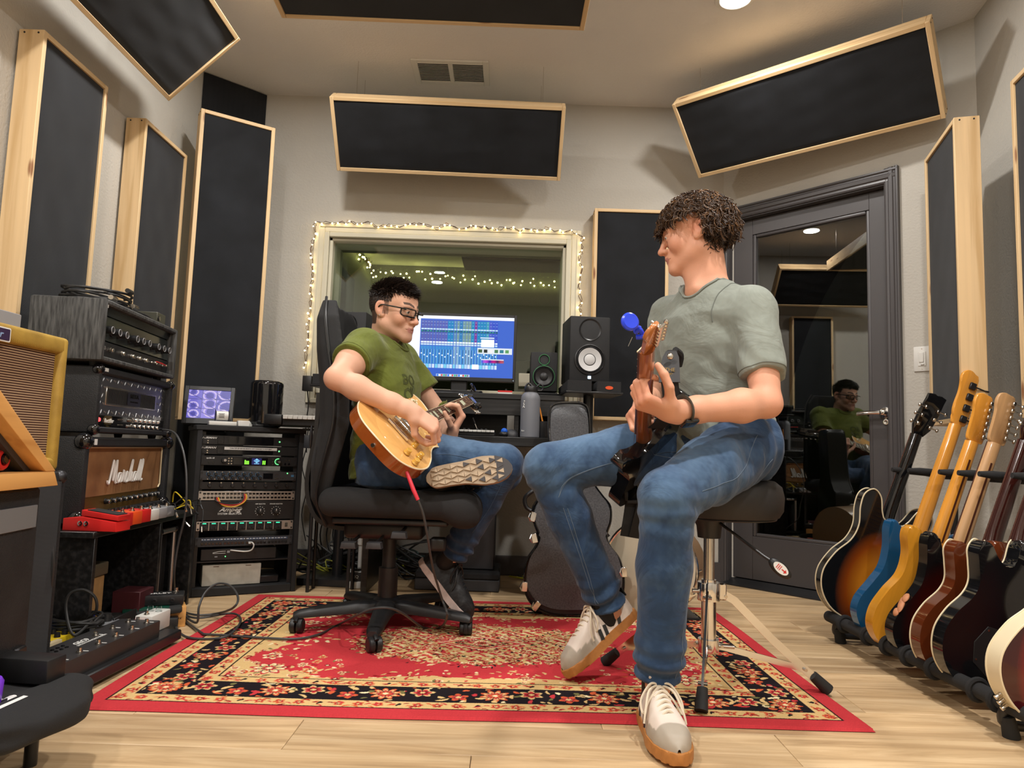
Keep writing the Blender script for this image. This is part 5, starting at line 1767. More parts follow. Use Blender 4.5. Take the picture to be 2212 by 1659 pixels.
MB().box((LF / 2, 0.022, HF / 2 - 0.008), (LF - 0.064, 0.008, HF - 0.08)).obj('grille_cloth', M['grille_cloth'], ft)
bd = MB().prism(rrect(0.135, 0.036, 0.004), 0, 0.002, m=facing(LF - 0.31, -0.0002, HF - 0.030)).obj('name_badge', M['white_print'], ft)
MB().prism(rrect(0.127, 0.029, 0.003), 0.002, 0.003, m=facing(LF - 0.31, -0.0002, HF - 0.030)).obj('badge_field', mat('badge_purple', srgb(50, 34, 70), 0.4), bd)
text('lettering', 'Fender', 0.026, mat('badge_silver', srgb(150, 180, 220), 0.3, 0.3), bd, facing(LF - 0.31, -0.0034, HF - 0.031), shear=0.35, bold=0.0003)
gb = empty('grey_box', 'light grey plastic box on top of the tweed amplifier', 'box')
gb.matrix_world = basis(fd, V(-fd.y, fd.x, 0), ZU, V(-1.335, 1.70, 0.979))
MB().box((0.06, 0.05, 0.022), (0.24, 0.11, 0.042), bev=0.002).obj('housing', mat('light_grey', srgb(142, 142, 146), 0.45), gb)
MB().lathe([(0, 0), (0.022, 0), (0.024, 0.006), (0.020, 0.016), (0, 0.018)], (0.085, 0.05, 0.044), n=20).obj('black_knob', M['black_satin'], gb)
rc = empty('speaker_cabinet', 'tall black speaker cabinet under the tweed amplifier', 'speaker')
rc.matrix_world = basis(fd, V(-fd.y, fd.x, 0), ZU, V(-1.255, 1.38, 0.0))
MB().box((0.32, 0.16, 0.308), (0.64, 0.32, 0.586), bev=0.012, seg=2).obj('cabinet', M['tolex_black'], rc)
MB().box((0.32, -0.002, 0.308), (0.58, 0.006, 0.53)).obj('grille_cloth', M['burlap'], rc)
for x in (0.02, 0.62):
 for z in (0.03, 0.585):
  MB().sph((x, 0.01, z), 0.020, 12, 8).obj('corner_cap', M['dark_metal'], rc)
for x in (0.05, 0.59):
 for y in (0.04, 0.28):
  MB().cyl((x, y, 0.0), (x, y, 0.018), 0.018, n=12).obj('rubber_foot', M['rubber'], rc)
wc = empty('wooden_console', 'honey coloured wooden console with sloping black panel at the left edge', 'console')
cd = V(-0.12, 1.0, 0).normalized()
MWC = basis(cd, V(-cd.y, cd.x, 0), ZU, V(0, 0, 0))
pB = at(128, 1030, 1.66)
wc.matrix_world = basis(cd, V(-cd.y, cd.x, 0), ZU, V(pB.x, pB.y, pB.z - 0.02))
M['maple_trim'] = pine_mat('honey_maple', srgb(212, 158, 92), srgb(196, 140, 76), srgb(190, 132, 70))
mb = MB()
mb.prism([(-0.52, 0.0), (0.0, 0.0), (-0.022, 0.034), (-0.52, 0.034)], -0.0, 0.20, m=Matrix(((1, 0, 0, 0), (0, 0, 1, 0), (0, 1, 0, 0), (0, 0, 0, 1))), bev=0.003)
mb.obj('bottom_rail', M['maple_trim'], wc)
mb = MB()
mb.prism([(-0.016, 0.034), (-0.060, 0.034), (-0.48, 0.30), (-0.40, 0.30)], 0.0, 0.20, m=Matrix(((1, 0, 0, 0), (0, 0, 1, 0), (0, 1, 0, 0), (0, 0, 0, 1))), bev=0.003)
mb.obj('sloping_rail', M['maple_trim'], wc)
mb = MB()
mb.prism([(-0.47, 0.034), (-0.066, 0.034), (-0.47, 0.29)], 0.055, 0.19, m=Matrix(((1, 0, 0, 0), (0, 0, 1, 0), (0, 1, 0, 0), (0, 0, 0, 1))))
mb.obj('black_panel', mat('worn_black', (0.016, 0.016, 0.017), 0.3, noise=60, var=0.6), wc)
mb = MB()
mb.prism([(-0.092, 0.036), (-0.066, 0.036), (-0.452, 0.28), (-0.478, 0.28)], 0.03, 0.06, m=Matrix(((1, 0, 0, 0), (0, 0, 1, 0), (0, 1, 0, 0), (0, 0, 0, 1))))
mb.obj('rack_ear', M['dark_grey'], wc)
MB().lathe([(0.012, 0), (0.024, 0), (0.024, 0.010), (0.021, 0.014), (0.014, 0.014), (0.012, 0.010)], (-0.150, 0.054, 0.062), (0, -1, 0), 24).obj('red_knob_ring', M['red'], wc)
MB().lathe([(0, 0), (0.013, 0), (0.010, 0.018), (0, 0.018)], (-0.150, 0.054, 0.062), (0, -1, 0), 16).obj('knob', M['black_gloss'], wc)
mb = MB()
for x, z in ((-0.115, 0.075), (-0.13, 0.10), (-0.20, 0.07)):
 mb.cyl((x, 0.03, z), (x, 0.027, z), 0.004, n=8)
mb.stuff('screws', M['nickel'], wc)
bz = wc.matrix_world.translation.z
bc = empty('road_case', 'black road case with metal edge strip carrying the wooden console', 'case')
bc.matrix_world = basis(cd, V(-cd.y, cd.x, 0), ZU, V(pB.x - 0.012, pB.y, 0.0))
H2 = bz - 0.002
MB().box((-0.24, 0.115, H2 / 2 + 0.012), (0.44, 0.20, H2 - 0.026), bev=0.006).obj('case_body', M['tolex_black'], bc)
MB().box((-0.24, 0.012, H2 - 0.065), (0.40, 0.006, 0.05), bev=0.001).obj('metal_strip', M['steel_paint'], bc)
for z in (0.10, 0.22):
 MB().box((-0.06, 0.010, z), (0.045, 0.012, 0.03), bev=0.004).obj('latch', M['dark_metal'], bc)
for x in (-0.42, -0.06):
 for y in (0.05, 0.18):
  MB().cyl((x, y, 0.0), (x, y, 0.014), 0.018, n=12).obj('rubber_foot', M['rubber'], bc)
# figures: smooth distance fields meshed by surface nets
def npv(p):
 return np.array(tuple(p), np.float32)
def unit_(v):
 v = npv(v)
 return v / (np.linalg.norm(v) + 1e-9)
class Vol:
 def __init__(s, lo, hi, h):
  s.lo, s.h = npv(lo), h
  s.n = np.ceil((npv(hi) - s.lo) / h).astype(int) + 1
  s.d = np.full(s.n, 1.0, np.float32)
  s.ax = [s.lo[i] + h * np.arange(s.n[i], dtype=np.float32) for i in range(3)]
 def win(s, lo, hi):
  a = np.clip(np.floor((npv(lo) - s.lo) / s.h).astype(int), 0, s.n)
  b = np.clip(np.ceil((npv(hi) - s.lo) / s.h).astype(int) + 1, 0, s.n)
  return tuple(slice(i, j) for i, j in zip(a, b))
 def op(s, lo, hi, fn, k=0.0, mode='add', pad=0.03):
  sl = s.win(npv(lo) - pad - k, npv(hi) + pad + k)
  if min(q.stop - q.start for q in sl) <= 0:
   return s
  X, Y, Z = s.ax[0][sl[0]][:, None, None], s.ax[1][sl[1]][None, :, None], s.ax[2][sl[2]][None, None, :]
  b = fn(X, Y, Z)
  a = s.d[sl]
  if mode == 'add':
   m = np.minimum(a, b)
   if k:
    h = np.maximum(k - np.abs(a - b), 0) / k
    m = m - h * h * (k / 4)
  else:
   b = -b
   m = np.maximum(a, b)
   if k:
    h = np.maximum(k - np.abs(a - b), 0) / k
    m = m + h * h * (k / 4)
  s.d[sl] = m
  return s
 def cone(s, a, b, ra, rb, k=0.0, mode='add', side=None, f=1.0):
  a, b = npv(a), npv(b)
  ab = b - a
  L2 = float(ab @ ab) + 1e-12
  sd = unit_(side) if side is not None else None
  def fn(X, Y, Z):
   px, py, pz = X - a[0], Y - a[1], Z - a[2]
   t = np.clip((px * ab[0] + py * ab[1] + pz * ab[2]) / L2, 0, 1)
   px, py, pz = px - t * ab[0], py - t * ab[1], pz - t * ab[2]
   if sd is not None:
    q = (px * sd[0] + py * sd[1] + pz * sd[2]) * (1 / f - 1)
    px, py, pz = px + q * sd[0], py + q * sd[1], pz + q * sd[2]
   return np.sqrt(px * px + py * py + pz * pz) - (ra + (rb - ra) * t)
  r = max(ra, rb) * max(f, 1)
  return s.op(np.minimum(a, b) - r, np.maximum(a, b) + r, fn, k, mode)
 def chain(s, pts, rad, k=0.01, **kw):
  for i in range(len(pts) - 1):
   s.cone(pts[i], pts[i + 1], rad[i], rad[i + 1], k, **kw)
  return s
 def ell(s, c, r, R=None, k=0.0, mode='add'):
  c, r = npv(c), npv(r)
  R = np.eye(3, dtype=np.float32) if R is None else np.asarray(R, np.float32)   # columns = local axes
  def fn(X, Y, Z):
   px, py, pz = X - c[0], Y - c[1], Z - c[2]
   u = [(px * R[0, i] + py * R[1, i] + pz * R[2, i]) / r[i] for i in range(3)]
   g = np.sqrt(u[0] ** 2 + u[1] ** 2 + u[2] ** 2) + 1e-6
   g2 = np.sqrt((u[0] / r[0]) ** 2 + (u[1] / r[1]) ** 2 + (u[2] / r[2]) ** 2) + 1e-6
   return g * (g - 1) / g2
  m = float(r.max())
  return s.op(c - m, c + m, fn, k, mode)
 def loft(s, sl, k=0.0, mode='add'):
  zs = np.array([q[0][2] for q in sl], np.float32)
  C = np.array([npv(q[0]) for q in sl])
  Lx = np.array([unit_(q[1]) for q in sl])
  A = np.array([q[2] for q in sl], np.float32)
  Fx = np.array([unit_(q[3]) for q in sl])
  B = np.array([q[4] for q in sl], np.float32)
  def fn(X, Y, Z):
   z = np.clip(Z.ravel(), zs[0], zs[-1])
   it = lambda v: np.interp(z, zs, v).astype(np.float32)[None, None, :]
   cx, cy = it(C[:, 0]), it(C[:, 1])
   px, py = X - cx, Y - cy
   u = px * it(Lx[:, 0]) + py * it(Lx[:, 1])
   v = px * it(Fx[:, 0]) + py * it(Fx[:, 1])
   a, b = it(A), it(B)
   e = 2.4
   g = (np.abs(u / a) ** e + np.abs(v / b) ** e) ** (1 / e)
   d = (g - 1) * np.minimum(a, b)
   return np.maximum(d, np.maximum(Z - zs[-1], zs[0] - Z))
  m = float(max(A.max(), B.max()))
  return s.op(C.min(0) - m, C.max(0) + m, fn, k, mode)
 def half(s, p, nrm):
  p, nrm = npv(p), unit_(nrm)
  X, Y, Z = s.ax[0][:, None, None], s.ax[1][None, :, None], s.ax[2][None, None, :]
  s.d = np.maximum(s.d, (X - p[0]) * nrm[0] + (Y - p[1]) * nrm[1] + (Z - p[2]) * nrm[2])
  return s
 def ripple(s, fn, band=0.02):
  m = np.abs(s.d) < band
  i = np.nonzero(m)
  s.d[i] += fn(s.ax[0][i[0]], s.ax[1][i[1]], s.ax[2][i[2]]).astype(np.float32)
  return s
 def sample(s, P):
  q = (P - s.lo) / s.h
  i = np.clip(np.floor(q).astype(int), 0, s.n - 2)
  t = np.clip(q - i, 0, 1)
  r = 0
  for dx in (0, 1):
   for dy in (0, 1):
    for dz in (0, 1):
     w = (t[:, 0] if dx else 1 - t[:, 0]) * (t[:, 1] if dy else 1 - t[:, 1]) * (t[:, 2] if dz else 1 - t[:, 2])
     r = r + w * s.d[i[:, 0] + dx, i[:, 1] + dy, i[:, 2] + dz]
  return r
 def grad(s, P):
  e = s.h
  g = np.stack([s.sample(P + e * v) - s.sample(P - e * v) for v in np.eye(3)], -1)
  return g / (np.linalg.norm(g, axis=1, keepdims=True) + 1e-9)
 def project(s, pts, off=0.0, it=12):
  P = np.array([tuple(p) for p in pts], float)
  for _ in range(it):
   P = P - s.grad(P) * np.clip(s.sample(P) - off, -0.02, 0.02)[:, None]
  return P
 def mesh(s):
  d = s.d
  ins = d < 0
  c = np.zeros(np.array(d.shape) - 1, np.uint8)
  for dx in (0, 1):
   for dy in (0, 1):
    for dz in (0, 1):
     c += ins[dx:dx + c.shape[0], dy:dy + c.shape[1], dz:dz + c.shape[2]]
  act = (c > 0) & (c < 8)
  idx = np.full(c.shape, -1, np.int32)
  ii = np.stack(np.nonzero(act), -1)
  idx[act] = np.arange(len(ii))
  acc = np.zeros((len(ii), 3))
  cnt = np.zeros(len(ii))
  cor = [(0, 0, 0), (1, 0, 0), (0, 1, 0), (1, 1, 0), (0, 0, 1), (1, 0, 1), (0, 1, 1), (1, 1, 1)]
  val = [d[ii[:, 0] + q[0], ii[:, 1] + q[1], ii[:, 2] + q[2]] for q in cor]
  for a, b in ((0, 1), (2, 3), (4, 5), (6, 7), (0, 2), (1, 3), (4, 6), (5, 7), (0, 4), (1, 5), (2, 6), (3, 7)):
   va, vb = val[a], val[b]
   m = (va < 0) != (vb < 0)
   t = np.where(m, va / np.where(m, va - vb, 1), 0)
   ca, cb = np.array(cor[a], float), np.array(cor[b], float)
   acc += np.where(m[:, None], ca + (cb - ca) * t[:, None], 0)
   cnt += m
  V_ = s.lo + s.h * (ii + acc / cnt[:, None])
  F = []
  for ax in range(3):
   sl0 = [slice(1, -1)] * 3
   sl1 = [slice(1, -1)] * 3
   sl0[ax] = slice(0, -1)
   sl1[ax] = slice(1, None)
   a, b = ins[tuple(sl0)], ins[tuple(sl1)]
   m = a != b
   e = np.stack(np.nonzero(m), -1)
   fl = a[m]
   o = np.array([1, 1, 1])
   o[ax] = 0
   e = e + o
   u, v = (ax + 1) % 3, (ax + 2) % 3
   q = []
   for du, dv in ((-1, -1), (0, -1), (0, 0), (-1, 0)):
    w = e.copy()
    w[:, u] += du
    w[:, v] += dv
    q.append(idx[w[:, 0], w[:, 1], w[:, 2]])
   q = np.stack(q, -1)
   q[~fl] = q[~fl][:, ::-1]
   F.append(q)
  F = np.concatenate(F)
  return V_, F[(F >= 0).all(1)]
def wob(P, f, seed=0):
 x, y, z = P[..., 0] * f, P[..., 1] * f, P[..., 2] * f
 s = seed * 1.7
 return (np.sin(x + 1.3 * np.sin(y * 0.9 + s) + s) + np.sin(y * 1.1 + 1.2 * np.sin(z + s)) + np.sin(z * 0.9 + 1.4 * np.sin(x * 1.2 - s))) / 3
def join(parts):
 V_, F, C, n = [], [], [], 0
 for v, f, c in parts:
  V_.append(v)
  F.append(f + n)
  C.append(c)
  n += len(v)
 return np.concatenate(V_), np.concatenate(F), np.concatenate(C)
def tubes(paths, radii, k=5):
 P = np.asarray(paths, float)
 N, m, _ = P.shape
 t = np.gradient(P, axis=1)
 t /= np.linalg.norm(t, axis=2, keepdims=True) + 1e-9
 ref = np.array([0.31, 0.52, 0.79])
 u = ref - t * (t @ ref)[..., None]
 u /= np.linalg.norm(u, axis=2, keepdims=True) + 1e-9
 w = np.cross(t, u)
 a = np.arange(k) * 2 * np.pi / k
 V_ = P[:, :, None] + radii[:, :, None, None] * (u[:, :, None] * np.cos(a)[:, None] + w[:, :, None] * np.sin(a)[:, None])
 idx = np.arange(N * m * k).reshape(N, m, k)
 q = np.stack([idx[:, :-1], np.roll(idx[:, :-1], -1, 2), np.roll(idx[:, 1:], -1, 2), idx[:, 1:]], -1).reshape(-1, 4)
 return V_.reshape(-1, 3), q
FLEN = [(0.044, 0.027, 0.021), (0.048, 0.030, 0.022), (0.045, 0.027, 0.021), (0.035, 0.021, 0.018)]
def hand(vol, wrist, d, n, side, flex, thumb, spread=0.09, sc=1.0, wr=0.027):
 w, d, n = npv(wrist), unit_(d), npv(n)
 n = unit_(n - d * float(n @ d))
 t = np.cross(n, d) * side
 K = 0.006
 vol.cone(w - d * 0.02, w + d * 0.012, wr, 0.026 * sc, 0.012, side=t, f=1.2)
 for q, yy in enumerate((0.027, 0.009, -0.009, -0.025)):
  L = (0.092, 0.094, 0.088, 0.080)[q] * sc
  p0 = w + d * 0.012 + t * yy * 0.62 * sc
  p1 = w + d * L + t * yy * sc - n * (0.004 if q in (1, 2) else 0.001)
  vol.cone(p0, p1, 0.0140 * sc, 0.0112 * sc, 0.014)
 tips = []
 for q, yy in enumerate((0.027, 0.009, -0.009, -0.025)):
  L = (0.092, 0.094, 0.088, 0.080)[q] * sc
  p = w + d * L + t * yy * sc - n * (0.004 if q in (1, 2) else 0.001)
  a = 0.0
  dd = unit_(d + t * spread * (1.2, 0.3, -0.5, -1.3)[q])
  r = (0.0096, 0.0100, 0.0094, 0.0082)[q] * sc
  for j in range(3):
   a += flex[q][j]
   v = dd * math.cos(a) + n * math.sin(a)
   p2 = p + v * FLEN[q][j] * sc
   vol.cone(p, p2, r * (1.0, 0.93, 0.86)[j], r * (0.93, 0.86, 0.74)[j], K if j == 0 else 0.003)
   p = p2
  tips.append(p)
 p = w + d * 0.022 * sc + t * 0.024 * sc + n * 0.006
 vol.cone(w + d * 0.01, p, 0.018 * sc, 0.0155 * sc, 0.014)
 for j, (al, an, at_) in enumerate(thumb):       # weights along d, n, t
  v = unit_(d * al + n * an + t * at_)
  L = (0.046, 0.034, 0.027)[j] * sc
  p2 = p + v * L
  vol.cone(p, p2, (0.0145, 0.0118, 0.0108)[j] * sc, (0.0118, 0.0108, 0.0085)[j] * sc, 0.012 if j == 0 else 0.004)
  p = p2
 tips.append(p)
 return tips
SKIN_RAMP = None
def head_sdf(vol, MH):
 R = np.array(MH.to_3x3())
 def P(x, y, z):
  return npv(MH @ Vector((x, y, z)))
 def E(c, r, k, mode='add', rot=None):
  RR = R if rot is None else R @ np.array(Euler(rot).to_matrix())
  vol.ell(P(*c), r, RR, k, mode)
 def Cn(a, b, ra, rb, k, mode='add'):
  vol.cone(P(*a), P(*b), ra, rb, k, mode)
 E((0, -0.012, 0.036), (0.0745, 0.096, 0.082), 0.0)
 E((0, 0.040, 0.040), (0.064, 0.050, 0.055), 0.02)
 E((0, 0.024, -0.028), (0.058, 0.062, 0.074), 0.025)
 for s in (-1, 1):
  Cn((s * 0.050, 0.000, -0.055), (s * 0.013, 0.078, -0.094), 0.018, 0.015, 0.03)
  E((s * 0.041, 0.060, -0.024), (0.024, 0.026, 0.028), 0.022)
  Cn((s * 0.010, 0.090, 0.022), (s * 0.045, 0.072, 0.022), 0.0085, 0.008, 0.014)
 E((0, 0.080, -0.096), (0.019, 0.017, 0.016), 0.016)
 E((0, 0.082, -0.062), (0.028, 0.018, 0.022), 0.016)
 for s in (-1, 1):
  E((s * 0.031, 0.098, 0.004), (0.018, 0.016, 0.012), 0.012, 'sub')
  E((s * 0.0315, 0.0775, 0.002), (0.0132, 0.0132, 0.0132), 0.002)
  E((s * 0.0315, 0.0790, 0.0055), (0.0155, 0.0140, 0.0095), 0.004)
  E((s * 0.0315, 0.0775, -0.0075), (0.0150, 0.0130, 0.0065), 0.004)
 Cn((0, 0.088, 0.014), (0, 0.108, -0.026), 0.0085, 0.0095, 0.012)
 E((0, 0.111, -0.032), (0.0115, 0.012, 0.0105), 0.008)
 for s in (-1, 1):
  E((s * 0.0125, 0.098, -0.035), (0.0085, 0.011, 0.008), 0.007)
  E((s * 0.0065, 0.105, -0.0435), (0.0038, 0.0052, 0.0036), 0.003, 'sub')
 Cn((0, 0.096, -0.045), (0, 0.096, -0.056), 0.006, 0.008, 0.01)
 for s in (-1, 1):
  Cn((0, 0.0955, -0.0595), (s * 0.024, 0.085, -0.0635), 0.0050, 0.0030, 0.004)
  Cn((0, 0.0940, -0.0700), (s * 0.022, 0.084, -0.0660), 0.0058, 0.0032, 0.004)
  Cn((0, 0.1010, -0.0645), (s * 0.026, 0.0880, -0.0650), 0.0014, 0.0012, 0.002, 'sub')
 for s in (-1, 1):
  E((s * 0.0765, -0.012, -0.002), (0.0085, 0.020, 0.031), 0.006, rot=(0.22, 0, s * 0.38))
  E((s * 0.072, 0.000, -0.024), (0.006, 0.009, 0.010), 0.006)
  E((s * 0.0855, -0.010, 0.003), (0.0065, 0.0105, 0.018), 0.004, 'sub', rot=(0.22, 0, s * 0.38))
def head_colour(V_, MH, base, beard=0.0, brow=(0.02, 0.012, 0.008), lip=(0.45, 0.17, 0.14), hairline=None, hair=(0.02, 0.013, 0.01)):
 L = (V_ - np.array(MH.translation)) @ np.array(MH.to_3x3())
 x, y, z = np.abs(L[:, 0]), L[:, 1], L[:, 2]
 c = np.tile(np.array(base), (len(V_), 1))
 c *= (1 + 0.05 * wob(L, 90, 2))[:, None]
 def mix(w, col):
  w = np.clip(w, 0, 1)[:, None]
  c[:] = c * (1 - w) + np.array(col) * w
 def blob(cx, cy, cz, r):
  return 1 - ((x - cx) ** 2 + (y - cy) ** 2 + (z - cz) ** 2) / r ** 2
 red = (base[0] * 1.0, base[1] * 0.66, base[2] * 0.60)
 mix(blob(0.045, 0.065, -0.028, 0.036) * 0.28, red)
 mix(blob(0, 0.11, -0.032, 0.022) * 0.35, red)
 mix(blob(0.080, -0.014, 0.005, 0.036) * 0.5, red)
 if beard:
  m = ((z < -0.040) & (y > -0.01) & (y < 0.12)) | ((x > 0.055) & (y > 0.0) & (y < 0.022) & (z < 0.0))
  m = m & (z > -0.125)
  g = np.clip((-0.036 - z) / 0.025, 0, 1) * np.clip((0.135 + z) / 0.02, 0, 1) * np.clip((y - 0.0) / 0.03, 0, 1)
  c[:] = c * (1 - beard * g[:, None]) + np.array([0.16, 0.10, 0.075]) * beard * g[:, None]
 m = (x < 0.0255 - np.abs(z + 0.0645) * 0.9) & (y > 0.080) & (z < -0.0555) & (z > -0.0755)
 mix(m * 0.85, lip)
 arch = 0.026 + 0.008 * np.sin(np.clip((x - 0.010) / 0.040, 0, 1) * 2.4)
 m = (x > 0.010) & (x < 0.052) & (y > 0.055) & (np.abs(z - arch) < 0.0052 - 0.05 * np.clip(x - 0.034, 0, 1))
 mix(m * 0.9, brow)
 e = np.sqrt((x - 0.0315) ** 2 + (z - 0.001) ** 2)
 eye = (np.hypot((x - 0.0315), (z - 0.0005) * 2.4) < 0.0115) & (y > 0.080)
 mix(eye * 1.0, (0.62, 0.58, 0.54))
 mix((eye & (e < 0.0058)) * 1.0, (0.06, 0.035, 0.02))
 mix((eye & (e < 0.0026)) * 1.0, (0.005, 0.005, 0.005))
 if hairline is not None:
  mix(hairline(L), hair)
 return c
M['skin'] = vmat('skin', 0.55, spec=0.35, sss=0.12, bump=(220, 0.22, 0.001))
def cloth(name, bump_scale=500, rough=0.85, st=0.25, folds=0.30):
 m = vmat(name, rough, spec=0.15, bump=(bump_scale, st, 0.001))
 t = m.node_tree
 b = t.nodes['Principled BSDF']
 b.inputs['Sheen Weight'].default_value = 0.15
 tc = t.nodes.new('ShaderNodeTexCoord')
 nz = t.nodes.new('ShaderNodeTexNoise')
 nz.inputs['Scale'].default_value = 7.0
 nz.inputs['Detail'].default_value = 3.0
 nz.inputs['Distortion'].default_value = 2.2
 bp = t.nodes.new('ShaderNodeBump')
 bp.inputs['Strength'].default_value = folds
 bp.inputs['Distance'].default_value = 0.03
 t.links.new(tc.outputs['Object'], nz.inputs['Vector'])
 t.links.new(nz.outputs[0], bp.inputs['Height'])
 old = b.inputs['Normal'].links[0].from_node
 t.links.new(bp.outputs[0], old.inputs['Normal'])
 return m
M['tshirt'] = cloth('tshirt_cotton')
M['denim'] = cloth('denim', 700, 0.8, 0.35)
M['hair'] = vmat('hair', 0.38, spec=0.5)
M['sole'] = vmat('shoe_sole', 0.6)
M['shoe'] = vmat('shoe_upper', 0.5, spec=0.35, bump=(300, 0.15, 0.001))
def denim_colour(V_, N_fade):
 base = np.array(srgb(44, 66, 96))
 lite = np.array(srgb(92, 120, 150))
 dark = np.array(srgb(26, 38, 60))
 n = wob(V_, 40, 1) * 0.5 + wob(V_, 110, 3) * 0.3 + wob(V_, 300, 5) * 0.2
 f = np.clip(N_fade + 0.40 * n, 0, 1)[:, None]
 g = np.clip(-n * 0.9 - 0.15, 0, 1)[:, None] * 0.6
 c = base * (1 - f) + lite * f
 return c * (1 - g) + dark * g
SW = ([0, 0.012, 0.03, 0.08, 0.13, 0.19, 0.235, 0.262, 0.28, 0.290], [0.004, 0.022, 0.033, 0.034, 0.0355, 0.046, 0.044, 0.034, 0.021, 0.003])
def sole_outline(sc=1.0, grow=0.0, n=40):
 ys = np.concatenate([np.linspace(0, 0.03, 7), np.linspace(0.045, 0.25, 16), np.linspace(0.262, 0.29, 8)])
 w = np.interp(ys, *SW)
 yy = 0.145 + (ys - 0.145) * (1 + grow / 0.145)
 o = [((a + grow + 0.004 * math.sin(y * 16)) * sc, y2 * sc) for a, y, y2 in zip(w, ys, yy)]
 o += [((-(a + grow) + 0.004 * math.sin(y * 16)) * sc, y2 * sc) for a, y, y2 in zip(w[::-1], ys[::-1], yy[::-1])]
 return o
def upper_mesh(zb, col, hs, sc=1.0):
 ny, nt = 60, 36
 ys = np.concatenate([[0.0], np.linspace(0.004, 0.286, ny - 2), [0.2895]])
 w = np.interp(ys, *SW) * 1.0
 h = np.interp(ys, hs[0], hs[1])
 th = np.linspace(0, np.pi, nt)
 Y = np.repeat(ys[:, None], nt, 1)
 e = 0.72
 cx, sx = np.cos(th), np.sin(th)
 X = w[:, None] * np.sign(cx) * np.abs(cx) ** e + 0.004 * np.sin(Y * 16)
 Z = zb + h[:, None] * np.abs(sx) ** 0.8
 X *= 1 - 0.30 * np.clip((Z - zb) / 0.085, 0, 1) * np.clip((0.2 - Y) / 0.1, 0, 1)
 V_ = np.stack([X, Y, Z], -1)
 V_ += 0.0012 * wob(V_, 120, 4)[..., None]
 idx = np.arange(ny * nt).reshape(ny, nt)
 F = np.stack([idx[:-1, :-1], idx[:-1, 1:], idx[1:, 1:], idx[1:, :-1]], -1).reshape(-1, 4)
 C = np.array([[col(Y[i, j], th[j] / np.pi, X[i, j], Z[i, j] - zb) for j in range(nt)] for i in range(ny)]).reshape(-1, 3)
 return V_.reshape(-1, 3) * sc, F, C
def head_frame_of(fy, pos, roll=0.0):
 rx = fy.cross(V(0, 0, 1)).normalized()
 if roll:
  rx = Matrix.Rotation(roll, 3, fy) @ rx
 return basis(rx, fy, rx.cross(fy), pos)
def shoe_frame(heel, fwd, up):
 y = Vector(fwd).normalized()
 z = Vector(up) - y * y.dot(Vector(up))
 z.normalize()
 return basis(y.cross(z), y, z, heel)
def make_shoe(root, MS, sole_m, ucol, hs, lace_m, tongue_m, th):
 sh = bpy.data.objects.new('shoe', None)
 COL.objects.link(sh)
 sh.parent = root
 sh.matrix_parent_inverse = Matrix.Translation(root.location).inverted()
 sh.matrix_basis = MS
 MB().prism(sole_outline(1.04, 0.003), 0.0, th, bev=0.006, seg=2).obj('sole', sole_m, sh)
 v, f, c = upper_mesh(th - 0.005, ucol, hs, 1.03)
 mesh_np('upper', v, f, M['shoe'], sh, True, c)
 mb = MB()
 for k in range(6):
  y = 0.120 + k * 0.0165
  zt = th - 0.003 + np.interp(y, *hs) + 0.0015
  mb.tube(smooth_path([V(-0.019, y, zt - 0.008), V(0, y + 0.004, zt + 0.004), V(0.019, y + 0.010, zt - 0.009)], 5), 0.0033, 6)
 zt = th + 0.089
 for sx in (-1, 1):
  mb.tube(smooth_path([(0, 0.112, zt), (sx * 0.025, 0.122, zt + 0.004), (sx * 0.050, 0.135, zt - 0.030), (sx * 0.048, 0.155, zt - 0.055), (sx * 0.03, 0.14, zt - 0.028), (0, 0.116, zt + 0.001)], 7), 0.0030, 6)
  mb.tube(smooth_path([(0, 0.112, zt), (sx * 0.030, 0.135, zt - 0.008), (sx * 0.046, 0.170, zt - 0.045), (sx * 0.051, 0.180, zt - 0.070)], 7), 0.0030, 6)
 mb.obj('laces', lace_m, sh)
 MB().box((0, 0.094, th + 0.086), (0.05, 0.010, 0.05), rot=(-0.5, 0, 0), bev=0.004, seg=2).obj('tongue', tongue_m, sh)
 return sh
def side_stripes(sh, m):
 mb = MB()
 for sx in (-1, 1):
  for y0 in (0.075, 0.128, 0.150):
   tall = 0.055 if y0 < 0.1 else 0.030
   pts = []
   for q in range(6):
    dz = tall * q / 5
    y = y0 - (0.55 if y0 < 0.1 else 0.3) * dz
    w = np.interp(y, *SW) * (np.clip(1 - ((dz + 0.004) / 0.088) ** 2.6, 0.05, 1)) ** 0.45
    w *= 1 - 0.30 * min(1, (dz + 0.004) / 0.085) * min(1, max(0, (0.2 - y) / 0.1))
    pts.append(V(sx * w * 1.03 + 0.004 * math.sin(y * 16) + sx * 0.0022, y, dz + 0.026))
   mb.strip(pts, V(0, 1, 0.15), 0.011, 0.0022)
 mb.stuff('black_stripes', m, sh)
# drum stool
st = empty('drum_stool', 'black padded round stool with chrome tripod under the person in grey', 'stool', (0.617, 2.183, 0))
SX, SY = 0.617, 2.183
MB().lathe([(0, 0.515), (0.15, 0.515), (0.178, 0.525), (0.190, 0.545), (0.193, 0.585), (0.186, 0.615), (0.165, 0.632), (0.10, 0.640), (0, 0.642)], (0.030, 0.01, 0), n=44).obj('seat_cushion', mat('black_vinyl', (0.016, 0.014, 0.014), 0.55, bump=(350, 0.12)), st)
MB().ring((0.030, 0.01, 0.520), (0, 0, 1), 0.168, 0.004, 40, 6).obj('seat_piping', M['black_satin'], st)
MB().lathe([(0, 0.515), (0.05, 0.515), (0.038, 0.49), (0.034, 0.455), (0, 0.455)], (0, 0, 0), n=24).obj('seat_hub', M['black_plastic'], st)
MB().cyl((0, 0, 0.30), (0, 0, 0.46), 0.0165, n=20).obj('threaded_post', M['nickel'], st)
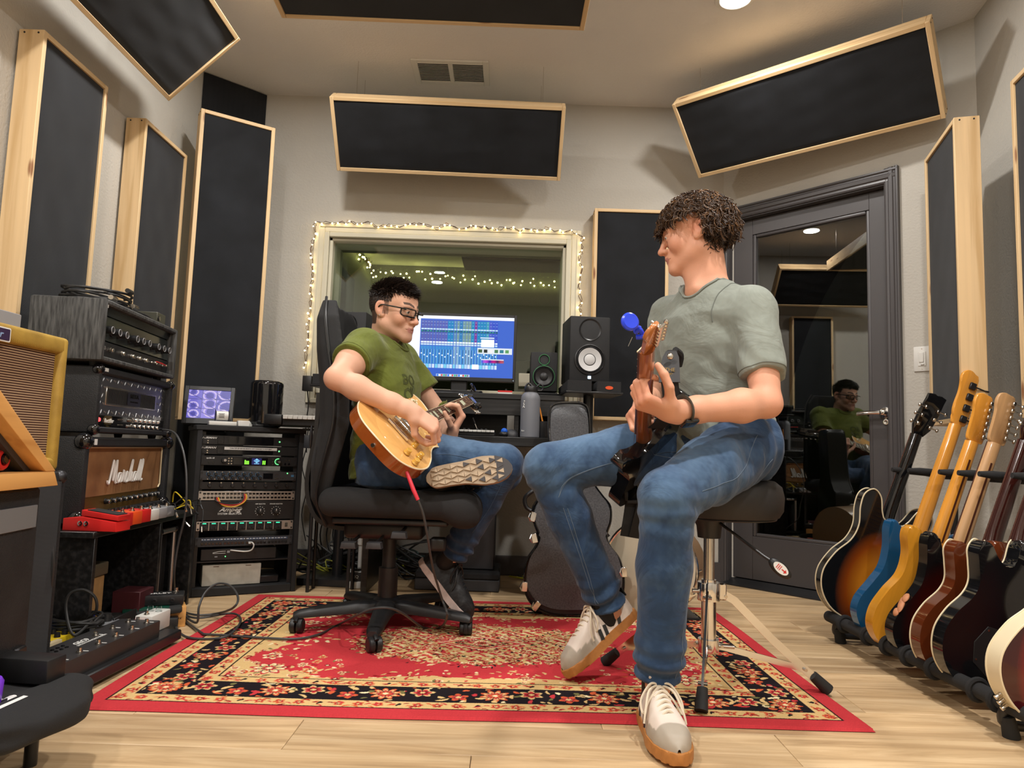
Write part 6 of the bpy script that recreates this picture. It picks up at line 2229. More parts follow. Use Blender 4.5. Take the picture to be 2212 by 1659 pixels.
MB().cyl((0, 0, 0.145), (0, 0, 0.33), 0.022, n=24).obj('post_sleeve', M['chrome'], st)
mb = MB()
mb.lathe([(0, 0.268), (0.033, 0.268), (0.034, 0.272), (0.034, 0.318), (0.033, 0.322), (0, 0.322)], n=24)
mb.box((0.040, 0.0, 0.295), (0.025, 0.02, 0.05), bev=0.004)
mb.cyl((-0.05, 0.0, 0.295), (-0.02, 0, 0.295), 0.006, n=10)
mb.obj('upper_collar', M['chrome'], st)
mb = MB()
mb.lathe([(0, 0.115), (0.030, 0.115), (0.031, 0.12), (0.031, 0.155), (0, 0.155)], n=24)
mb.cyl((0.02, 0, 0.135), (0.075, -0.01, 0.135), 0.006, n=10)
mb.obj('lower_collar', M['chrome'], st)
feet_ = [(0.541, 1.979), (0.970, 2.181), (0.340, 2.390)]
for fx, fy_ in feet_:
 d = V(fx - SX, fy_ - SY, 0)
 L = d.length
 d.normalize()
 ac = V(-d.y, d.x, 0)
 top, foot = d * 0.040 + V(0, 0, 0.290), d * (L - 0.01) + V(0, 0, 0.028)
 leg = MB().strip([top, top.lerp(foot, 0.12) + V(0, 0, 0.012), top.lerp(foot, 0.5), foot], ac.cross(foot - top), 0.024, 0.007)
 leg = leg.obj('leg', M['chrome'], st)
 mb = MB()
 ft_ = foot + d * 0.004
 mb.cyl(ft_ - (foot - top).normalized() * 0.045, ft_ + V(0, 0, -0.012) + d * 0.012, 0.015, 0.019, n=12)
 mb.obj('rubber_foot', M['rubber'], leg)
 b0, b1 = d * 0.028 + V(0, 0, 0.135), top.lerp(foot, 0.82)
 MB().strip([b0, b1], ac.cross(b1 - b0), 0.018, 0.005).obj('brace', M['chrome'], st)
 mb = MB()
 for p in (b1, top.lerp(foot, 0.03), b0 + d * 0.01):
  mb.cyl(p - ac * 0.013, p + ac * 0.013, 0.005, n=8)
 mb.stuff('rivets', M['nickel'], st)
lv = [(0.02, -0.03, 0.505), (0.06, -0.09, 0.47), (0.115, -0.135, 0.425), (0.135, -0.15, 0.412)]
MB().tube(smooth_path(lv, 5), 0.0045, 8).obj('height_lever', M['black_satin'], st)
ld_ = (V(*lv[-1]) - V(*lv[-2])).normalized()
o = MB().sph((0, 0, 0), (0.019, 0.038, 0.010), 16, 10).obj('lever_paddle', M['black_plastic'], st)
yv = V(0.75, -0.15, -0.65).normalized()
zv = V(-0.1, -0.95, 0.1)
zv = (zv - yv * zv.dot(yv)).normalized()
o.matrix_local = basis(yv.cross(zv), yv, zv, V(*lv[-1]) + yv * 0.030)
MB().prism([(0.013 * math.cos(a * PI / 10), 0.024 * math.sin(a * PI / 10)) for a in range(20)], 0.0095, 0.0108).obj('lever_sticker', M['white_print'], o)
mb = MB()
mb.box((0, 0.008, 0.0112), (0.003, 0.010, 0.0006))
mb.prism([(-0.006, 0.012), (0.006, 0.012), (0, 0.019)], 0.0109, 0.0115)
for k in range(3):
 mb.box((0, -0.002 - 0.005 * k, 0.0112), (0.014, 0.002, 0.0006))
mb.stuff('red_arrow', M['red'], o)
# office chair
CX_, CY_ = -0.455, 2.785
ch = empty('office_chair', 'black office chair with tall curved back and five castors on the rug', 'chair', (CX_, CY_, 0))
fab = mat('chair_fabric', (0.017, 0.017, 0.018), 0.9, bump=(600, 0.4))
def rb(c, d, r, m, name, rot=None, seg=4):
 return MB().box(c, d, rot=rot, bev=r, seg=seg).obj(name, m, ch, ang=60)
sx0 = CX_
v_ = Vol((-0.33, -0.32, 0.38), (0.42, 0.32, 0.60), 0.008)
def sbox(c, h, r):
 c, h = npv(c), npv(h)
 def fn(X, Y, Z):
  q = [np.abs(X - c[0]) - h[0] + r, np.abs(Y - c[1]) - h[1] + r, np.abs(Z - c[2]) - h[2] + r]
  return np.sqrt(sum(np.maximum(a, 0) ** 2 for a in q)) + np.minimum(np.maximum(np.maximum(q[0], q[1]), q[2]), 0) - r
 return fn
v_.op((-0.24, -0.25, 0.43), (0.33, 0.25, 0.56), sbox((0.055, -0.01, 0.495), (0.285, 0.25, 0.053), 0.05))
v_.op((0.22, -0.25, 0.38), (0.36, 0.25, 0.52), sbox((0.30, -0.01, 0.470), (0.055, 0.24, 0.055), 0.045), 0.05)
vv, ff = v_.mesh()
vv[:, 2] -= 0.012 * np.exp(-((vv[:, 0] - 0.05) ** 2 + (vv[:, 1] + 0.02) ** 2) / 0.03) * (vv[:, 2] > 0.5)
mesh_np('seat_cushion', vv, ff, fab, ch)
bv_ = Vol((-0.42, -0.30, 0.36), (-0.12, 0.30, 1.30), 0.008)
zs = np.array([0.40, 0.50, 0.62, 0.78, 0.92, 1.06, 1.18, 1.26])
xs_ = np.array([-0.225, -0.272, -0.268, -0.240, -0.246, -0.268, -0.280, -0.272])
ws = np.array([0.16, 0.20, 0.235, 0.245, 0.24, 0.225, 0.20, 0.15])
ts = np.array([0.020, 0.032, 0.042, 0.047, 0.047, 0.045, 0.040, 0.026])
def backfn(X, Y, Z):
 z = np.clip(Z.ravel(), zs[0], zs[-1])
 it = lambda a: np.interp(z, zs, a)[None, None, :]
 dx = X - it(xs_) - 1.3 * Y * Y
 w, t = it(ws), it(ts)
 q1, q2 = np.abs(Y) - w + 0.03, np.abs(dx) - t + 0.015
 d = np.sqrt(np.maximum(q1, 0) ** 2 + np.maximum(q2, 0) ** 2) + np.minimum(np.maximum(q1, q2), 0) - 0.015
 return np.maximum(d, np.maximum(Z - 1.25, 0.40 - Z) * 0.8).astype(np.float32)
bv_.op((-0.40, -0.26, 0.40), (-0.14, 0.26, 1.27), backfn)
vv, ff = bv_.mesh()
mesh_np('backrest', vv, ff, fab, ch)
mb = MB()
e_ = [V(xs_[i] - 0.012 + 1.3 * (ws[i] - 0.02) ** 2, -ws[i] + 0.006, zs[i]) for i in range(len(zs))]
mb.tube(smooth_path(e_, 5), 0.006, 6)
mb.tube([V(p.x, -p.y, p.z) for p in smooth_path(e_, 5)], 0.006, 6)
mb.obj('back_piping', M['black_satin'], ch)
sp_ = smooth_path([(-0.30, 0, 0.90), (-0.302, 0, 0.75), (-0.325, 0, 0.55), (-0.29, 0, 0.43), (-0.21, 0, 0.385), (-0.06, 0, 0.385)], 6)
MB().strip(sp_, V(0, 1, 0), 0.085, 0.016).obj('back_spine', M['black_plastic'], ch)
o = MB().sph((0, 0, 0), (0.006, 0.010, 0.042), 14, 10).obj('back_lever', M['dark_metal'], ch)
o.location = (-0.262, -0.243, 0.725)
rb((0.03, -0.01, 0.428), (0.42, 0.40, 0.022), 0.008, M['black_plastic'], 'seat_pan')
rb((-0.01, -0.01, 0.385), (0.30, 0.20, 0.065), 0.02, M['black_plastic'], 'tilt_mechanism')
rb((0.20, -0.12, 0.345), (0.06, 0.05, 0.05), 0.012, M['black_plastic'], 'tension_knob')
for x, y, z in ((-0.10, -0.27, 0.350), (0.075, -0.27, 0.390), (-0.01, -0.275, 0.352)):
 MB().tube([(x, -0.08, z + 0.012), (x, y + 0.02, z + 0.004)], 0.006, 8).obj('lever_rod', M['black_satin'], ch)
 MB().prism([(-0.028, -0.010), (0.028, -0.010), (0.024, 0.012), (-0.024, 0.012)], 0, 0.045, m=Matrix(((1, 0, 0, x), (0, 0, -1, y + 0.03), (0, 1, 0, z), (0, 0, 0, 1))), bev=0.004).obj('lever_paddle', M['dark_grey'], ch)
mb = MB()
mb.cyl((0, 0, 0.22), (0, 0, 0.37), 0.0265, n=24)
mb.cyl((0, 0, 0.10), (0, 0, 0.235), 0.037, n=28)
mb.obj('gas_column', M['black_plastic'], ch)
MB().lathe([(0, 0.068), (0.050, 0.068), (0.055, 0.08), (0.053, 0.115), (0.040, 0.125), (0, 0.125)], n=28).obj('base_hub', M['black_plastic'], ch)
for k, a in enumerate((-88, -160, -16, 56, 128)):
 a = math.radians(a)
 d = V(math.cos(a), math.sin(a), 0)
 s_ = V(-d.y, d.x, 0)
 mb = MB()
 rows = []
 for r_, z0, z1, w in ((0.03, 0.072, 0.116, 0.040), (0.12, 0.072, 0.112, 0.032), (0.25, 0.066, 0.098, 0.027), (0.325, 0.062, 0.088, 0.024), (0.345, 0.060, 0.078, 0.018)):
  c = d * r_
  rows.append([mb.bm.verts.new(c + s_ * (w * q) + V(0, 0, z)) for q, z in ((-1, z0), (1, z0), (1, z1 - 0.010), (0.6, z1), (-0.6, z1), (-1, z1 - 0.010))])
 for A, B in zip(rows, rows[1:]):
  for j in range(6):
   mb.bm.faces.new((A[j], A[(j + 1) % 6], B[(j + 1) % 6], B[j]))
 mb.bm.faces.new(rows[0][::-1])
 mb.bm.faces.new(rows[-1])
 leg = mb.obj('base_leg', M['black_plastic'], ch, ang=50)
 c = d * 0.325
 yaw = a + (0.5, 1.2, 1.9, 0.2, 2.6)[k]
 w_ = V(math.cos(yaw), math.sin(yaw), 0)
 n_ = V(-w_.y, w_.x, 0)
 mb = MB()
 mb.cyl(c + V(0, 0, 0.040), c + V(0, 0, 0.066), 0.010, n=12)
 hub = c + w_ * 0.014 + V(0, 0, 0.0345)
 for q in (-1, 1):
  mb.lathe([(0, 0.004), (0.026, 0.004), (0.0265, 0.006), (0.0265, 0.020), (0.022, 0.024), (0, 0.025)], hub, n_ * q, 24)
 mb.tube([hub + (w_ * math.cos(t_) * -0.0285 + V(0, 0, 1) * math.sin(t_) * 0.0285) for t_ in [PI * j / 14 for j in range(-2, 12)]], 0.0085, 8)
 mb.obj('castor', M['black_plastic'], leg)
# young man on the stool (blue jeans, grey green t-shirt)
def man_stool():
 root = empty('person', 'person with curly brown hair and grey green t-shirt playing guitar on the stool', 'person', (0.64, 2.18, 0.0))
 skin = srgb(214, 158, 130)
 F = V(-0.84, -0.54, 0).normalized()
 Lf = V(0.54, -0.84, 0)
 hipL, hipR = V(0.70, 2.08, 0.735), V(0.595, 2.285, 0.735)
 kneL, kneR = V(0.404, 1.80, 0.595), V(0.118, 2.205, 0.652)
 ankL, ankR = V(0.402, 1.885, 0.11), V(0.335, 2.275, 0.205)
 shL, shR = V(0.700, 2.035, 1.135), V(0.520, 2.315, 1.165)
 elL, wrL = V(0.698, 1.915, 0.850), V(0.410, 1.795, 0.812)
 elR, wrR = V(0.505, 2.42, 0.905), V(0.405, 2.135, 0.868)
 nck = V(0.612, 2.175, 1.245)
 hd = V(0.562, 2.165, 1.395)
 fy = V(-0.965, 0.26, -0.20).normalized()
 MH = head_frame_of(fy, hd)
 # body: head, arms, hands and the parts under the clothes
 hv = Vol((0.40, 2.0, 1.17), (0.72, 2.33, 1.54), 0.0024)
 head_sdf(hv, MH)
 hv.cone(nck - V(0.0, 0, 0.06), MH @ V(0, -0.022, -0.045), 0.064, 0.054, 0.03)
 hv.cone(MH @ V(0, 0.03, -0.085), nck + V(-0.045, -0.02, -0.03), 0.022, 0.030, 0.03)
 hv.cone(MH @ V(0.055, -0.02, -0.05), nck + V(-0.05, -0.045, -0.03), 0.013, 0.011, 0.02)
 hv.cone(nck + V(0, 0, -0.05), nck + Lf * 0.09 + V(0, 0, -0.065), 0.05, 0.04, 0.04)
 hv.cone(nck + V(0, 0, -0.05), nck - Lf * 0.09 + V(0, 0, -0.065), 0.05, 0.04, 0.04)
 hv.half(nck - V(0, 0, 0.055), (0, 0, -1))
 v1, f1 = hv.mesh()
 c1 = head_colour(v1, MH, skin, 0.0, brow=(0.035, 0.02, 0.012), hairline=lambda L: ((L[:, 2] > 0.060) | ((L[:, 1] < -0.02) & (L[:, 2] > -0.045) & (np.abs(L[:, 0]) < 0.085) & ~((np.abs(L[:, 0]) > 0.066) & (L[:, 1] > -0.04)))) * 0.9, hair=(0.03, 0.018, 0.012))
 av = Vol((0.26, 1.66, 0.74), (0.80, 2.48, 1.20), 0.0030)
 av.chain([shL, shL.lerp(elL, 0.55), elL], [0.053, 0.049, 0.037], 0.02)
 av.chain([elL, elL.lerp(wrL, 0.28), elL.lerp(wrL, 0.75), wrL], [0.037, 0.044, 0.033, 0.027], 0.02)
 av.chain([shR, shR.lerp(elR, 0.55), elR], [0.053, 0.049, 0.041], 0.02)
 av.chain([elR, elR.lerp(wrR, 0.30), elR.lerp(wrR, 0.75), wrR], [0.041, 0.045, 0.034, 0.028], 0.02)
 nd = V(-0.17, -0.90, 0.39).normalized()
 dL = V(-0.86, -0.36, 0.22)
 nL = V(0.15, 0.35, 0.92)
 hand(av, wrL, dL, nL, 1, [(1.15, 1.15, 0.7), (1.10, 1.15, 0.8), (1.05, 1.2, 0.8), (1.0, 1.2, 0.8)], [(0.55, 0.60, 0.55), (0.50, 0.80, 0.05), (0.60, 0.75, -0.15)], 0.08, 1.02)
 dR = V(-0.42, -0.72, -0.45)
 nR = V(0.55, -0.10, -0.62)
 hand(av, wrR, dR, nR, 1, [(0.75, 1.2, 0.7), (1.0, 1.25, 0.8), (1.15, 1.3, 0.8), (1.25, 1.3, 0.8)], [(0.75, 0.45, 0.5), (0.9, 0.35, -0.1), (0.95, 0.2, -0.3)], 0.05, 0.98)
 v2, f2 = av.mesh()
 c2 = np.tile(np.array(skin), (len(v2), 1)) * (1 + 0.06 * wob(v2, 60, 1))[:, None]
 dz = np.min([np.linalg.norm(v2 - np.array(q), axis=1) for q in (elL, wrL + V(-.09, -.05, .03), wrR + V(-.05, -.08, -.04))], axis=0)
 w = np.clip(1 - dz / 0.06, 0, 1)[:, None] * 0.5
 c2 = c2 * (1 - w) + np.array((skin[0], skin[1] * 0.72, skin[2] * 0.68)) * w
 bv = Vol((0.05, 1.68, 0.08), (0.85, 2.42, 1.22), 0.009)
 bv.loft([(V(0.645, 2.185, 0.70), Lf, 0.135, F, 0.085), (V(0.63, 2.18, 0.95), Lf, 0.12, F, 0.08), (V(0.61, 2.175, 1.13), Lf, 0.14, F, 0.085), (V(0.61, 2.175, 1.20), Lf, 0.09, F, 0.06)])
 bv.chain([hipL, kneL, ankL], [0.07, 0.048, 0.036], 0.02)
 bv.chain([hipR, kneR, ankR], [0.07, 0.048, 0.036], 0.02)
 v3, f3 = bv.mesh()
 c3 = np.tile(np.array(skin), (len(v3), 1))
 v, f, c = join([(v1, f1, c1), (v2, f2, c2), (v3, f3, c3)])
 mesh_np('body', v, f, M['skin'], root, True, c).matrix_parent_inverse = Matrix.Translation(root.location).inverted()
 def part(name, v, f, m, c, p=root):
  o = mesh_np(name, v, f, m, p, True, c)
  o.matrix_parent_inverse = Matrix.Translation(root.location).inverted()
  return o
 # t-shirt
 tv = Vol((0.36, 1.86, 0.68), (0.86, 2.48, 1.30), 0.0045)
 tv.loft([(V(0.655, 2.185, 0.700), Lf, 0.182, F, 0.132), (V(0.645, 2.18, 0.79), Lf, 0.178, F, 0.132), (V(0.632, 2.18, 0.90), Lf, 0.168, F, 0.122), (V(0.618, 2.178, 1.04), Lf, 0.176, F, 0.122), (V(0.610, 2.175, 1.13), Lf, 0.176, F, 0.108), (V(0.612, 2.175, 1.185), Lf, 0.13, F, 0.085), (V(0.612, 2.175, 1.235), Lf, 0.075, F, 0.066)])
 for sh, el in ((shL, elL), (shR, elR)):
  tv.cone(nck - V(0, 0, 0.050), sh + V(0, 0, 0.000), 0.055, 0.056, 0.05)
  e = sh.lerp(el, 0.66)
  tv.cone(sh, e, 0.066, 0.067, 0.035)
  dd = (el - sh).normalized()
  tv.op(e - V(.14, .14, .14), e + V(.14, .14, .14), lambda X, Y, Z, q=sh.lerp(el, 0.74), dd=dd: np.maximum(-((X - q.x) * dd.x + (Y - q.y) * dd.y + (Z - q.z) * dd.z), np.sqrt((X - q.x) ** 2 + (Y - q.y) ** 2 + (Z - q.z) ** 2) - 0.10), 0.0, 'sub')
 tv.cone(nck + V(-0.012, -0.01, -0.012), nck + V(-0.03, -0.02, 0.08), 0.066, 0.076, 0.006, 'sub')
 tv.cone(nck + V(-0.03, -0.02, -0.03), nck + V(-0.09, -0.06, 0.02), 0.05, 0.05, 0.01, 'sub')
 arm = np.array(shL)
 z0 = np.array([0.5, 0.0, -0.86])
 def tripple(x, y, z):
  P = np.stack([x, y, z], -1)
  w = wob(P * np.array([1, 1, 0.45]), 38, 1)
  q = wob(P * np.array([0.7, 0.7, 1.6]), 30, 6)
  low = np.clip((1.02 - z) / 0.2, 0, 1)
  r = 0.0045 * w + 0.0050 * np.abs(q) + 0.003 * np.maximum(wob(P * np.array([1.2, 1.2, 0.5]), 60, 9), 0)
  diag = np.sin((z * 46 + x * 26 - y * 22) + 1.5 * wob(P, 14, 2))
  return r * (0.5 + 0.8 * low) + 0.0075 * low * np.maximum(diag, 0) ** 2 + 0.0025 * np.maximum(diag, 0)
 tv.ripple(tripple)
 v, f = tv.mesh()
 b = np.array(srgb(132, 138, 130))
 col = b * (1 + 0.07 * wob(v, 55, 1) + 0.05 * wob(v, 220, 3))[:, None]
 shirt = part('tshirt', v, f, M['tshirt'], col)
 rib = []
 for k in range(48):
  a = 2 * PI * k / 48
  p = nck + V(-0.018, -0.012, -0.018) + (Lf * math.cos(a) * 0.072 + F * math.sin(a) * 0.074) + V(0, 0, 0.012 - 0.036 * max(0, math.sin(a)))
  rib.append(p)
 P = tv.project(rib, 0.0015)
 mb = MB()
 mb.tube(P, 0.0055, 8, closed=True, sx=0.8)
 mb.obj('collar', mat('collar_rib', tuple(b * 0.92), 0.9), shirt)
 x_, y_, z_ = frame_z((elL - shL))
 mb = MB()
 for tpar, rr in ((0.70, 0.070),):
  c0 = shL.lerp(elL, tpar)
  pts = [c0 + (x_ * math.cos(a) + y_ * math.sin(a)) * rr for a in [2 * PI * k / 40 for k in range(40)]]
  mb.tube(tv.project(pts, 0.0006), 0.0013, 5, closed=True)
 seam = []
 for k in range(26):
  a = -1.9 + 3.8 * k / 25
  seam.append(shL + V(-0.045, 0.055, -0.015) + V(0, 0, 0.075 * math.cos(a)) + F * (0.085 * math.sin(a)))
 mb.tube(tv.project(seam, 0.0006), 0.0018, 5)
 mb.stuff('sleeve_seams', mat('seam_green', tuple(b * 0.6), 0.9), shirt)
 # jeans
 jv = Vol((0.00, 1.66, 0.10), (0.88, 2.46, 0.86), 0.0048)
 jv.loft([(V(0.655, 2.185, 0.645), Lf, 0.15, F, 0.11), (V(0.655, 2.185, 0.70), Lf, 0.172, F, 0.128), (V(0.65, 2.185, 0.80), Lf, 0.165, F, 0.118)])
 jv.chain([hipL, hipL.lerp(kneL, 0.5), kneL], [0.102, 0.090, 0.072], 0.03)
 jv.chain([hipR, hipR.lerp(kneR, 0.5), kneR], [0.104, 0.092, 0.074], 0.03)
 jv.chain([kneL, kneL.lerp(ankL, 0.35), kneL.lerp(ankL, 0.8), ankL + V(0, 0, 0.045)], [0.071, 0.069, 0.062, 0.061], 0.02)
 jv.chain([kneR, kneR.lerp(ankR, 0.35), kneR.lerp(ankR, 0.8), ankR.lerp(kneR, 0.07)], [0.072, 0.070, 0.060, 0.057], 0.02)
 for k_, a_ in ((kneL, ankL), (kneR, ankR)):
  dd = (a_ - k_).normalized()
  e = a_ - dd * 0.020
  jv.op(e - V(.13, .13, .13), e + V(.13, .13, .13), lambda X, Y, Z, e=e, dd=dd: np.maximum(-((X - e.x) * dd.x + (Y - e.y) * dd.y + (Z - e.z) * dd.z), np.sqrt((X - e.x) ** 2 + (Y - e.y) ** 2 + (Z - e.z) ** 2) - 0.12), 0.0, 'sub')
 def axis_t(P, a, b):
  a, b = np.array(a), np.array(b)
  return ((P - a) @ (b - a)) / ((b - a) @ (b - a))
 def jripple(x, y, z):
  P = np.stack([x, y, z], -1)
  r = 0.0030 * wob(P, 34, 2) + 0.0020 * np.abs(wob(P, 70, 5))
  for kn, an, hp in ((kneL, ankL, hipL), (kneR, ankR, hipR)):
   t = axis_t(P, kn, an)
   side = np.linalg.norm(P - (np.array(kn) + np.clip(t, 0, 1)[:, None] * np.array(an - kn)), axis=1) < 0.10
   bunch = np.exp(-((t - 0.90) / 0.12) ** 2) * side
   r += bunch * 0.0065 * np.sin(t * 64 + 2.0 * wob(P, 26, 3))
   back = np.exp(-((t - 0.08) / 0.12) ** 2) * side
   r += back * 0.0025 * np.sin(t * 60 + 2.5 * wob(P, 24, 7))
   th = axis_t(P, hp, kn)
   top = np.exp(-((th - 0.05) / 0.22) ** 2)
   r += top * 0.0045 * np.sin(th * 34 + 18 * (P[:, 2] - 0.7) + 2 * wob(P, 18, 4))
  return r
 jv.ripple(jripple)
 v, f = jv.mesh()
 fade = np.zeros(len(v))
 for hp, kn, an in ((hipL, kneL, ankL), (hipR, kneR, ankR)):
  mid = np.array(hp.lerp(kn, 0.75) + V(0, 0, 0.07))
  fade = np.maximum(fade, 0.75 * np.exp(-(np.linalg.norm((v - mid) * np.array([1, 1, 1.3]), axis=1) / 0.15) ** 2))
  m2 = np.array(kn + V(-0.05, -0.05, 0.02))
  fade = np.maximum(fade, 0.6 * np.exp(-(np.linalg.norm(v - m2, axis=1) / 0.09) ** 2))
  d2 = np.linalg.norm(v - np.array(an + V(0, 0, 0.045)), axis=1)
  fade = np.maximum(fade, 0.35 * np.exp(-(d2 / 0.05) ** 2))
 jeans = part('jeans', v, f, M['denim'], denim_colour(v, fade))
 stitch = mat('stitching', srgb(96, 112, 130), 0.8)
 mb = MB()
 def seamline(pts, off=0.0004, r=0.0009):
  P = jv.project(smooth_path(pts, 10), off)
  for _ in range(2):
   P[1:-1] = 0.5 * P[1:-1] + 0.25 * (P[:-2] + P[2:])
  P = jv.project(P, off)
  mb.tube(P, r, 5)
 for dx in (0.0, 0.010):
  seamline([at(1500, 966, 2.16), at(1420, 985, 2.12), at(1330, 1006, 2.10), at(1235, 1042 + dx * 300, 2.12), at(1205, 1075, 2.13)])
  seamline([at(1218 + dx * 900, 1100, 2.14), at(1246 + dx * 900, 1190, 2.16), at(1268 + dx * 900, 1280, 2.18), at(1284 + dx * 900, 1316, 2.2)])
 seamline([at(1625, 950, 1.98), at(1570, 1020, 1.90), at(1510, 1062, 1.78)])
 seamline([at(1495, 1090, 1.76), at(1500, 1190, 1.78), at(1494, 1330, 1.80), at(1478, 1478, 1.82)])
 seamline([at(1645, 985, 2.0), at(1618, 1040, 1.96)])
 seamline([at(1414, 938, 2.1), at(1416, 968, 2.08), at(1424, 990, 2.04)])
 mb.stuff('stitching', stitch, jeans)
 # hair: curls
 rng = np.random.default_rng(21)
 N = 2100
 u = rng.normal(size=(N * 3, 3))
 u /= np.linalg.norm(u, axis=1, keepdims=True)
 loc = u * np.array([0.079, 0.102, 0.088]) + np.array([0, -0.012, 0.036])
 keep = (loc[:, 2] > 0.052) | ((loc[:, 1] < -0.018) & (loc[:, 2] > -0.052)) | ((loc[:, 1] > 0.02) & (loc[:, 2] > 0.045))
 keep &= ~((np.abs(loc[:, 0]) > 0.055) & (loc[:, 1] > -0.030) & (loc[:, 2] < 0.030))
 loc, u = loc[keep][:N], u[keep][:N]
 N = len(loc)
 m = 14
 s = np.linspace(0, 1, m)
 out = u * np.array([1, 1, 1])
 out /= np.linalg.norm(out, axis=1, keepdims=True)
 Lh = rng.uniform(0.045, 0.085, N) * np.where(loc[:, 2] < 0.0, 0.60, 1.0)
 fringe = (loc[:, 1] > 0.055) & (loc[:, 2] < 0.11)
 Lh[fringe] *= 0.95
 dirv = out * 0.75 + rng.normal(size=(N, 3)) * 0.40 + np.array([0, 0.10, 0.0])
 dirv[fringe] += np.array([0, 0.75, -0.15])
 dirv /= np.linalg.norm(dirv, axis=1, keepdims=True)
 side = np.cross(dirv, rng.normal(size=(N, 3)))
 side /= np.linalg.norm(side, axis=1, keepdims=True)
 s2 = np.cross(dirv, side)
 R = rng.uniform(0.0055, 0.0110, N)
 turns = rng.uniform(1.0, 2.0, N)
 ph = rng.uniform(0, 6.28, N)
 a = ph[:, None] + 2 * np.pi * turns[:, None] * s
 grow = np.clip(s * 2.5, 0, 1)
 spine = loc[:, None] + dirv[:, None] * (Lh[:, None] * (s - 0.30 * s * s) * 0.62)[..., None] + np.array([0, 0, -1]) * (Lh[:, None] * 0.42 * s ** 2)[..., None]
 P = spine + (side[:, None] * np.cos(a)[..., None] + s2[:, None] * np.sin(a)[..., None]) * (R[:, None] * grow)[..., None]
 rad = np.repeat((0.0024 * (1 - 0.55 * s))[None], N, 0) * rng.uniform(0.75, 1.25, (N, 1))
 Pw = P @ np.array(MH.to_3x3()).T + np.array(MH.translation)
 off = rng.normal(size=(3, N, 1, 3)) * 0.0022
 Pw = np.concatenate([Pw + off[k] * (0.4 + s[None, :, None]) for k in range(3)])
 rad = np.concatenate([rad, rad * 0.8, rad * 0.65])
 v, f = tubes(Pw, rad, 4)
 loc = np.tile(loc, (3, 1))
 N = len(loc)
 tone = rng.random(N)
 cols = np.array(srgb(38, 25, 18)) * (1 - tone[:, None]) + np.array(srgb(84, 58, 36)) * tone[:, None]
 cols[rng.random(N) < 0.10] = srgb(128, 92, 58)
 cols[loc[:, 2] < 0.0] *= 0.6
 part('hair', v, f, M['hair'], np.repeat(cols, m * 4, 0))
 # watch on the left wrist
 ax = (elL - wrL).normalized()
 cw = wrL + ax * 0.040
 x_, y_, z_ = frame_z(ax, V(0, 0, 1))
 mb = MB()
 mb.tube([cw + (x_ * math.cos(t_) * 0.0345 + y_ * math.sin(t_) * 0.0365) for t_ in [2 * PI * k / 36 for k in range(36)]], 0.010, 8, closed=True, sx=0.32)
 wt = empty('wristwatch', 'black smart watch with dark grey band on the stool player', 'watch', cw)
 o = mb.obj('band', mat('watch_band', srgb(66, 70, 64), 0.6), wt)
 o.matrix_parent_inverse = Matrix.Translation(cw).inverted()
 fn = (V(0.05, -0.45, -0.9))
 fn = (fn - ax * fn.dot(ax)).normalized()
 o = MB().box((0, 0, 0), (0.036, 0.042, 0.011), bev=0.005, seg=3).obj('watch_case', M['black_gloss'], wt)
 o.matrix_local = Matrix.Translation(fn * 0.037) @ basis(fn.cross(ax), ax, fn, V(0, 0, 0)).to_3x3().to_4x4()
 # shoes and socks
 wht, gum, gry, blk = srgb(222, 208, 196), srgb(176, 116, 58), srgb(170, 160, 146), (0.012, 0.012, 0.013)
 def ucol(y, f_, x, z):
  if z < 0.030 and y > 0.16 and z < 0.030 - (0.215 - y) * 0.25 + 0.01:
   return gry
  if y > 0.235 and z < 0.050:
   return gry
  if z > 0.060 and y < 0.012:
   return blk
  return wht
 hs = ([0, 0.006, 0.02, 0.06, 0.10, 0.14, 0.19, 0.24, 0.27, 0.287, 0.29], [0.06, 0.080, 0.084, 0.076, 0.088, 0.080, 0.060, 0.046, 0.036, 0.018, 0.010])
 heel, toe = V(0.418, 2.30, 0.190), V(0.190, 2.205, 0.016)
 MR_ = shoe_frame(heel - (toe - heel).normalized() * 0.005, toe - heel, V(0.0, 0.15, 1.0))
 ML_ = shoe_frame(V(0.392, 1.945, 0.0095), V(0.02, -1, 0), V(0, 0, 1))
 lace = mat('lace_cotton', srgb(214, 200, 178), 0.8)
 for MS in (ML_, MR_):
  sh = make_shoe(root, MS, mat('gum_rubber', gum, 0.5, noise=60), ucol, hs, lace, mat('tongue_white', wht, 0.6), 0.027)
  side_stripes(sh, M['black_satin'])
 MB().box((0.0, -0.001, 0.088), (0.034, 0.005, 0.03), bev=0.002).obj('heel_tab', M['black_matte'], sh)
 text('lettering', 'Reebok', 0.011, M['white_print'], sh, T(0.030, 0.014, 0.094) @ Matrix(((0, 0, 1, 0), (1, 0, 0, 0), (0, 1, 0, 0), (0, 0, 0, 1))) @ Matrix.Rotation(0.5, 4, 'Z'))
 sv = Vol((0.25, 1.78, 0.06), (0.50, 2.40, 0.32), 0.006)
 sv.cone(ankL + V(0, 0.015, -0.03), ankL + V(0, 0, 0.09), 0.038, 0.044)
 sv.cone(ankR + V(-0.012, -0.005, -0.03), ankR.lerp(kneR, 0.18), 0.034, 0.044)
 v, f = sv.mesh()
 part('socks', v, f, M['sole'], np.tile(np.array((0.012, 0.012, 0.013)), (len(v), 1)))['kind'] = 'stuff'
 return dict(root=root, MH=MH, wrL=wrL, wrR=wrR, nck=nck, F=F, Lf=Lf)
P2 = man_stool()
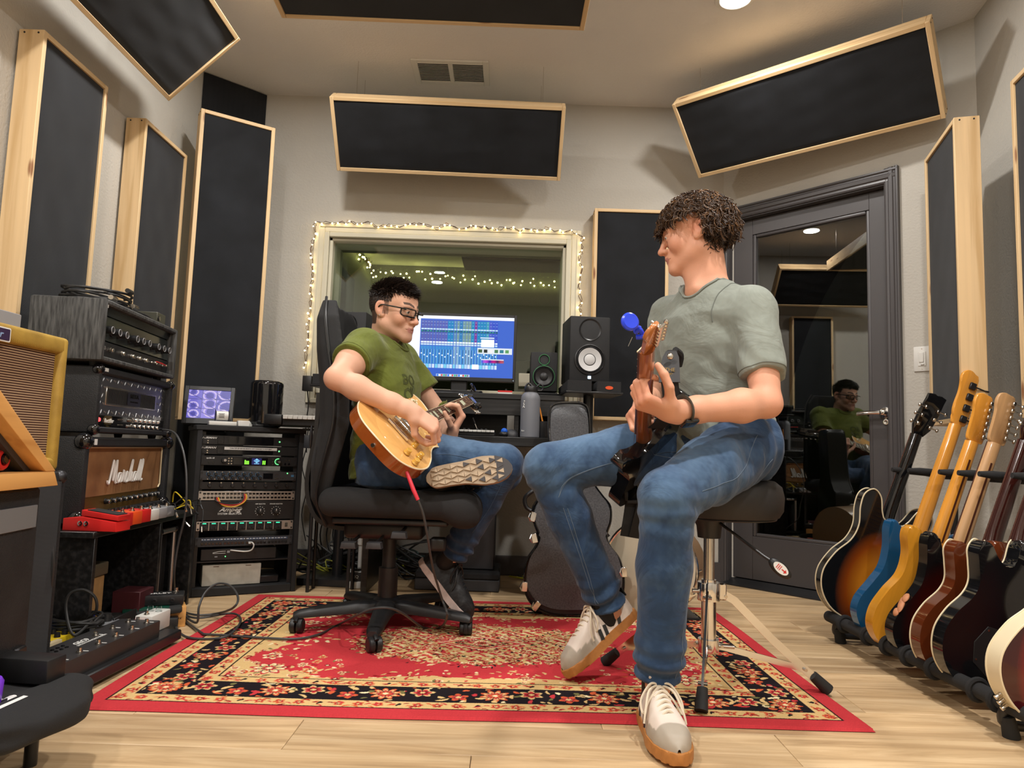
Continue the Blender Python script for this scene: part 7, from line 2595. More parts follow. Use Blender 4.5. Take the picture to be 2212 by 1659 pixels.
# man on the office chair (green t-shirt, glasses)
def man_chair():
 base = V(-0.45, 2.72, 0)
 root = empty('person', 'person in olive green t-shirt and glasses playing guitar on the office chair', 'person', base)
 INV = Matrix.Translation(base).inverted()
 skin = srgb(212, 164, 138)
 F = V(0.97, -0.24, 0).normalized()
 Lf = V(0.24, 0.97, 0).normalized()
 hipR, hipL = V(-0.475, 2.645, 0.635), V(-0.41, 2.83, 0.635)
 kneR, ankR = V(-0.020, 2.69, 0.650), V(-0.205, 2.79, 0.285)
 kneL, ankL = V(-0.02, 3.00, 0.600), V(-0.245, 2.60, 0.585)
 shR, shL = V(-0.560, 2.625, 1.062), V(-0.475, 2.955, 1.062)
 elR, wrR = V(-0.612, 2.435, 0.930), V(-0.345, 2.440, 0.822)
 elL = V(-0.27, 2.98, 0.80)
 nck = V(-0.512, 2.785, 1.110)
 hd = V(-0.478, 2.750, 1.232)
 MH = head_frame_of(V(0.90, -0.40, -0.16).normalized(), hd)
 hv = Vol((-0.64, 2.58, 1.05), (-0.27, 2.94, 1.37), 0.0024)
 head_sdf(hv, MH)
 hv.cone(nck - V(0.012, 0, 0.05), MH @ V(0, -0.025, -0.04), 0.050, 0.055, 0.03)
 hv.cone(MH @ V(0, 0.012, -0.078), nck + V(0.012, -0.006, -0.015), 0.026, 0.030, 0.02)
 hv.half(nck - V(0, 0, 0.055), (0, 0, -1))
 v1, f1 = hv.mesh()
 def hl(L):
  top = (L[:, 2] > 0.062 - 0.10 * np.clip(0.045 - np.abs(L[:, 0]), -0.03, 0.0) + 0.25 * np.clip(L[:, 1] - 0.075, 0, 1))
  back = (L[:, 1] < -0.030) & (L[:, 2] > -0.062)
  over = (L[:, 1] < 0.030) & (L[:, 2] > 0.030)
  burn = (np.abs(L[:, 0]) > 0.055) & (L[:, 1] > 0.002) & (L[:, 1] < 0.020) & (L[:, 2] > -0.020)
  return np.where(top | back | over, 0.9, np.where(burn, 0.6, 0.0))
 c1 = head_colour(v1, MH, skin, 0.30, brow=(0.03, 0.018, 0.012), lip=(0.42, 0.18, 0.15), hairline=hl, hair=(0.022, 0.015, 0.012))
 av = Vol((-0.72, 2.32, 0.70), (-0.06, 3.06, 1.14), 0.0030)
 av.chain([shR, shR.lerp(elR, 0.5), elR], [0.056, 0.052, 0.038], 0.02)
 av.chain([elR, elR.lerp(wrR, 0.28), elR.lerp(wrR, 0.75), wrR], [0.038, 0.043, 0.034, 0.028], 0.02)
 hand(av, wrR, V(0.86, 0.10, -0.50), V(-0.38, 0.55, -0.62), 1, [(0.95, 1.25, 0.8), (0.90, 1.2, 0.8), (0.85, 1.15, 0.8), (0.75, 1.1, 0.7)], [(0.55, 0.75, 0.30), (0.85, 0.55, -0.3), (0.9, 0.4, -0.4)], 0.10, 1.05, 0.030)
 wrL = V(-0.245, 2.860, 0.752)
 av.chain([elL, elL.lerp(wrL, 0.4), wrL], [0.042, 0.042, 0.029], 0.02)
 hand(av, wrL, V(0.42, 0.05, 0.78), V(-0.80, -0.20, 0.30), -1, [(0.95, 0.9, 0.5), (1.0, 0.95, 0.6), (1.05, 1.0, 0.6), (1.05, 1.0, 0.6)], [(0.3, 0.5, 0.8), (0.4, 0.7, 0.5), (0.5, 0.8, 0.2)], 0.10, 1.0, 0.029)
 v2, f2 = av.mesh()
 c2 = np.tile(np.array(skin), (len(v2), 1)) * (1 + 0.06 * wob(v2, 60, 1))[:, None]
 dz = np.min([np.linalg.norm(v2 - np.array(q), axis=1) for q in (elR, wrR + V(.09, .01, -.05), wrL + V(.05, 0, .07))], axis=0)
 w = np.clip(1 - dz / 0.06, 0, 1)[:, None] * 0.5
 c2 = c2 * (1 - w) + np.array((skin[0], skin[1] * 0.72, skin[2] * 0.68)) * w
 bv = Vol((-0.66, 2.5, 0.26), (0.10, 3.10, 1.14), 0.009)
 bv.loft([(V(-0.48, 2.745, 0.60), Lf, 0.12, F, 0.075), (V(-0.50, 2.76, 0.85), Lf, 0.11, F, 0.070), (V(-0.525, 2.785, 1.03), Lf, 0.12, F, 0.060), (V(-0.525, 2.785, 1.09), Lf, 0.08, F, 0.04)])
 bv.chain([hipR, kneR, ankR], [0.07, 0.045, 0.036], 0.02)
 bv.chain([hipL, kneL, ankL], [0.07, 0.045, 0.034], 0.02)
 bv.cone(shL, elL, 0.045, 0.040, 0.02)
 v3, f3 = bv.mesh()
 c3 = np.tile(np.array(skin), (len(v3), 1))
 v, f, c = join([(v1, f1, c1), (v2, f2, c2), (v3, f3, c3)])
 def part(name, v, f, m, c, p=root):
  o = mesh_np(name, v, f, m, p, True, c)
  o.matrix_parent_inverse = INV
  return o
 part('body', v, f, M['skin'], c)
 tv = Vol((-0.72, 2.48, 0.56), (-0.16, 3.10, 1.18), 0.0045)
 tv.loft([(V(-0.470, 2.745, 0.570), Lf, 0.175, F, 0.130), (V(-0.475, 2.75, 0.68), Lf, 0.168, F, 0.130), (V(-0.485, 2.76, 0.82), Lf, 0.160, F, 0.122), (V(-0.495, 2.78, 0.96), Lf, 0.172, F, 0.118), (V(-0.508, 2.788, 1.04), Lf, 0.166, F, 0.102), (V(-0.512, 2.788, 1.085), Lf, 0.125, F, 0.088), (V(-0.515, 2.785, 1.125), Lf, 0.075, F, 0.064)])
 for sh, el in ((shR, elR), (shL, elL)):
  tv.cone(nck - V(0, 0, 0.045), sh + V(0, 0, 0.010), 0.052, 0.062, 0.05)
  e = sh.lerp(el, 0.50)
  tv.cone(sh, e.lerp(el, 0.25), 0.072, 0.077, 0.035)
  e = sh.lerp(el, 0.50)
  dd = (el - sh).normalized()
  tv.op(e - V(.14, .14, .14), e + V(.14, .14, .14), lambda X, Y, Z, q=e, dd=dd: np.maximum(-((X - q.x) * dd.x + (Y - q.y) * dd.y + (Z - q.z) * dd.z), np.sqrt((X - q.x) ** 2 + (Y - q.y) ** 2 + (Z - q.z) ** 2) - 0.10), 0.0, 'sub')
 tv.cone(nck + V(0.008, -0.006, 0.030), nck + V(0.02, -0.01, 0.08), 0.064, 0.074, 0.006, 'sub')
 tv.cone(nck + V(0.030, -0.012, 0.025), nck + V(0.10, -0.04, 0.06), 0.045, 0.055, 0.01, 'sub')
 def rip(x, y, z):
  P = np.stack([x, y, z], -1)
  diag = np.sin(z * 50 - x * 30 + y * 12 + 1.6 * wob(P, 15, 2))
  low = np.clip((1.0 - z) / 0.2, 0.2, 1)
  return 0.003 * wob(P * np.array([1, 1, 0.45]), 38, 1) + 0.0075 * low * np.maximum(diag, 0) ** 2 + 0.004 * np.abs(wob(P * np.array([0.7, 0.7, 1.6]), 32, 6))
 tv.ripple(rip)
 v, f = tv.mesh()
 b = np.array(srgb(96, 104, 42))
 shirt = part('tshirt', v, f, M['tshirt'], b * (1 + 0.08 * wob(v, 55, 1) + 0.05 * wob(v, 220, 3))[:, None])
 mb = MB()
 P = tv.project([nck + V(0.010, -0.006, -0.012) + Lf * (0.070 * math.cos(a)) + F * (0.072 * math.sin(a)) + V(0, 0, 0.010 - 0.03 * max(0, math.sin(a))) for a in [2 * PI * k / 48 for k in range(48)]], 0.001)
 mb.tube(P, 0.005, 8, closed=True)
 x_, y_, z_ = frame_z(elR - shR)
 c0 = shR.lerp(elR, 0.44)
 mb.tube(tv.project([c0 + (x_ * math.cos(a) + y_ * math.sin(a)) * 0.071 for a in [2 * PI * k / 40 for k in range(40)]], 0.0006), 0.0013, 5, closed=True)
 mb.stuff('collar', mat('collar_olive', tuple(b * 0.85), 0.9), shirt)
 prt = mat('faded_print', tuple(b * 0.45), 0.9)
 for row, (body, zz) in enumerate((('BO', 0.965), ('CK', 0.900))):
  o = text('lettering', body, 0.075, prt, shirt, Matrix(), 0.0, bold=0.0015)
  me = o.data
  bm = bmesh.new()
  bm.from_mesh(me)
  bmesh.ops.triangulate(bm, faces=bm.faces)
  bmesh.ops.subdivide_edges(bm, edges=bm.edges, cuts=2)
  bm.to_mesh(me)
  bm.free()
  pts = [V(-0.495, 2.77, zz) + Lf * (q.co.x - 0.045) + V(0, 0, q.co.y) + F * 0.14 for q in me.vertices]
  for q, p in zip(me.vertices, tv.project(pts, 0.0012)):
   q.co = p
  o['kind'] = 'stuff'
 jv = Vol((-0.68, 2.50, 0.22), (0.10, 3.12, 0.78), 0.0048)
 jv.loft([(V(-0.455, 2.745, 0.560), Lf, 0.16, F, 0.12), (V(-0.455, 2.745, 0.70), Lf, 0.165, F, 0.125)])
 jv.chain([hipR, hipR.lerp(kneR, 0.5) + V(0, 0, 0.012), kneR], [0.098, 0.090, 0.072], 0.03)
 jv.chain([kneR, kneR.lerp(ankR, 0.4), ankR.lerp(kneR, 0.08)], [0.073, 0.067, 0.056], 0.02)
 jv.chain([hipL, hipL.lerp(kneL, 0.5), kneL], [0.098, 0.088, 0.070], 0.03)
 jv.chain([kneL, kneL.lerp(ankL, 0.5), ankL.lerp(kneL, 0.18)], [0.066, 0.055, 0.048], 0.02)
 def jr(x, y, z):
  P = np.stack([x, y, z], -1)
  t = ((P - np.array(kneR)) @ np.array(ankR - kneR)) / (ankR - kneR).length_squared
  sd = np.linalg.norm(P - (np.array(kneR) + np.clip(t, 0, 1)[:, None] * np.array(ankR - kneR)), axis=1) < 0.10
  return 0.003 * wob(P, 34, 2) + 0.002 * np.abs(wob(P, 70, 5)) + sd * np.exp(-((t - 0.9) / 0.14) ** 2) * 0.007 * np.sin(t * 55 + 2 * wob(P, 26, 3)) + np.exp(-((x + 0.33) / 0.12) ** 2) * 0.004 * np.sin(x * 110 + z * 60)
 jv.ripple(jr)
 v, f = jv.mesh()
 fade = 0.65 * np.exp(-(np.linalg.norm((v - np.array(V(-0.16, 2.63, 0.74))) * np.array([0.8, 1, 1.4]), axis=1) / 0.14) ** 2)
 jeans = part('jeans', v, f, M['denim'], denim_colour(v, fade))
 mb = MB()
 P = jv.project(smooth_path([at(940, 968, 2.5), at(1020, 985, 2.55), at(1085, 1020, 2.6), at(1070, 1080, 2.65), at(1020, 1150, 2.7)], 10), 0.0006)
 mb.tube(P, 0.0012, 5)
 mb.stuff('stitching', mat('stitching_dark', srgb(70, 92, 120), 0.8), jeans)
 rng = np.random.default_rng(8)
 N = 5200
 u = rng.normal(size=(N * 3, 3))
 u /= np.linalg.norm(u, axis=1, keepdims=True)
 loc = u * np.array([0.0755, 0.097, 0.083]) + np.array([0, -0.012, 0.036])
 w = hl(loc) > 0.8
 loc, u = loc[w][:N], u[w][:N]
 N = len(loc)
 top = np.clip((loc[:, 2] - 0.045) / 0.04, 0, 1)
 L = 0.006 + top * rng.uniform(0.018, 0.036, N)
 dv = u * (0.55 + 0.25 * rng.random((N, 1))) + np.array([0.25, 0.75, 0.10]) * top[:, None] + np.array([0, -0.2, -0.9]) * (1 - top)[:, None] + rng.normal(size=(N, 3)) * 0.16
 clump = np.stack([np.sin(loc[:, 0] * 210 + loc[:, 1] * 60), np.zeros(N), np.cos(loc[:, 1] * 160)], -1) * 0.22
 dv += clump * top[:, None]
 dv /= np.linalg.norm(dv, axis=1, keepdims=True)
 s = np.linspace(0, 1, 5)
 P = loc[:, None] - u[:, None] * 0.002 + dv[:, None] * (L[:, None] * s)[..., None] + np.array([0.1, 0.25, -0.35]) * (L[:, None] * s ** 2 * 0.5 * top[:, None])[..., None]
 rad = np.repeat((0.0017 * (1 - 0.7 * s))[None], N, 0)
 v, f = tubes(P @ np.array(MH.to_3x3()).T + np.array(MH.translation), rad, 4)
 tn = rng.random((N, 1))
 part('hair', v, f, M['hair'], np.repeat(np.array(srgb(22, 16, 14)) * (1 - tn) + np.array(srgb(52, 38, 30)) * tn, 20, 0))
 gl = empty('eyeglasses', 'black rectangular eyeglasses on the person in olive green', 'glasses', (0, 0, 0))
 gl.matrix_world = MH
 for sx in (-1, 1):
  o2 = [(sx * 0.034 + a, b_) for a, b_ in rrect(0.050, 0.030, 0.009)]
  pts = [V(a, 0.1085 - 1.2 * max(0, abs(a) - 0.03) ** 1.5 * 6, b_ - 0.001) for a, b_ in o2]
  MB().tube(pts, 0.0030, 6, closed=True).obj('rim', M['black_gloss'], gl)
  mb = MB()
  fc = mb.bm.faces.new([mb.bm.verts.new(p) for p in pts])
  mb.obj('lens', M['clear'], gl)
  MB().tube(smooth_path([(sx * 0.060, 0.098, 0.008), (sx * 0.072, 0.080, 0.010), (sx * 0.080, 0.030, 0.012), (sx * 0.082, -0.004, 0.012), (sx * 0.080, -0.020, -0.002)], 5), 0.0030, 6).obj('temple', M['black_gloss'], gl)
 MB().tube(smooth_path([(-0.010, 0.110, 0.004), (0, 0.113, 0.007), (0.010, 0.110, 0.004)], 5), 0.0021, 6).obj('bridge', M['black_gloss'], gl)
 es = MB().lathe([(0, 0), (0.003, 0), (0.003, 0.0015), (0, 0.002)], MH @ V(0.0835, -0.003, -0.029), MH.to_3x3() @ V(1, 0, 0), 12).obj('earring', M['nickel'], root)
 es.matrix_parent_inverse = INV
 blk = (0.014, 0.014, 0.015)
 hs = ([0, 0.006, 0.02, 0.06, 0.10, 0.14, 0.19, 0.24, 0.27, 0.287, 0.29], [0.06, 0.076, 0.080, 0.074, 0.086, 0.078, 0.058, 0.045, 0.036, 0.018, 0.010])
 ucol = lambda y, f_, x, z: (0.026, 0.026, 0.028) if math.sin(y * 900) * math.sin(x * 900) > 0.3 else blk
 heel, toe = V(-0.345, 2.845, 0.250), V(-0.150, 2.775, 0.046)
 wm = mat('white_midsole', srgb(206, 186, 178), 0.6, noise=50)
 sh = make_shoe(root, shoe_frame(heel, toe - heel, V(0.70, -0.12, 0.70)), wm, ucol, hs, M['black_satin'], M['black_matte'], 0.026)
 heel, toe = V(-0.290, 2.505, 0.590), V(-0.030, 2.50, 0.640)
 MS = shoe_frame(heel, toe - heel, V(0.06, 0.96, -0.22))
 sh = make_shoe(root, MS, mat('tan_midsole', srgb(170, 150, 126), 0.7), ucol, hs, M['black_satin'], M['black_matte'], 0.026)
 tan, drk = mat('tread_tan', srgb(186, 166, 140), 0.7, noise=70), mat('tread_grey', srgb(74, 72, 74), 0.7)
 light = MB()
 darkm = MB()
 for i in range(11):
  y = 0.028 + i * 0.0225
  wd = np.interp(y, *SW) + 0.001
  for j in range(4):
   x0 = -wd * 0.92 + j * wd * 0.46
   s_ = 0.0105
   cx = x0 + wd * 0.23 + 0.004 * math.sin(y * 16)
   up_ = (i + j) % 2 == 0
   tri = [(cx - wd * 0.21, y - s_), (cx + wd * 0.21, y - s_), (cx, y + s_)] if up_ else [(cx - wd * 0.21, y + s_), (cx, y - s_), (cx + wd * 0.21, y + s_)]
   tgt = darkm if ((i > 6 and (i + j) % 3 == 0) or (j in (0, 3) and i > 4 and i % 2)) else light
   tgt.prism([(q[0] * 1.04, q[1] * 1.04) for q in tri], -0.0045, 0.0005)
 light.stuff('tread', tan, sh)
 darkm.stuff('tread_insert', drk, sh)
 o_ = [p for p in sole_outline(1.04, 0.003) if p[1] > 0.238]
 MB().prism(o_, -0.003, 0.001).obj('toe_bumper', drk, sh)
 sv = Vol((-0.34, 2.5, 0.2), (-0.08, 2.90, 0.70), 0.006)
 sv.cone(ankR + V(-0.03, 0.01, -0.02), ankR.lerp(kneR, 0.16), 0.040, 0.044)
 sv.cone(ankL + V(0.0, -0.03, 0.0), ankL.lerp(kneL, 0.3), 0.040, 0.042)
 v, f = sv.mesh()
 part('socks', v, f, M['sole'], np.tile(np.array(blk), (len(v), 1)))['kind'] = 'stuff'
 return root
P1 = man_chair()
# guitars
OUT = {
 'single': [(0, 0), (.09, .008), (.145, .05), (.165, .11), (.150, .17), (.118, .225), (.112, .265), (.130, .31), (.145, .345), (.136, .374), (.112, .372), (.080, .345), (.045, .332), (.028, .35), (.026, .41), (-.026, .425), (-.08, .437), (-.125, .42), (-.143, .375), (-.138, .325), (-.118, .27), (-.118, .225), (-.148, .17), (-.165, .11), (-.145, .05), (-.09, .008)],
 'offset': [(0, 0), (.09, .01), (.147, .06), (.158, .12), (.130, .20), (.112, .26), (.118, .33), (.140, .40), (.136, .435), (.108, .432), (.070, .375), (.032, .345), (-.032, .345), (-.070, .385), (-.105, .455), (-.135, .478), (-.150, .445), (-.138, .36), (-.115, .28), (-.112, .22), (-.135, .165), (-.160, .11), (-.148, .05), (-.09, .008)],
 'slab': [(0, 0), (.09, .008), (.148, .05), (.162, .115), (.142, .19), (.113, .26), (.116, .33), (.140, .39), (.138, .425), (.108, .432), (.068, .385), (.032, .36), (-.032, .41), (-.06, .42), (-.115, .41), (-.142, .375), (-.132, .31), (-.115, .25), (-.135, .175), (-.162, .115), (-.148, .05), (-.09, .008)],
 'hollow': [(0, 0), (.11, .012), (.178, .065), (.203, .14), (.180, .225), (.138, .295), (.128, .36), (.146, .43), (.146, .485), (.116, .515), (.080, .495), (.055, .44), (.030, .415), (-.030, .415), (-.055, .44), (-.080, .495), (-.116, .515), (-.146, .485), (-.146, .43), (-.128, .36), (-.138, .295), (-.180, .225), (-.203, .14), (-.178, .065), (-.11, .012)],
}
def lacquer(name, c, rough=0.12, metal=0.0, grain=None):
 t = NT(name).set(c, rough, metal, 0.5, 0.6)
 if grain:
  v = t.coord('Object', grain)
  n = t.n('ShaderNodeTexNoise', i_Scale=1.0, i_Detail=4.0, i_Distortion=0.8)
  t.l(v, n.inputs['Vector'])
  t.l(t.ramp(n.outputs[0], [(0.3, [q * 0.85 for q in c]), (0.7, [min(1, q * 1.1) for q in c])]), t.b.inputs['Base Color'])
 return t.m
def burst(name, inner, mid, outer, ry=0.24, cy=0.17, rx=0.17):
 t = NT(name).set(inner, 0.10, 0, 0.5, 0.6)
 tc = t.n('ShaderNodeTexCoord')
 mp = t.n('ShaderNodeMapping', vector_type='POINT')
 mp.inputs['Location'].default_value = (0, -cy / ry, 0)
 mp.inputs['Scale'].default_value = (1 / rx, 1 / ry, 0)
 t.l(tc.outputs['Object'], mp.inputs['Vector'])
 ln = t.n('ShaderNodeVectorMath', operation='LENGTH')
 t.l(mp.outputs[0], ln.inputs[0])
 t.l(t.ramp(ln.outputs['Value'], [(0.30, inner), (0.62, mid), (0.86, outer)]), t.b.inputs['Base Color'])
 return t.m
BLK = (0.006, 0.006, 0.007)
M['maple_neck'] = lacquer('maple_neck', srgb(222, 152, 58), 0.14, grain=(40, 4, 40))
M['relic_neck'] = lacquer('relic_neck', srgb(196, 152, 104), 0.4, grain=(60, 5, 60))
M['dark_neck'] = lacquer('dark_neck', srgb(52, 20, 16), 0.14)
M['black_lacquer'] = lacquer('black_lacquer', BLK, 0.08)
M['rosewood'] = mat('rosewood', srgb(74, 40, 28), 0.5, noise=90, var=0.3)
M['walnut_stripe'] = mat('walnut_stripe', srgb(70, 30, 14), 0.4)
M['binding'] = mat('binding_cream', srgb(228, 214, 180), 0.3)
def guitar(label, kind, m, body_m, neck_m, side_m=None, th=0.045, binding='', head='six', fb_m=None, group=None, sy=1.0, scale=0.628, stripe=False, back=True, headm=None, name='electric_guitar'):
 g = empty(name, label, 'guitar', group=group)
 g.matrix_world = m
 out = [(p.x, p.y * sy) for p in smooth_path([V(a, b, 0) for a, b in OUT[kind]], 7, True)]
 b = MB()
 rnd_ = 0.010 if not binding else 0.002
 b.prism(out, -th, 0, bev=rnd_, seg=3 if rnd_ > .005 else 1, side_mi=1 if side_m else None)
 b.obj('body', [body_m, side_m] if side_m else body_m, g, ang=50)
 for z, key in ((0, 'f'), (-th, 'b')):
  if key in binding:
   MB().tube([V(x, y, z + (0.0 if z else -0.001)) for x, y in out], 0.0028, 6, closed=True).obj('binding', M['binding'], g)
 top = max(p[1] for p in out)
 nut = 0.165 + scale
 yj = {'single': .40, 'offset': .335, 'slab': .36, 'hollow': .405}[kind] * sy
 mb = MB()
 rows = []
 for t_ in np.linspace(0, 1, 9):
  y = yj - 0.05 + (nut - yj + 0.05) * t_
  w = 0.0285 + (0.0215 - 0.0285) * t_
  dpt = 0.021 + 0.016 * max(0, 1 - t_ * 5)
  rows.append([mb.bm.verts.new((w * math.cos(a), y, 0.003 - dpt * math.sin(a) ** 0.8)) for a in [PI * k / 10 for k in range(11)]])
 for A, B in zip(rows, rows[1:]):
  for j in range(10):
   mb.bm.faces.new((A[j], A[j + 1], B[j + 1], B[j]))
 for r_ in (rows[0], rows[-1]):
  mb.bm.faces.new(r_)
 mb.obj('neck', neck_m, g, ang=60)
 fb = MB()
 y0 = nut - scale * (1 - 2 ** (-22 / 12))
 q = [(-.0215, nut), (.0215, nut), (.0285, y0), (-.0285, y0)]
 fb.prism(q[::-1], 0.003, 0.009)
 fb = fb.obj('fretboard', fb_m or M['rosewood'], g)
 fr = MB()
 for k in range(1, 23):
  y = nut - scale * (1 - 2 ** (-k / 12))
  w = 0.0215 + 0.007 * (nut - y) / (nut - y0)
  fr.box((0, y, 0.0095), (2 * w, 0.0022, 0.0018))
 fr.stuff('frets', M['nickel'], fb)
 if stripe:
  MB().box((0, (nut + yj) / 2 - 0.02, -0.0175), (0.006, (nut - yj) * 0.78, 0.004)).obj('skunk_stripe', M['walnut_stripe'], g)
 hm = headm or neck_m
 MH_ = T(0, nut, 0) @ (Matrix.Rotation(-0.26, 4, 'X') if head == 'three' else I4)
 if head == 'six_tilted':
  head, MH_ = 'six', T(0, nut, 0) @ Matrix.Rotation(-0.14, 4, 'X') @ Matrix.Scale(.72, 4)
 h = MB()
 if head == 'three':
  h.prism([(.0215, 0), (.038, .035), (.041, .10), (.034, .15), (.038, .172), (.014, .178), (0, .170), (-.014, .178), (-.038, .172), (-.034, .15), (-.041, .10), (-.038, .035), (-.0215, 0)], -0.012, 0.003, m=MH_, bev=0.002, seg=1)
  spots = [(s * .026, .045 + .036 * k, s) for s in (-1, 1) for k in range(3)]
 else:
  L = 0.178 if head == 'six' else 0.215
  o_ = [(.0215, 0), (.026, .025), (.036, .055), (.034, L * .55), (.038, L * .72), (.046, L * .86), (.034, L * .98), (.010, L * 1.0), (-.012, L * .93), (-.022, L * .88), (-.030, .03), (-.0215, 0)]
  if head == 'six':
   o_ = [(.0215, 0), (.030, .022), (.032, .06), (.036, L * .62), (.046, L * .80), (.040, L * .95), (.020, L), (-.004, L * .96), (-.018, L * .88), (-.030, .02), (-.0215, 0)]
  h.prism([(p.x, p.y) for p in smooth_path([V(a, b_, 0) for a, b_ in o_], 3, True)], -0.011, 0.003, m=MH_, bev=0.003, seg=2)
  spots = [(-.021 + .002 * k, .026 + (.0245 if head == 'six' else .044) * k, -1) for k in range(6 if head == 'six' else 4)]
 h = h.obj('headstock', hm, g, ang=50)
 bass = head == 'bass'
 r_ = 0.011 if bass else 0.0065
 for x, y, s in spots:
  t = MB()
  c = MH_ @ V(x + (0.012 if bass else 0), y, -0.012)
  R3 = MH_.to_3x3()
  t.box(c + R3 @ V(0, 0, -0.005), (0.024 if bass else 0.012, 0.026 if bass else 0.016, 0.010), bev=0.002)
  t.cyl(c + R3 @ V(0, 0, -0.004), c + R3 @ V(0, 0, 0.028), r_ * .55, n=8)
  e = c + R3 @ V(s * (0.048 if bass else 0.024), 0, -0.006)
  t.cyl(c + R3 @ V(0, 0, -0.006), e, 0.0028, n=8)
  t.sph(e + R3 @ V(s * .006, 0, 0), (0.010, 0.003, 0.013) if bass else (0.006, 0.0085, 0.006), 10, 6)
  t.obj('tuner', M['dark_metal'] if bass else M['nickel'], g)
 if back:
  MB().lathe([(0, 0), (.007, 0), (.004, .004), (.004, .009), (.008, .012), (0, .013)], (0, 0.001, -th / 2), (0, -1, 0), 14).obj('strap_button', M['nickel'], g)
 return g
gs = empty('guitar_stand', 'long black foam covered guitar rack on the floor along the right side', 'stand')
A, B = V(1.292, 2.875, 0.084), V(1.318, 1.80, 0.084)
for off, z in ((0.0, 0.0), (0.185, -0.028)):
 MB().cyl(A + V(off, 0, z), B + V(off, 0, z), 0.0215, n=18).obj('lower_tube', M['foam'], gs)
for y in (2.745, 2.575, 2.45, 2.33, 2.20, 2.01, 1.93):
 p = A.lerp(B, (A.y - y) / (A.y - B.y))
 MB().ring(p, (B - A), 0.026, 0.009, 22, 8).obj('foam_ring', M['foam'], gs)
for y in (2.80, 1.90):
 p = A.lerp(B, (A.y - y) / (A.y - B.y))
 mb = MB()
 mb.tube(smooth_path([p + V(-0.005, 0, -0.005), p + V(0.0, 0.01, -0.05), p + V(0.09, 0.01, -0.060), p + V(0.30, 0, -0.055), p + V(0.43, 0, 0.05), p + V(0.47, 0, 0.56)], 6), 0.013, 12)
 mb.obj('end_frame', M['black_satin'], gs)
 MB().cyl(p + V(0.01, 0, -0.084), p + V(0.0, 0.0, -0.03), 0.021, 0.017, n=14).obj('rubber_foot', M['rubber'], gs)
 MB().cyl(p + V(0.30, 0, -0.084), p + V(0.30, 0.0, -0.045), 0.018, n=14).obj('rubber_foot', M['rubber'], gs)
MB().cyl(A + V(0.46, 0.0, 0.575), B + V(0.46, 0, 0.575), 0.018, n=16).obj('upper_tube', M['foam'], gs)
for y in (2.86, 2.75, 2.56, 2.455, 2.35, 2.20, 2.03, 1.85):
 p = A.lerp(B, (A.y - y) / (A.y - B.y)) + V(0.46, 0, 0.575)
 MB().tube(smooth_path([p, p + V(-0.10, 0, 0.008), p + V(-0.205, 0, 0.014)], 4), [0.016] * 3 + [0.014] * 4 + [0.011, 0.009], 10).obj('yoke_arm', M['foam'], gs)
LEAN = math.radians(20)
yv = V(math.sin(LEAN), 0, math.cos(LEAN))
zv = V(-0.06, 0.998, 0).normalized()
zv = (zv - yv * zv.dot(yv)).normalized()
xv = yv.cross(zv)
def racked(Y, dx=0.0, dz=0.0):
 return basis(xv, yv, zv, V(1.379 + dx, Y, 0.038 + dz))
GG = 'guitars standing in the rack'
amber = burst('tobacco_burst', srgb(206, 128, 30), srgb(140, 66, 14), BLK)
guitar('sunburst hollow body guitar with white binding, farthest in the rack beside the glass door', 'hollow', racked(2.862, 0, 0.034), amber, M['black_lacquer'], burst('burst_side', srgb(40, 18, 10), srgb(36, 14, 8), BLK), 0.046, 'fb', 'three', group=GG)
guitar('metallic blue bass guitar with long yellow neck and four big tuners in the rack', 'offset', racked(2.665, 0.012), lacquer('lake_blue', srgb(30, 104, 160), 0.16, 0.45), M['maple_neck'], head='bass', scale=0.70, group=GG, fb_m=M['maple_neck'], name='bass_guitar')
ty = guitar('butterscotch yellow slab guitar with striped yellow neck, third from the door in the rack', 'slab', racked(2.505, -0.008), lacquer('butterscotch', srgb(214, 148, 44), 0.15, grain=(30, 3, 30)), M['maple_neck'], head='six', stripe=True, group=GG, fb_m=M['maple_neck'])
wb = burst('dark_burst', srgb(74, 14, 10), srgb(50, 10, 8), BLK)
gw = guitar('worn dark red sunburst guitar with bare wood patches and pale striped neck in the rack', 'offset', racked(2.415, 0.008, -0.006), wb, M['relic_neck'], M['black_lacquer'], head='six', stripe=True, group=GG, sy=0.97)
mb = MB()
for x, y, a, L in ((.150, .165, 1.9, .034), (.143, .19, 2.0, .020), (.158, .135, 1.7, .016)):
 mb.sph((x - .004, y, -.030), (.007, L, .013), 10, 8, rot=(0.5, 0, a - 1.57))
mb.stuff('bare_wood_patches', mat('bare_alder', srgb(196, 132, 92), 0.6, noise=60), gw)
gb_ = guitar('glossy brown single cutaway guitar with cream binding and dark neck in the rack', 'single', racked(2.272, 0.012, 0), lacquer('brown_lacquer', srgb(96, 44, 20), 0.08), M['dark_neck'], th=0.05, binding='f', head='three', group=GG, sy=1.08)
gk = guitar('black single cutaway guitar with round back plate, nearest but one in the rack', 'single', racked(2.14, 0.0, 0.01), M['black_lacquer'], M['dark_neck'], th=0.05, binding='f', head='three', group=GG, sy=1.10)
mb = MB()
mb.prism([(-.055, .06), (.0, .045), (.06, .075), (.075, .13), (.05, .185), (-.02, .19), (-.06, .13)], -0.0515, -0.0498, bev=0.0005, seg=1)
mb.obj('control_plate', M['black_satin'], gk)
mb = MB()
for x, y in ((-.045, .075), (.055, .085), (.045, .175), (-.015, .18)):
 mb.cyl((x, y, -.0515), (x, y, -.0525), .0032, n=8)
mb.stuff('plate_screws', M['nickel'], gk)
for g in (gb_, gk):
 MB().box((.012, -.0005, -.027), (.030, .003, .034), bev=.002).obj('jack_plate', M['nickel'], g)
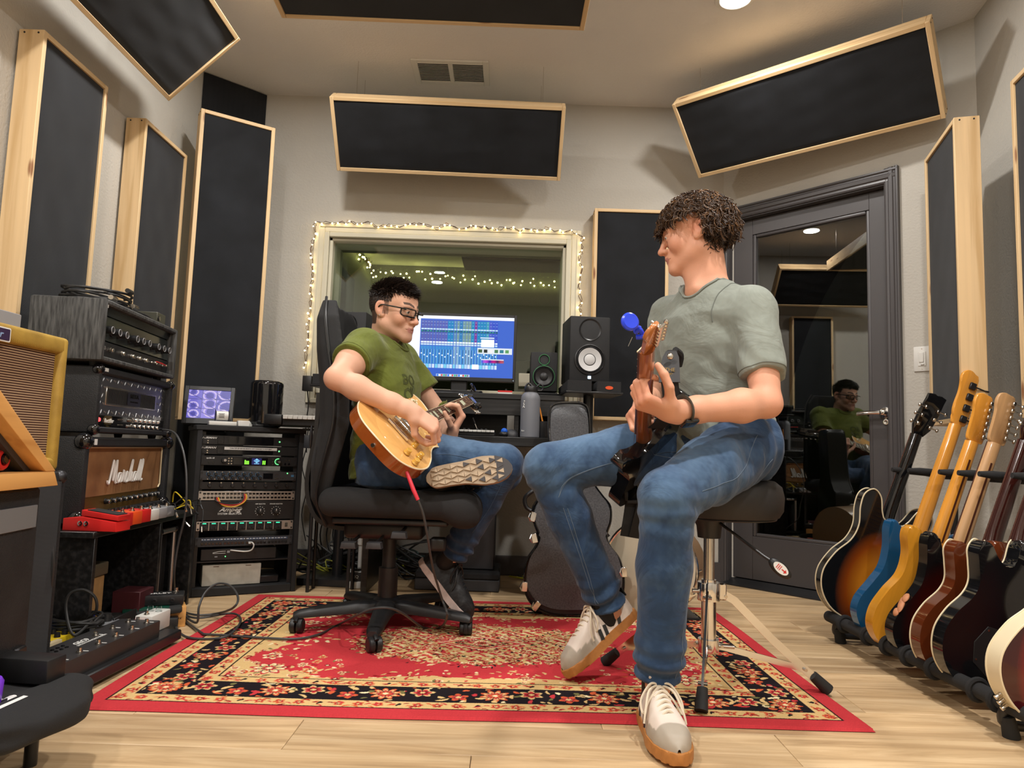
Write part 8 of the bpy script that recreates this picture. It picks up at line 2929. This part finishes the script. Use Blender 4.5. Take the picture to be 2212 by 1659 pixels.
MB().box((.02, .0005, -.022), (.03, .002, .03), bev=.002).obj('jack_plate', M['nickel'], ty)
ch_ = guitar('cherry sunburst guitar with wide cream edge, nearest in the rack at the right border', 'hollow', racked(1.885, 0.02, 0.0), burst('cherry_burst', srgb(196, 72, 24), srgb(140, 20, 18), srgb(60, 6, 12), 0.26, 0.19, 0.2), M['dark_neck'], M['binding'], 0.05, 'fb', 'three', group=GG, sy=0.92)
mb = MB()
for k in range(3):
 mb.cyl((.155 - .012 * k, .035 - .010 * k, -.025), (.165 - .012 * k, .022 - .010 * k, -.025), .006, n=10)
mb.stuff('jack_sockets', M['nickel'], ch_)
# guitar held by the man on the chair
ML = Matrix(((0.7023, 0.3119, 0.6299, -0.4344), (-0.0597, 0.9150, -0.3864, 2.3351), (-0.7069, 0.2383, 0.6618, 0.7210), (0, 0, 0, 1)))
flame = lacquer('natural_maple', srgb(226, 174, 104), 0.10, grain=(3, 22, 3))
lp = guitar('honey natural single cutaway guitar held by the person in green, with gold knobs', 'single', ML, flame, lacquer('mahogany', srgb(140, 72, 30), 0.14), lacquer('mahogany_side', srgb(150, 78, 32), 0.12, grain=(20, 3, 20)), 0.05, 'f', 'three', back=True, headm=M['black_lacquer'])
def on(name, mb, mt, par=lp, **k):
 return mb.obj(name, mt, par, **k)
on('carved_top', MB().sph((0, .17, -.006), (.118, .145, .013), 28, 12), flame)
for nm, y, m_, n_ in (('tailpiece', .122, M['chrome'], 0), ('bridge', .165, M['nickel'], 1)):
 on(nm, MB().box((0, y, .015), (.104, .013, .011), bev=.004, seg=2), m_)
for y in (.205, .335):
 on('pickup', MB().box((0, y, .012), (.072, .037, .016), bev=.003, seg=2), M['chrome'] if y < .3 else M['nickel'])
 on('pickup_ring', MB().box((0, y, .006), (.090, .046, .009), bev=.003), M['binding'])
kn = None
for x, y in ((.075, .145), (.118, .122), (.085, .075), (.130, .070)):
 if kn is None:
  kn = on('knob', MB().lathe([(0, 0), (.0135, 0), (.013, .004), (.0115, .005), (.0105, .016), (.009, .0175), (0, .0165)], n=24), M['gold_knob'] if 'gold_knob' in M else mat('gold_knob', srgb(214, 166, 74), 0.15, coat=0.6))
  o = kn
 else:
  o = kn.copy()
  COL.objects.link(o)
 o.location = (x, y, .0035)
on('switch_ring', MB().lathe([(.007, 0), (.017, 0), (.017, .002), (.007, .002)], (-.085, .385, .0005), (0, 0, 1), 28), M['binding'])
on('toggle_switch', MB().tube([(-.085, .385, 0), (-.080, .377, .018)], [.0025, .004], 8), M['binding'])
mb = MB()
for k in range(6):
 x = -.026 + .0104 * k
 mb.tube([(x, .125, .020), (x, .165, .0215), (x * .70, .79, .012)], .0007, 4)
on('strings', mb, M['nickel'])['kind'] = 'stuff'
mb = MB()
for k in (3, 5, 7, 9, 12, 15, 17, 19):
 y = .793 - .628 * (1 - 2 ** (-(k - .5) / 12))
 d_ = .628 * 2 ** (-(k - .5) / 12) * .026
 w = .0135 + .004 * (.793 - y) / .45
 mb.prism([(-w, y - d_), (w, y - d_), (w * .85, y + d_), (-w * .85, y + d_)], .0085, .0094)
on('inlays', mb, mat('pearl', srgb(206, 214, 190), 0.25))['kind'] = 'stuff'
fbb = MB()
for s in (-1, 1):
 fbb.tube([(s * .0285, .36, .007), (s * .0215, .793, .007)], .0018, 5)
on('neck_binding', fbb, M['binding'])['kind'] = 'stuff'
tn = empty('clip_on_tuner', 'black ring shaped clip on tuner on the headstock of the honey guitar', 'tuner')
tn.matrix_world = ML @ T(-.030, .87, .0)
MB().ring((-.012, .02, .020), (0.3, 0.2, 1), .017, .0045, 22, 8).obj('ring_display', M['black_gloss'], tn)
MB().tube([(-.004, .0, .002), (-.008, .008, .016)], .005, 8).obj('clip', M['black_plastic'], tn)
jk = ML @ V(.128, .045, -.025)
cbl = empty('guitar_cable', 'grey guitar cable with red plug from the honey guitar, across the rug to the amplifiers', 'cable')
pl_ = [jk, at(893, 1058, 2.36), at(903, 1080, 2.36)]
MB().tube(pl_, [.006, .0072, .0062], 10).obj('red_plug', mat('red_rubber', srgb(214, 52, 70), 0.4), cbl)
c1 = smooth_path([pl_[-1], at(914, 1110, 2.37), at(924, 1160, 2.40), at(930, 1200, 2.44), at(938, 1240, 2.50)], 6)
f_ = lambda x, y: atz(x, y, 0.0155)
c2 = smooth_path([c1[-1], at(955, 1295, 2.58), at(966, 1330, 2.56), f_(950, 1356), f_(915, 1356), at(870, 1325, 2.51), at(838, 1313, 2.435), at(800, 1316, 2.435), at(770, 1330, 2.48), f_(730, 1350), f_(690, 1370), f_(640, 1380), f_(570, 1378), f_(480, 1372), f_(440, 1370)], 7)
g_ = lambda x, y, z=0.006: atz(x, y, z)
c3 = smooth_path([c2[-1], g_(410, 1350), g_(385, 1335, .008), g_(378, 1350, .008), g_(400, 1375, .014), g_(450, 1380, .014), g_(495, 1372, .02), g_(520, 1340, .02), g_(500, 1325, .02), g_(430, 1335, .015), g_(400, 1330, .012), g_(425, 1345, .02), at(430, 1310, 2.70), at(445, 1278, 2.75), at(470, 1261, 2.78), at(498, 1266, 2.76), at(514, 1290, 2.72), at(505, 1312, 2.68), g_(470, 1325, .02), g_(420, 1328, .014), g_(385, 1310, .012), at(376, 1250, 2.86), at(384, 1180, 2.84), at(400, 1110, 2.82), at(403, 1040, 2.82), at(398, 985, 2.85), at(386, 948, 2.90), at(372, 932, 2.95), at(350, 928, 2.97)], 7)
MB().tube(c1 + c2[1:] + c3[1:], .0042, 8).obj('cord', mat('grey_cord', (0.045, 0.045, 0.045), 0.45), cbl)
MB().cyl(at(352, 928, 2.97), at(330, 927, 2.985), .0075, n=10).obj('black_plug', M['black_plastic'], cbl)
# guitar held by the person on the stool
y2 = V(-.16, -.91, .385).normalized()
z2 = V(-.70, .35, .60)
z2 = (z2 - y2 * z2.dot(y2)).normalized()
nut2 = at(1397, 752, 1.64)
M2 = basis(y2.cross(z2), y2, z2, nut2 - y2 * .793)
sg = guitar('black guitar with reddish brown neck pointing at the camera, held by the person in grey', 'offset', M2, M['black_lacquer'], lacquer('roasted_maple', srgb(146, 82, 42), 0.2, grain=(60, 5, 60)), head='six_tilted', headm=lacquer('roasted_head', srgb(186, 116, 60), 0.25), sy=0.85)
mb = MB()
for k in range(6):
 x = -.026 + .0104 * k
 mb.tube([(x, .165, .014), (x * .66, .79, .011)], .0008, 4)
mb.stuff('strings', M['nickel'], sg)
MB().box((0, .15, .004), (.08, .04, .012), bev=.002).obj('bridge', M['nickel'], sg)
MB().box((0, .79, .0095), (.043, .005, .005)).obj('nut', M['binding'], sg)
bt = mat('blue_plastic', srgb(34, 66, 226), 0.3)
ct = empty('headstock_tuner', 'bright blue clip on tuner with round face on the headstock of the black guitar', 'tuner')
q0 = at(1393, 714, 1.57)
cdisp = at(1358, 697, 1.55)
MB().lathe([(0, 0), (.017, 0), (.0205, .003), (.021, .009), (.017, .013), (0, .012)], cdisp, V(.25, -.9, .15), 26).obj('round_display', bt, ct)
MB().tube(smooth_path([cdisp + V(.0, .004, -.004), cdisp.lerp(q0, .4) + V(0, 0, -.002), cdisp.lerp(q0, .7)], 5), .0055, 8).obj('swivel_arm', bt, ct)
MB().tube(smooth_path([at(1375, 728, 1.57), at(1388, 727, 1.565), at(1400, 722, 1.57), at(1403, 712, 1.57)], 5), .0062, 8).obj('clip_jaw', bt, ct)
MB().tube(smooth_path([at(1372, 718, 1.57), at(1382, 712, 1.56), at(1388, 722, 1.565)], 5), .0058, 8).obj('clip_jaw', bt, ct)
MB().tube([at(1366, 728, 1.565), at(1357, 748, 1.565)], .0006, 4).obj('string_end', M['nickel'], ct)
sp_ = empty('guitar_strap', 'black guitar strap with yellow print hanging from the black guitar', 'strap')
ac = V(.95, -.2, .15)
MB().strip([at(1450, 756, 1.93), at(1450, 760, 1.93), at(1449, 772, 1.92), at(1447, 795, 1.90), at(1446, 826, 1.88)], ac, [.018, .030, .044, .052, .056], .003).obj('leather_end', mat('strap_leather', (.018, .017, .018), .6), sp_)
MB().strip(smooth_path([at(1446, 822, 1.885), at(1450, 870, 1.90), at(1438, 905, 1.94), at(1415, 925, 2.0)], 4), ac, .046, .002).obj('webbing', M['black_matte'], sp_)
MB().tube(smooth_path([at(1458, 756, 1.94), at(1470, 768, 1.96), at(1466, 790, 1.98)], 4), .010, 8).obj('leather_loop', M['black_matte'], sp_)
MB().strip(smooth_path([at(1372, 1060, 2.30), at(1366, 1110, 2.30), at(1358, 1160, 2.30)], 4), V(1, .1, .15), .056, .004).obj('webbing', M['black_matte'], sp_)
MB().strip(smooth_path([at(1398, 1060, 2.28), at(1385, 1110, 2.29), at(1372, 1162, 2.30)], 4), V(1, .1, .4), .045, .004).obj('webbing', M['black_matte'], sp_)
MB().box(at(1374, 1084, 2.285), (.062, .010, .014), bev=.003).obj('buckle', M['black_plastic'], sp_)
MB().sph(at(1448, 770, 1.90), (.009, .006, .010), 12, 8).obj('strap_lock', M['nickel'], sp_)
for i, w_ in enumerate(('THE', 'MUSIC')):
 text('lettering', w_, .014, M['gold_metal'], sp_, T(*at(1447, 799 + 11 * i, 1.888)) @ FACE, sx=1.1 if i == 0 else .8)
# pedals, case, drum, cables and small things
def bx(name, label, cat, p, d, m, rz=0.0, bev=0.003, group=None, parts=None):
 t = empty(name, label, cat, p, (0, 0, rz), group)
 MB().box((0, 0, d[2] / 2), d, bev=bev, seg=2).obj('housing', m, t)
 return t
def pedal(label, p, d, m, rz=0.0, knobs=(), sw=((0, -.25),), group='effects pedals', txt=None, tc=None):
 t = bx('effects_pedal', label, 'pedal', p, d, m, rz, 0.004, group)
 for x, y in sw:
  mb = MB()
  mb.lathe([(.009, 0), (.009, .004), (.0055, .005), (.0055, .013), (0, .014)], (x * d[0], y * d[1], d[2]), n=12)
  mb.obj('footswitch', M['nickel'], t)
 for x, y, r, mt in knobs:
  MB().lathe([(r, 0), (r * .85, r * 1.5), (0, r * 1.5)], (x * d[0], y * d[1], d[2]), n=14).obj('knob', mt, t)
 if txt:
  text('lettering', txt[0], txt[1], tc or M['white_print'], t, T(txt[2] * d[0], txt[3] * d[1], d[2] + .0006) @ rotz(txt[4]), 0.0004)
 return t
PC = 0.3985
def cp(x, y):
 return MC @ V(x, y, PC)
rp = empty('treadle_pedal', 'red treadle pedal with two jack sockets at the front end of the cabinet top', 'pedal')
rp.matrix_world = T(*cp(0.0, .02)) @ rotz(-0.03)
mb = MB()
mb.prism([(-.09, 0), (.085, 0), (.085, .030), (-.03, .045), (-.09, .038)], 0, .085, m=Matrix(((1, 0, 0, 0), (0, 0, 1, 0), (0, 1, 0, 0), (0, 0, 0, 1))), bev=.003)
mb.obj('housing', M['red'], rp)
mb = MB()
mb.prism([(-.035, .048), (.086, .034), (.088, .050), (-.035, .066)], .006, .079, m=Matrix(((1, 0, 0, 0), (0, 0, 1, 0), (0, 1, 0, 0), (0, 0, 0, 1))), bev=.003)
tr_ = mb.obj('treadle', M['red'], rp)
mb = MB()
mb.prism([(-.02, .0645), (.080, .0515), (.080, .054), (-.02, .067)], .014, .070, m=Matrix(((1, 0, 0, 0), (0, 0, 1, 0), (0, 1, 0, 0), (0, 0, 0, 1))))
mb.obj('grip_pad', M['rubber'], tr_)
for x in (-.032, -.012):
 MB().lathe([(.008, 0), (.008, .003), (.004, .004), (.004, 0)], (x, 0, .024), (0, -1, 0), 14).obj('jack_socket', M['chrome'], rp)
cols_ = [('red', M['red'], 'small red pedal behind the red treadle pedal'), ('orange', M['orange'], 'small orange pedal between two red ones on the cabinet'), ('red', M['red'], 'small red pedal behind the orange one on the cabinet'), ('white', M['white_plastic'], 'white pedal in the row on the cabinet top'), ('grey', M['grey_plastic'], 'grey pedal behind the white one on the cabinet top'), ('steel', M['steel_paint'], 'bare steel pedal, last in the row on the cabinet top')]
for k, (c_, m_, lb) in enumerate(cols_):
 pedal(lb, cp(.150 + .072 * k, .025), (.108 - .004 * k, .066, .046 if k < 3 else .040), m_, math.radians(-3), [(-.2, .2, .007, M['black_satin']), (-.2, -.2, .007, M['black_satin'])], ((.3, 0),), 'small pedals in a row on the cabinet')
pt = empty('patch_cables', 'tangle of short patch cables with metal plugs at the far end of the cabinet top', 'cable')
rnd = random.Random(9)
for k in range(9):
 a = cp(.66 + rnd.uniform(-.06, .08), rnd.uniform(.0, .10)) + V(0, 0, .012 + .004 * k)
 b = a + V(rnd.uniform(.05, .12), rnd.uniform(-.09, .09), rnd.uniform(-.008, .004))
 if k in (2, 5):
  b = a + V(.10, -.03, -.075)
 mid = (a + b) / 2 + V(rnd.uniform(-.04, .04), rnd.uniform(-.04, .04), .02 + .012 * (k % 3))
 MB().tube(smooth_path([a, mid, b], 6), .0024, 6).obj('cord', M['cable'] if k % 4 else mat('yellow_cord%d' % k, srgb(214, 188, 40), .5), pt)
 MB().cyl(b, b + (b - mid).normalized() * .022, .0042, n=8).obj('plug', M['nickel'] if k % 3 else M['black_plastic'], pt)
PB = basis(V(.045, 1, 0).normalized(), V(-1, .045, 0).normalized(), V(0, 0, 1), V(-1.150, 1.885, 0))     # x = away from the camera, y = towards the left wall
pbd = empty('pedal_board', 'black flat pedal board on the floor at left, under the effects pedals', 'pedal board')
pbd.matrix_world = PB
MB().box((.32, .21, .030), (.62, .43, .034), bev=.004).obj('deck', M['black_satin'], pbd)
for x in (.04, .60):
 for y in (.03, .39):
  MB().cyl((x, y, 0), (x, y, .014), .014, n=12).obj('rubber_foot', M['rubber'], pbd)
PT = .0475
def pb(x, y, z=PT):
 return PB @ V(x, y, z)
ra = math.pi / 2 - .045
sw_ = empty('pedal_switcher', 'long dark grey loop switcher with rows of chrome footswitches on the pedal board', 'switcher')
sw_.matrix_world = PB @ T(.275, .085, PT)
MB().prism(rrect(.50, .135, .004), 0, .052, bev=.003).obj('housing', mat('switcher_grey', (.028, .027, .028), .42), sw_)
for k in range(6):
 for r_ in range(2):
  if r_ == 1 and k < 3:
   continue
  x, y = -.215 + k * .084, -.045 + r_ * .062 - .0
  MB().lathe([(.009, 0), (.009, .004), (.0055, .005), (.0055, .014), (0, .015)], (x, y, .052), n=12).obj('footswitch', M['nickel'], sw_)
  MB().box((x + .018, y - .006, .0524), (.004, .016, .0008)).obj('white_mark', M['white_print'], sw_)
mb = MB()
for k in range(6):
 mb.cyl((-.20 + .022 * k, .020, .052), (-.20 + .022 * k, .020, .0545), .0055, n=10)
 mb.cyl((-.19 + .022 * k, .038, .052), (-.19 + .022 * k, .038, .0545), .0055, n=10)
mb.stuff('small_buttons', M['black_gloss'], sw_)
text('lettering', 'GEC9', .026, M['white_print'], sw_, T(-.03, .018, .0526) @ rotz(0), .0004, shear=.2, bold=.0005)
text('lettering', 'EFFECTS ROUTING SYSTEM', .011, M['white_print'], sw_, T(-.005, .000, .0526), .0004)
mb = MB()
for k in range(16):
 mb.cyl((-.235 + .030 * k, .068, .024), (-.235 + .030 * k, .094, .022), .0055, n=8)
mb.stuff('loop_plugs', M['nickel'], sw_)
bl, yl = mat('pedal_blue', srgb(30, 98, 150), .35), mat('pedal_yellow', srgb(226, 196, 36), .4)
kb_ = M['black_satin']
GP = 'effects pedals on the floor board'
big = pedal('big blue pedal with silver switches near the left border on the pedal board', pb(.14, .265), (.12, .115, .055), bl, ra, [(-.3, .3, .009, M['cream']), (.1, .3, .009, M['cream']), (.35, .3, .009, mat('knob_blue', srgb(60, 130, 210), .4))], ((-.3, -.3), (.3, -.3)), GP)
pedal('cream pedal beside the big blue one on the pedal board', pb(.245, .225), (.10, .066, .045), M['cream'], ra, [], ((0, -.3),), GP)
pedal('yellow pedal with black knobs beside the cable coil on the pedal board', pb(.315, .235), (.112, .062, .046), yl, ra, [(.2, .3, .009, kb_), (.2, -.3, .009, kb_), (-.1, .3, .009, kb_), (-.1, -.3, .009, kb_)], ((-.35, 0),), GP)
pedal('grey pedal behind the cream one on the pedal board', pb(.25, .325), (.115, .07, .05), M['grey_plastic'], ra, [(.3, .25, .008, kb_), (.3, -.25, .008, kb_)], ((-.3, 0),), GP)
pedal('blue pedal with black knobs at the back of the pedal board', pb(.36, .345), (.115, .07, .05), mat('pedal_blue2', srgb(34, 92, 186), .35), ra, [(.25, .25, .010, kb_), (.25, -.25, .010, kb_)], ((-.3, 0),), GP)
pedal('bright blue pedal lettered in white behind the cable coil', pb(.46, .325), (.12, .075, .05), mat('pedal_blue3', srgb(40, 122, 196), .35), ra, [], ((-.3, 0),), GP)
pedal('deep blue pedal at the far back corner of the pedal board', pb(.56, .335), (.12, .07, .05), mat('pedal_blue4', srgb(30, 48, 150), .35), ra, [], ((-.3, 0),), GP)
pedal('grey pedal with a black drum knob between coil and white pedal', pb(.475, .185), (.11, .06, .05), M['steel_paint'], ra, [(.2, .0, .016, kb_)], ((-.3, 0),), GP)
pedal('red pedal half hidden before the white pedal', pb(.555, .095, PT), (.10, .06, .046), M['red'], ra, [(.2, .25, .007, M['clear'])], ((-.3, 0),), GP)
wp_ = pedal('white double pedal with clear knobs at the far end of the pedal board', pb(.60, .085), (.120, .060, .060), M['white_plastic'], ra, [(.1, .3, .011, M['clear']), (.1, -.2, .011, M['clear'])], ((-.35, .0),), GP)
wh = empty('treadle_pedal', 'black rubber topped treadle pedal lying at the far end of the pedal board', 'pedal')
wh.matrix_world = T(*atz(300, 1372, .0)) @ rotz(.42) @ T(0, .09, 0)
MB().box((0, 0, .022), (.25, .10, .044), bev=.006, seg=2).obj('base', M['black_satin'], wh)
MB().box((0, 0, .060), (.27, .085, .022), rot=(0, -.07, 0), bev=.007, seg=2).obj('treadle', M['rubber'], wh)
cc2 = empty('coiled_cable', 'coil of black cable standing in a loop over the pedals', 'cable')
c0 = pb(.40, .225, PT + .06)
pts = []
for k in range(5 * 20):
 a = k / 20 * 2 * PI
 pts.append(c0 + V(.075 * math.cos(a) + .006 * math.sin(k), .060 * math.sin(a), .006 * (k // 20) + .004 * math.sin(k * .7)))
e0 = pts[-1]
lo = [e0, at(160, 1372, 2.22), at(143, 1320, 2.24), at(150, 1284, 2.25), at(180, 1274, 2.26), at(205, 1290, 2.27), at(208, 1318, 2.28), at(190, 1338, 2.30), at(235, 1330, 2.40), at(250, 1345, 2.42)]
MB().tube(pts + smooth_path(lo, 7)[1:], .0045, 8).obj('cord', M['cable'], cc2)
wd = bx('wooden_box', 'small wooden box with a red brown stamp beneath the green pedal', 'box', atz(348, 1358, 0) + V(0, .05, 0), (.115, .09, .075), M['maple_trim'], .5)
text('lettering', 'Boss Box', .016, M['walnut_stripe'], wd, facing(.012, -.0462, .034), .0004, shear=.3)
gp_ = bx('effects_pedal', 'dark green pedal with white lettering beside the wooden box', 'pedal', atz(300, 1362, 0) + V(0, .05, 0), (.155, .11, .078), mat('pedal_green', srgb(10, 62, 48), .35), .38)
text('lettering', 'ACOUSTIC', .022, M['white_print'], gp_, T(0, .02, .0786), .0004)
mo = bx('selector_pedal', 'black two switch selector pedal on top of the wooden box and green pedal', 'pedal', (0, 0, 0), (.20, .09, .036), M['black_plastic'], 0)
mo.matrix_world = T(*(wd.location + V(-.055, .0, .0795))) @ rotz(.40)
for x in (-.07, .07):
 MB().lathe([(.010, 0), (.010, .006), (.007, .007), (.007, .018), (0, .019)], (x, .01, .036), n=12).obj('footswitch', M['nickel'], mo)
for x in (-.06, 0, .06):
 MB().lathe([(.010, 0), (.010, .003), (.005, .004), (.005, 0)], (x, -.045, .018), (0, -1, 0), 14).obj('jack_socket', M['dark_metal'], mo)
text('lettering', 'MORLEY', .022, M['white_print'], mo, T(0, .0, .0366), .0004, sx=1.3, bold=.0004)
bagc = at(10, 1538, 1.46)
v_ = Vol(bagc - V(.30, .26, .12), bagc + V(.24, .26, .12), .006)
v_.op(bagc - V(.26, .22, .07), bagc + V(.20, .20, .06), sbox(bagc + V(-.06, 0, .0), (.16, .15, .034), .033))
v_.ell(bagc + V(.075, .0, .0), (.075, .12, .034), None, .03)
v_.ripple(lambda x, y, z: .0035 * wob(np.stack([x, y, z], -1), 42, 3) + .003 * np.sin(z * 160 + 3 * np.sin(x * 20)))
v, f = v_.mesh()
bag = mesh_np('fabric_bag', v, f, mat('bag_cloth', (.010, .010, .011), .9, bump=(500, .3)), None)
tag(bag, 'black cloth bag with white lettering on a low stool in the lower left corner', 'bag')
P_ = v_.project
lt = text('lettering', 'USSI', .10, M['white_print'], bag, Matrix(), 0.0, bold=.002, sx=1.0)
bm = bmesh.new()
bm.from_mesh(lt.data)
bmesh.ops.triangulate(bm, faces=bm.faces)
bmesh.ops.subdivide_edges(bm, edges=bm.edges, cuts=1)
bm.to_mesh(lt.data)
bm.free()
pts = [bagc + V(-.01, -.075, .055) + V(.72 * q.co.x + .25 * q.co.y, 1.3 * q.co.y - .12 * q.co.x, 0) for q in lt.data.vertices]
for q, p in zip(lt.data.vertices, v_.project(pts, .0015)):
 q.co = p
lt.matrix_local = Matrix()
ls = empty('low_stool', 'low black stool under the cloth bag in the lower left corner', 'stool', (bagc.x - .12, bagc.y, 0))
MB().box((0, 0, bagc.z - .056), (.26, .26, .026), bev=.004).obj('seat', M['black_satin'], ls)
for x in (-.11, .11):
 for y in (-.11, .11):
  MB().cyl((x, y, 0), (x, y, bagc.z - .068), .013, n=10).obj('leg', M['black_satin'], ls)
bq = bx('black_box', 'black box lying on the cloth bag in the lower left corner', 'box', bagc + V(-.035, .085, .036), (.17, .055, .050), M['black_plastic'], -.1, .004)
pu = MB()
pu.lathe([(0, 0), (.026, 0), (.028, .004), (.030, .045), (.026, .052), (.0, .054)], n=28)
pu = pu.obj('purple_cup', mat('purple', srgb(120, 60, 210), .3))
pu.location = at(-34, 1500, 1.40)
pu.location.z = bagc.z + .030
tag(pu, 'purple cup cut by the left border above the cloth bag', 'cup')
cy_ = 3.05
cs = empty('guitar_case', 'black hard guitar case standing upright behind the legs of the person on the stool', 'case', (0.300, cy_, 0.010), (-.03, -.055, 0))
prof_ = [(.0, .0), (.10, .012), (.172, .065), (.192, .15), (.178, .25), (.142, .315), (.132, .365), (.150, .43), (.150, .50), (.118, .555), (.088, .62), (.078, .75), (.078, .93), (.062, .99), (.0, 1.0)]
o_ = [(p.x * 1.12, p.y * .915) for p in smooth_path([V(a, b, 0) for a, b in prof_] + [V(-a, b, 0) for a, b in prof_[-2:0:-1]], 5, True)]
MX = Matrix(((1, 0, 0, 0), (0, 0, -1, 0), (0, 1, 0, 0), (0, 0, 0, 1)))
cv = NT('case_vinyl').set((.028, .028, .030), .42, 0, .5)
v = cv.coord()
n = cv.n('ShaderNodeTexNoise', i_Scale=160.0, i_Detail=5.0)
cv.l(v, n.inputs['Vector'])
cv.bump(n.outputs[0], .35, .002)
cv.l(cv.ramp(n.outputs[0], [(.3, (.045, .048, .054)), (.7, (.10, .106, .118))]), cv.b.inputs['Base Color'])
MB().prism(o_, -.12, 0, m=MX, bev=.012, seg=2).obj('shell', M['black_satin'], cs)
s_ = .94
MB().prism([(x * s_, .03 + y * s_) for x, y in o_], 0, .012, m=MX, bev=.008, seg=2).obj('lid', cv.m, cs)
MB().tube([V(x * .985, -.002, .007 + y * .985) for x, y in o_], .004, 6, closed=True).obj('valance', M['black_gloss'], cs)
for x, z, a in ((-.212, .13, .1), (-.165, .33, -.2), (-.168, .42, .3), (-.095, .66, 0), (-.165, .05, .7), (.212, .18, 0)):
 mb = MB()
 mb.box((x, -.004, z), (.026, .020, .042), rot=(0, a, 0), bev=.003)
 mb.tube([(x - .012, -.012, z + .016), (x - .02, -.02, z), (x - .012, -.012, z - .016)], .003, 6)
 mb.obj('latch', M['chrome'], cs)
MB().tube(smooth_path([(-.165, .03, .44), (-.195, .03, .46), (-.20, .03, .50), (-.165, .03, .53)], 5), .009, 8).obj('carry_handle', M['black_satin'], cs)
dr = empty('floor_drum', 'cream headed drum with chrome hoop behind the person on the stool', 'drum', (0.62, 3.10, 0))
dax = V(-.45, -.89, .05).normalized()
dc = V(0, 0, .215)
MB().cyl(dc, dc - dax * .20, .200, n=44).obj('shell', mat('drum_shell', srgb(150, 120, 90), .3, coat=.4), dr)
MB().lathe([(0, .004), (.195, .002), (.201, 0)], dc, dax, 44).obj('drum_head', mat('drum_head', srgb(196, 184, 160), .55), dr)
MB().ring(dc, dax, .204, .007, 48, 8).obj('hoop', M['chrome'], dr)
mb = MB()
x_, y_, z_ = frame_z(dax)
for k in range(8):
 a = k * PI / 4
 p = dc + (x_ * math.cos(a) + y_ * math.sin(a)) * .206
 mb.cyl(p, p - dax * .06, .005, n=8)
mb.stuff('tension_rods', M['chrome'], dr)
MB().box((.06, .06, .010), (.30, .20, .016), bev=.004).obj('cradle', M['black_satin'], dr)
pv = empty('white_pipe', 'white plastic pipe with collar standing on a white base behind the chair column', 'pipe', atz(781, 1262, 0) + V(0, .06, 0))
MB().lathe([(.0, .035), (.037, .035), (.037, .19), (.043, .192), (.043, .335), (.0, .335)], n=28).obj('pipe', M['white_plastic'], pv)
MB().prism(rrect(.075, .26, .036), 0.001, .034, bev=.004, m=T(-.012, -.06, 0)).obj('base', M['white_plastic'], pv)
ob_ = bx('effects_pedal', 'black and white striped pedal on the white base of the pipe', 'pedal', pv.location + V(-.012, -.125, .0355), (.085, .10, .042), M['black_plastic'], .1, .002)
MB().box((0, 0, .0426), (.082, .096, .001)).obj('white_top', M['white_print'], ob_)
MB().box((0, .012, .048), (.045, .05, .012), bev=.004).obj('black_pad', M['black_gloss'], ob_)
text('lettering', 'EQ', .02, M['white_print'], ob_, facing(0, -.0505, .021), .0004)
cb = empty('cable_tangle', 'tangle of black, yellow and grey green cables on the floor under the desk', 'cables')
cb['kind'] = 'stuff'
rnd = random.Random(31)
for k in range(34):
 c = V(rnd.uniform(-1.0, -.38), rnd.uniform(3.82, 3.98), 0)
 n_ = rnd.randint(4, 7)
 pts = [c + V(rnd.uniform(-.20, .20), rnd.uniform(-.06, .05), rnd.uniform(.008, .05 + .22 * rnd.random())) for _ in range(n_)]
 m_ = M['cable'] if k % 5 else mat('cord_col%d' % k, srgb(*[(150, 150, 40), (86, 110, 110), (60, 84, 84)][(k // 5) % 3]), .5)
 q = MB().tube(smooth_path(pts, 5), .0035 + .002 * rnd.random(), 6).obj('cord', m_, cb)
 q['kind'] = 'stuff'
for k in range(4):
 pts = [V(.02 + .05 * k, 3.95, .012 + .006 * k), V(.10, 3.90 + .02 * k, .012), V(.22, 3.88 - .02 * k, .010), V(.34, 3.93, .012)]
 MB().tube(smooth_path(pts, 5), .005, 6).obj('cord', M['cable'] if k % 2 else mat('yellow_cord_%d' % k, srgb(170, 164, 40), .5), cb)['kind'] = 'stuff'
for k, x in enumerate((-1.0, -.965, -.93)):
 MB().tube(smooth_path([(x + .02, 3.98, .78), (x, 3.99, .6), (x + .03 * math.sin(k * 3), 3.99, .4), (x - .04, 3.98, .2), (x + .02, 3.95, .03)], 6), .004, 6).obj('cord', M['cable'], cb)['kind'] = 'stuff'
ad = bx('wall_adapter', 'black power adapter hanging on its cord at the wall behind the chair back', 'adapter', at(664, 845, 3.9), (.05, .045, .085), M['black_plastic'], 0)
MB().tube(smooth_path([(0, 0, 0), (.01, 0, -.08), (.0, .01, -.2), (.01, .02, -.34)], 5), .0035, 6).obj('cord', M['cable'], ad)
a2 = bx('cable_box', 'small grey inline cable box on the wall between rack and chair', 'adapter', at(662, 968, 3.85), (.045, .02, .07), M['dark_grey'], 0)
MB().tube(smooth_path([(0, 0, .07), (.01, .01, .16)], 4), .003, 6).obj('cord', M['cable'], a2)
MB().tube(smooth_path([(0, 0, 0), (-.02, .01, -.10), (.01, .01, -.22), (-.01, .02, -.36), (.02, .02, -.5)], 5), .003, 6).obj('cord', M['cable'], a2)
kc = empty('hanging_cable', 'thick black cable hanging beside the black cabinet at left', 'cable')
MB().tube(smooth_path([at(92, 1128, 1.98), at(108, 1165, 1.98), at(114, 1215, 1.98), at(108, 1270, 1.99), at(96, 1310, 2.0)], 6), .006, 8).obj('cord', M['cable'], kc)
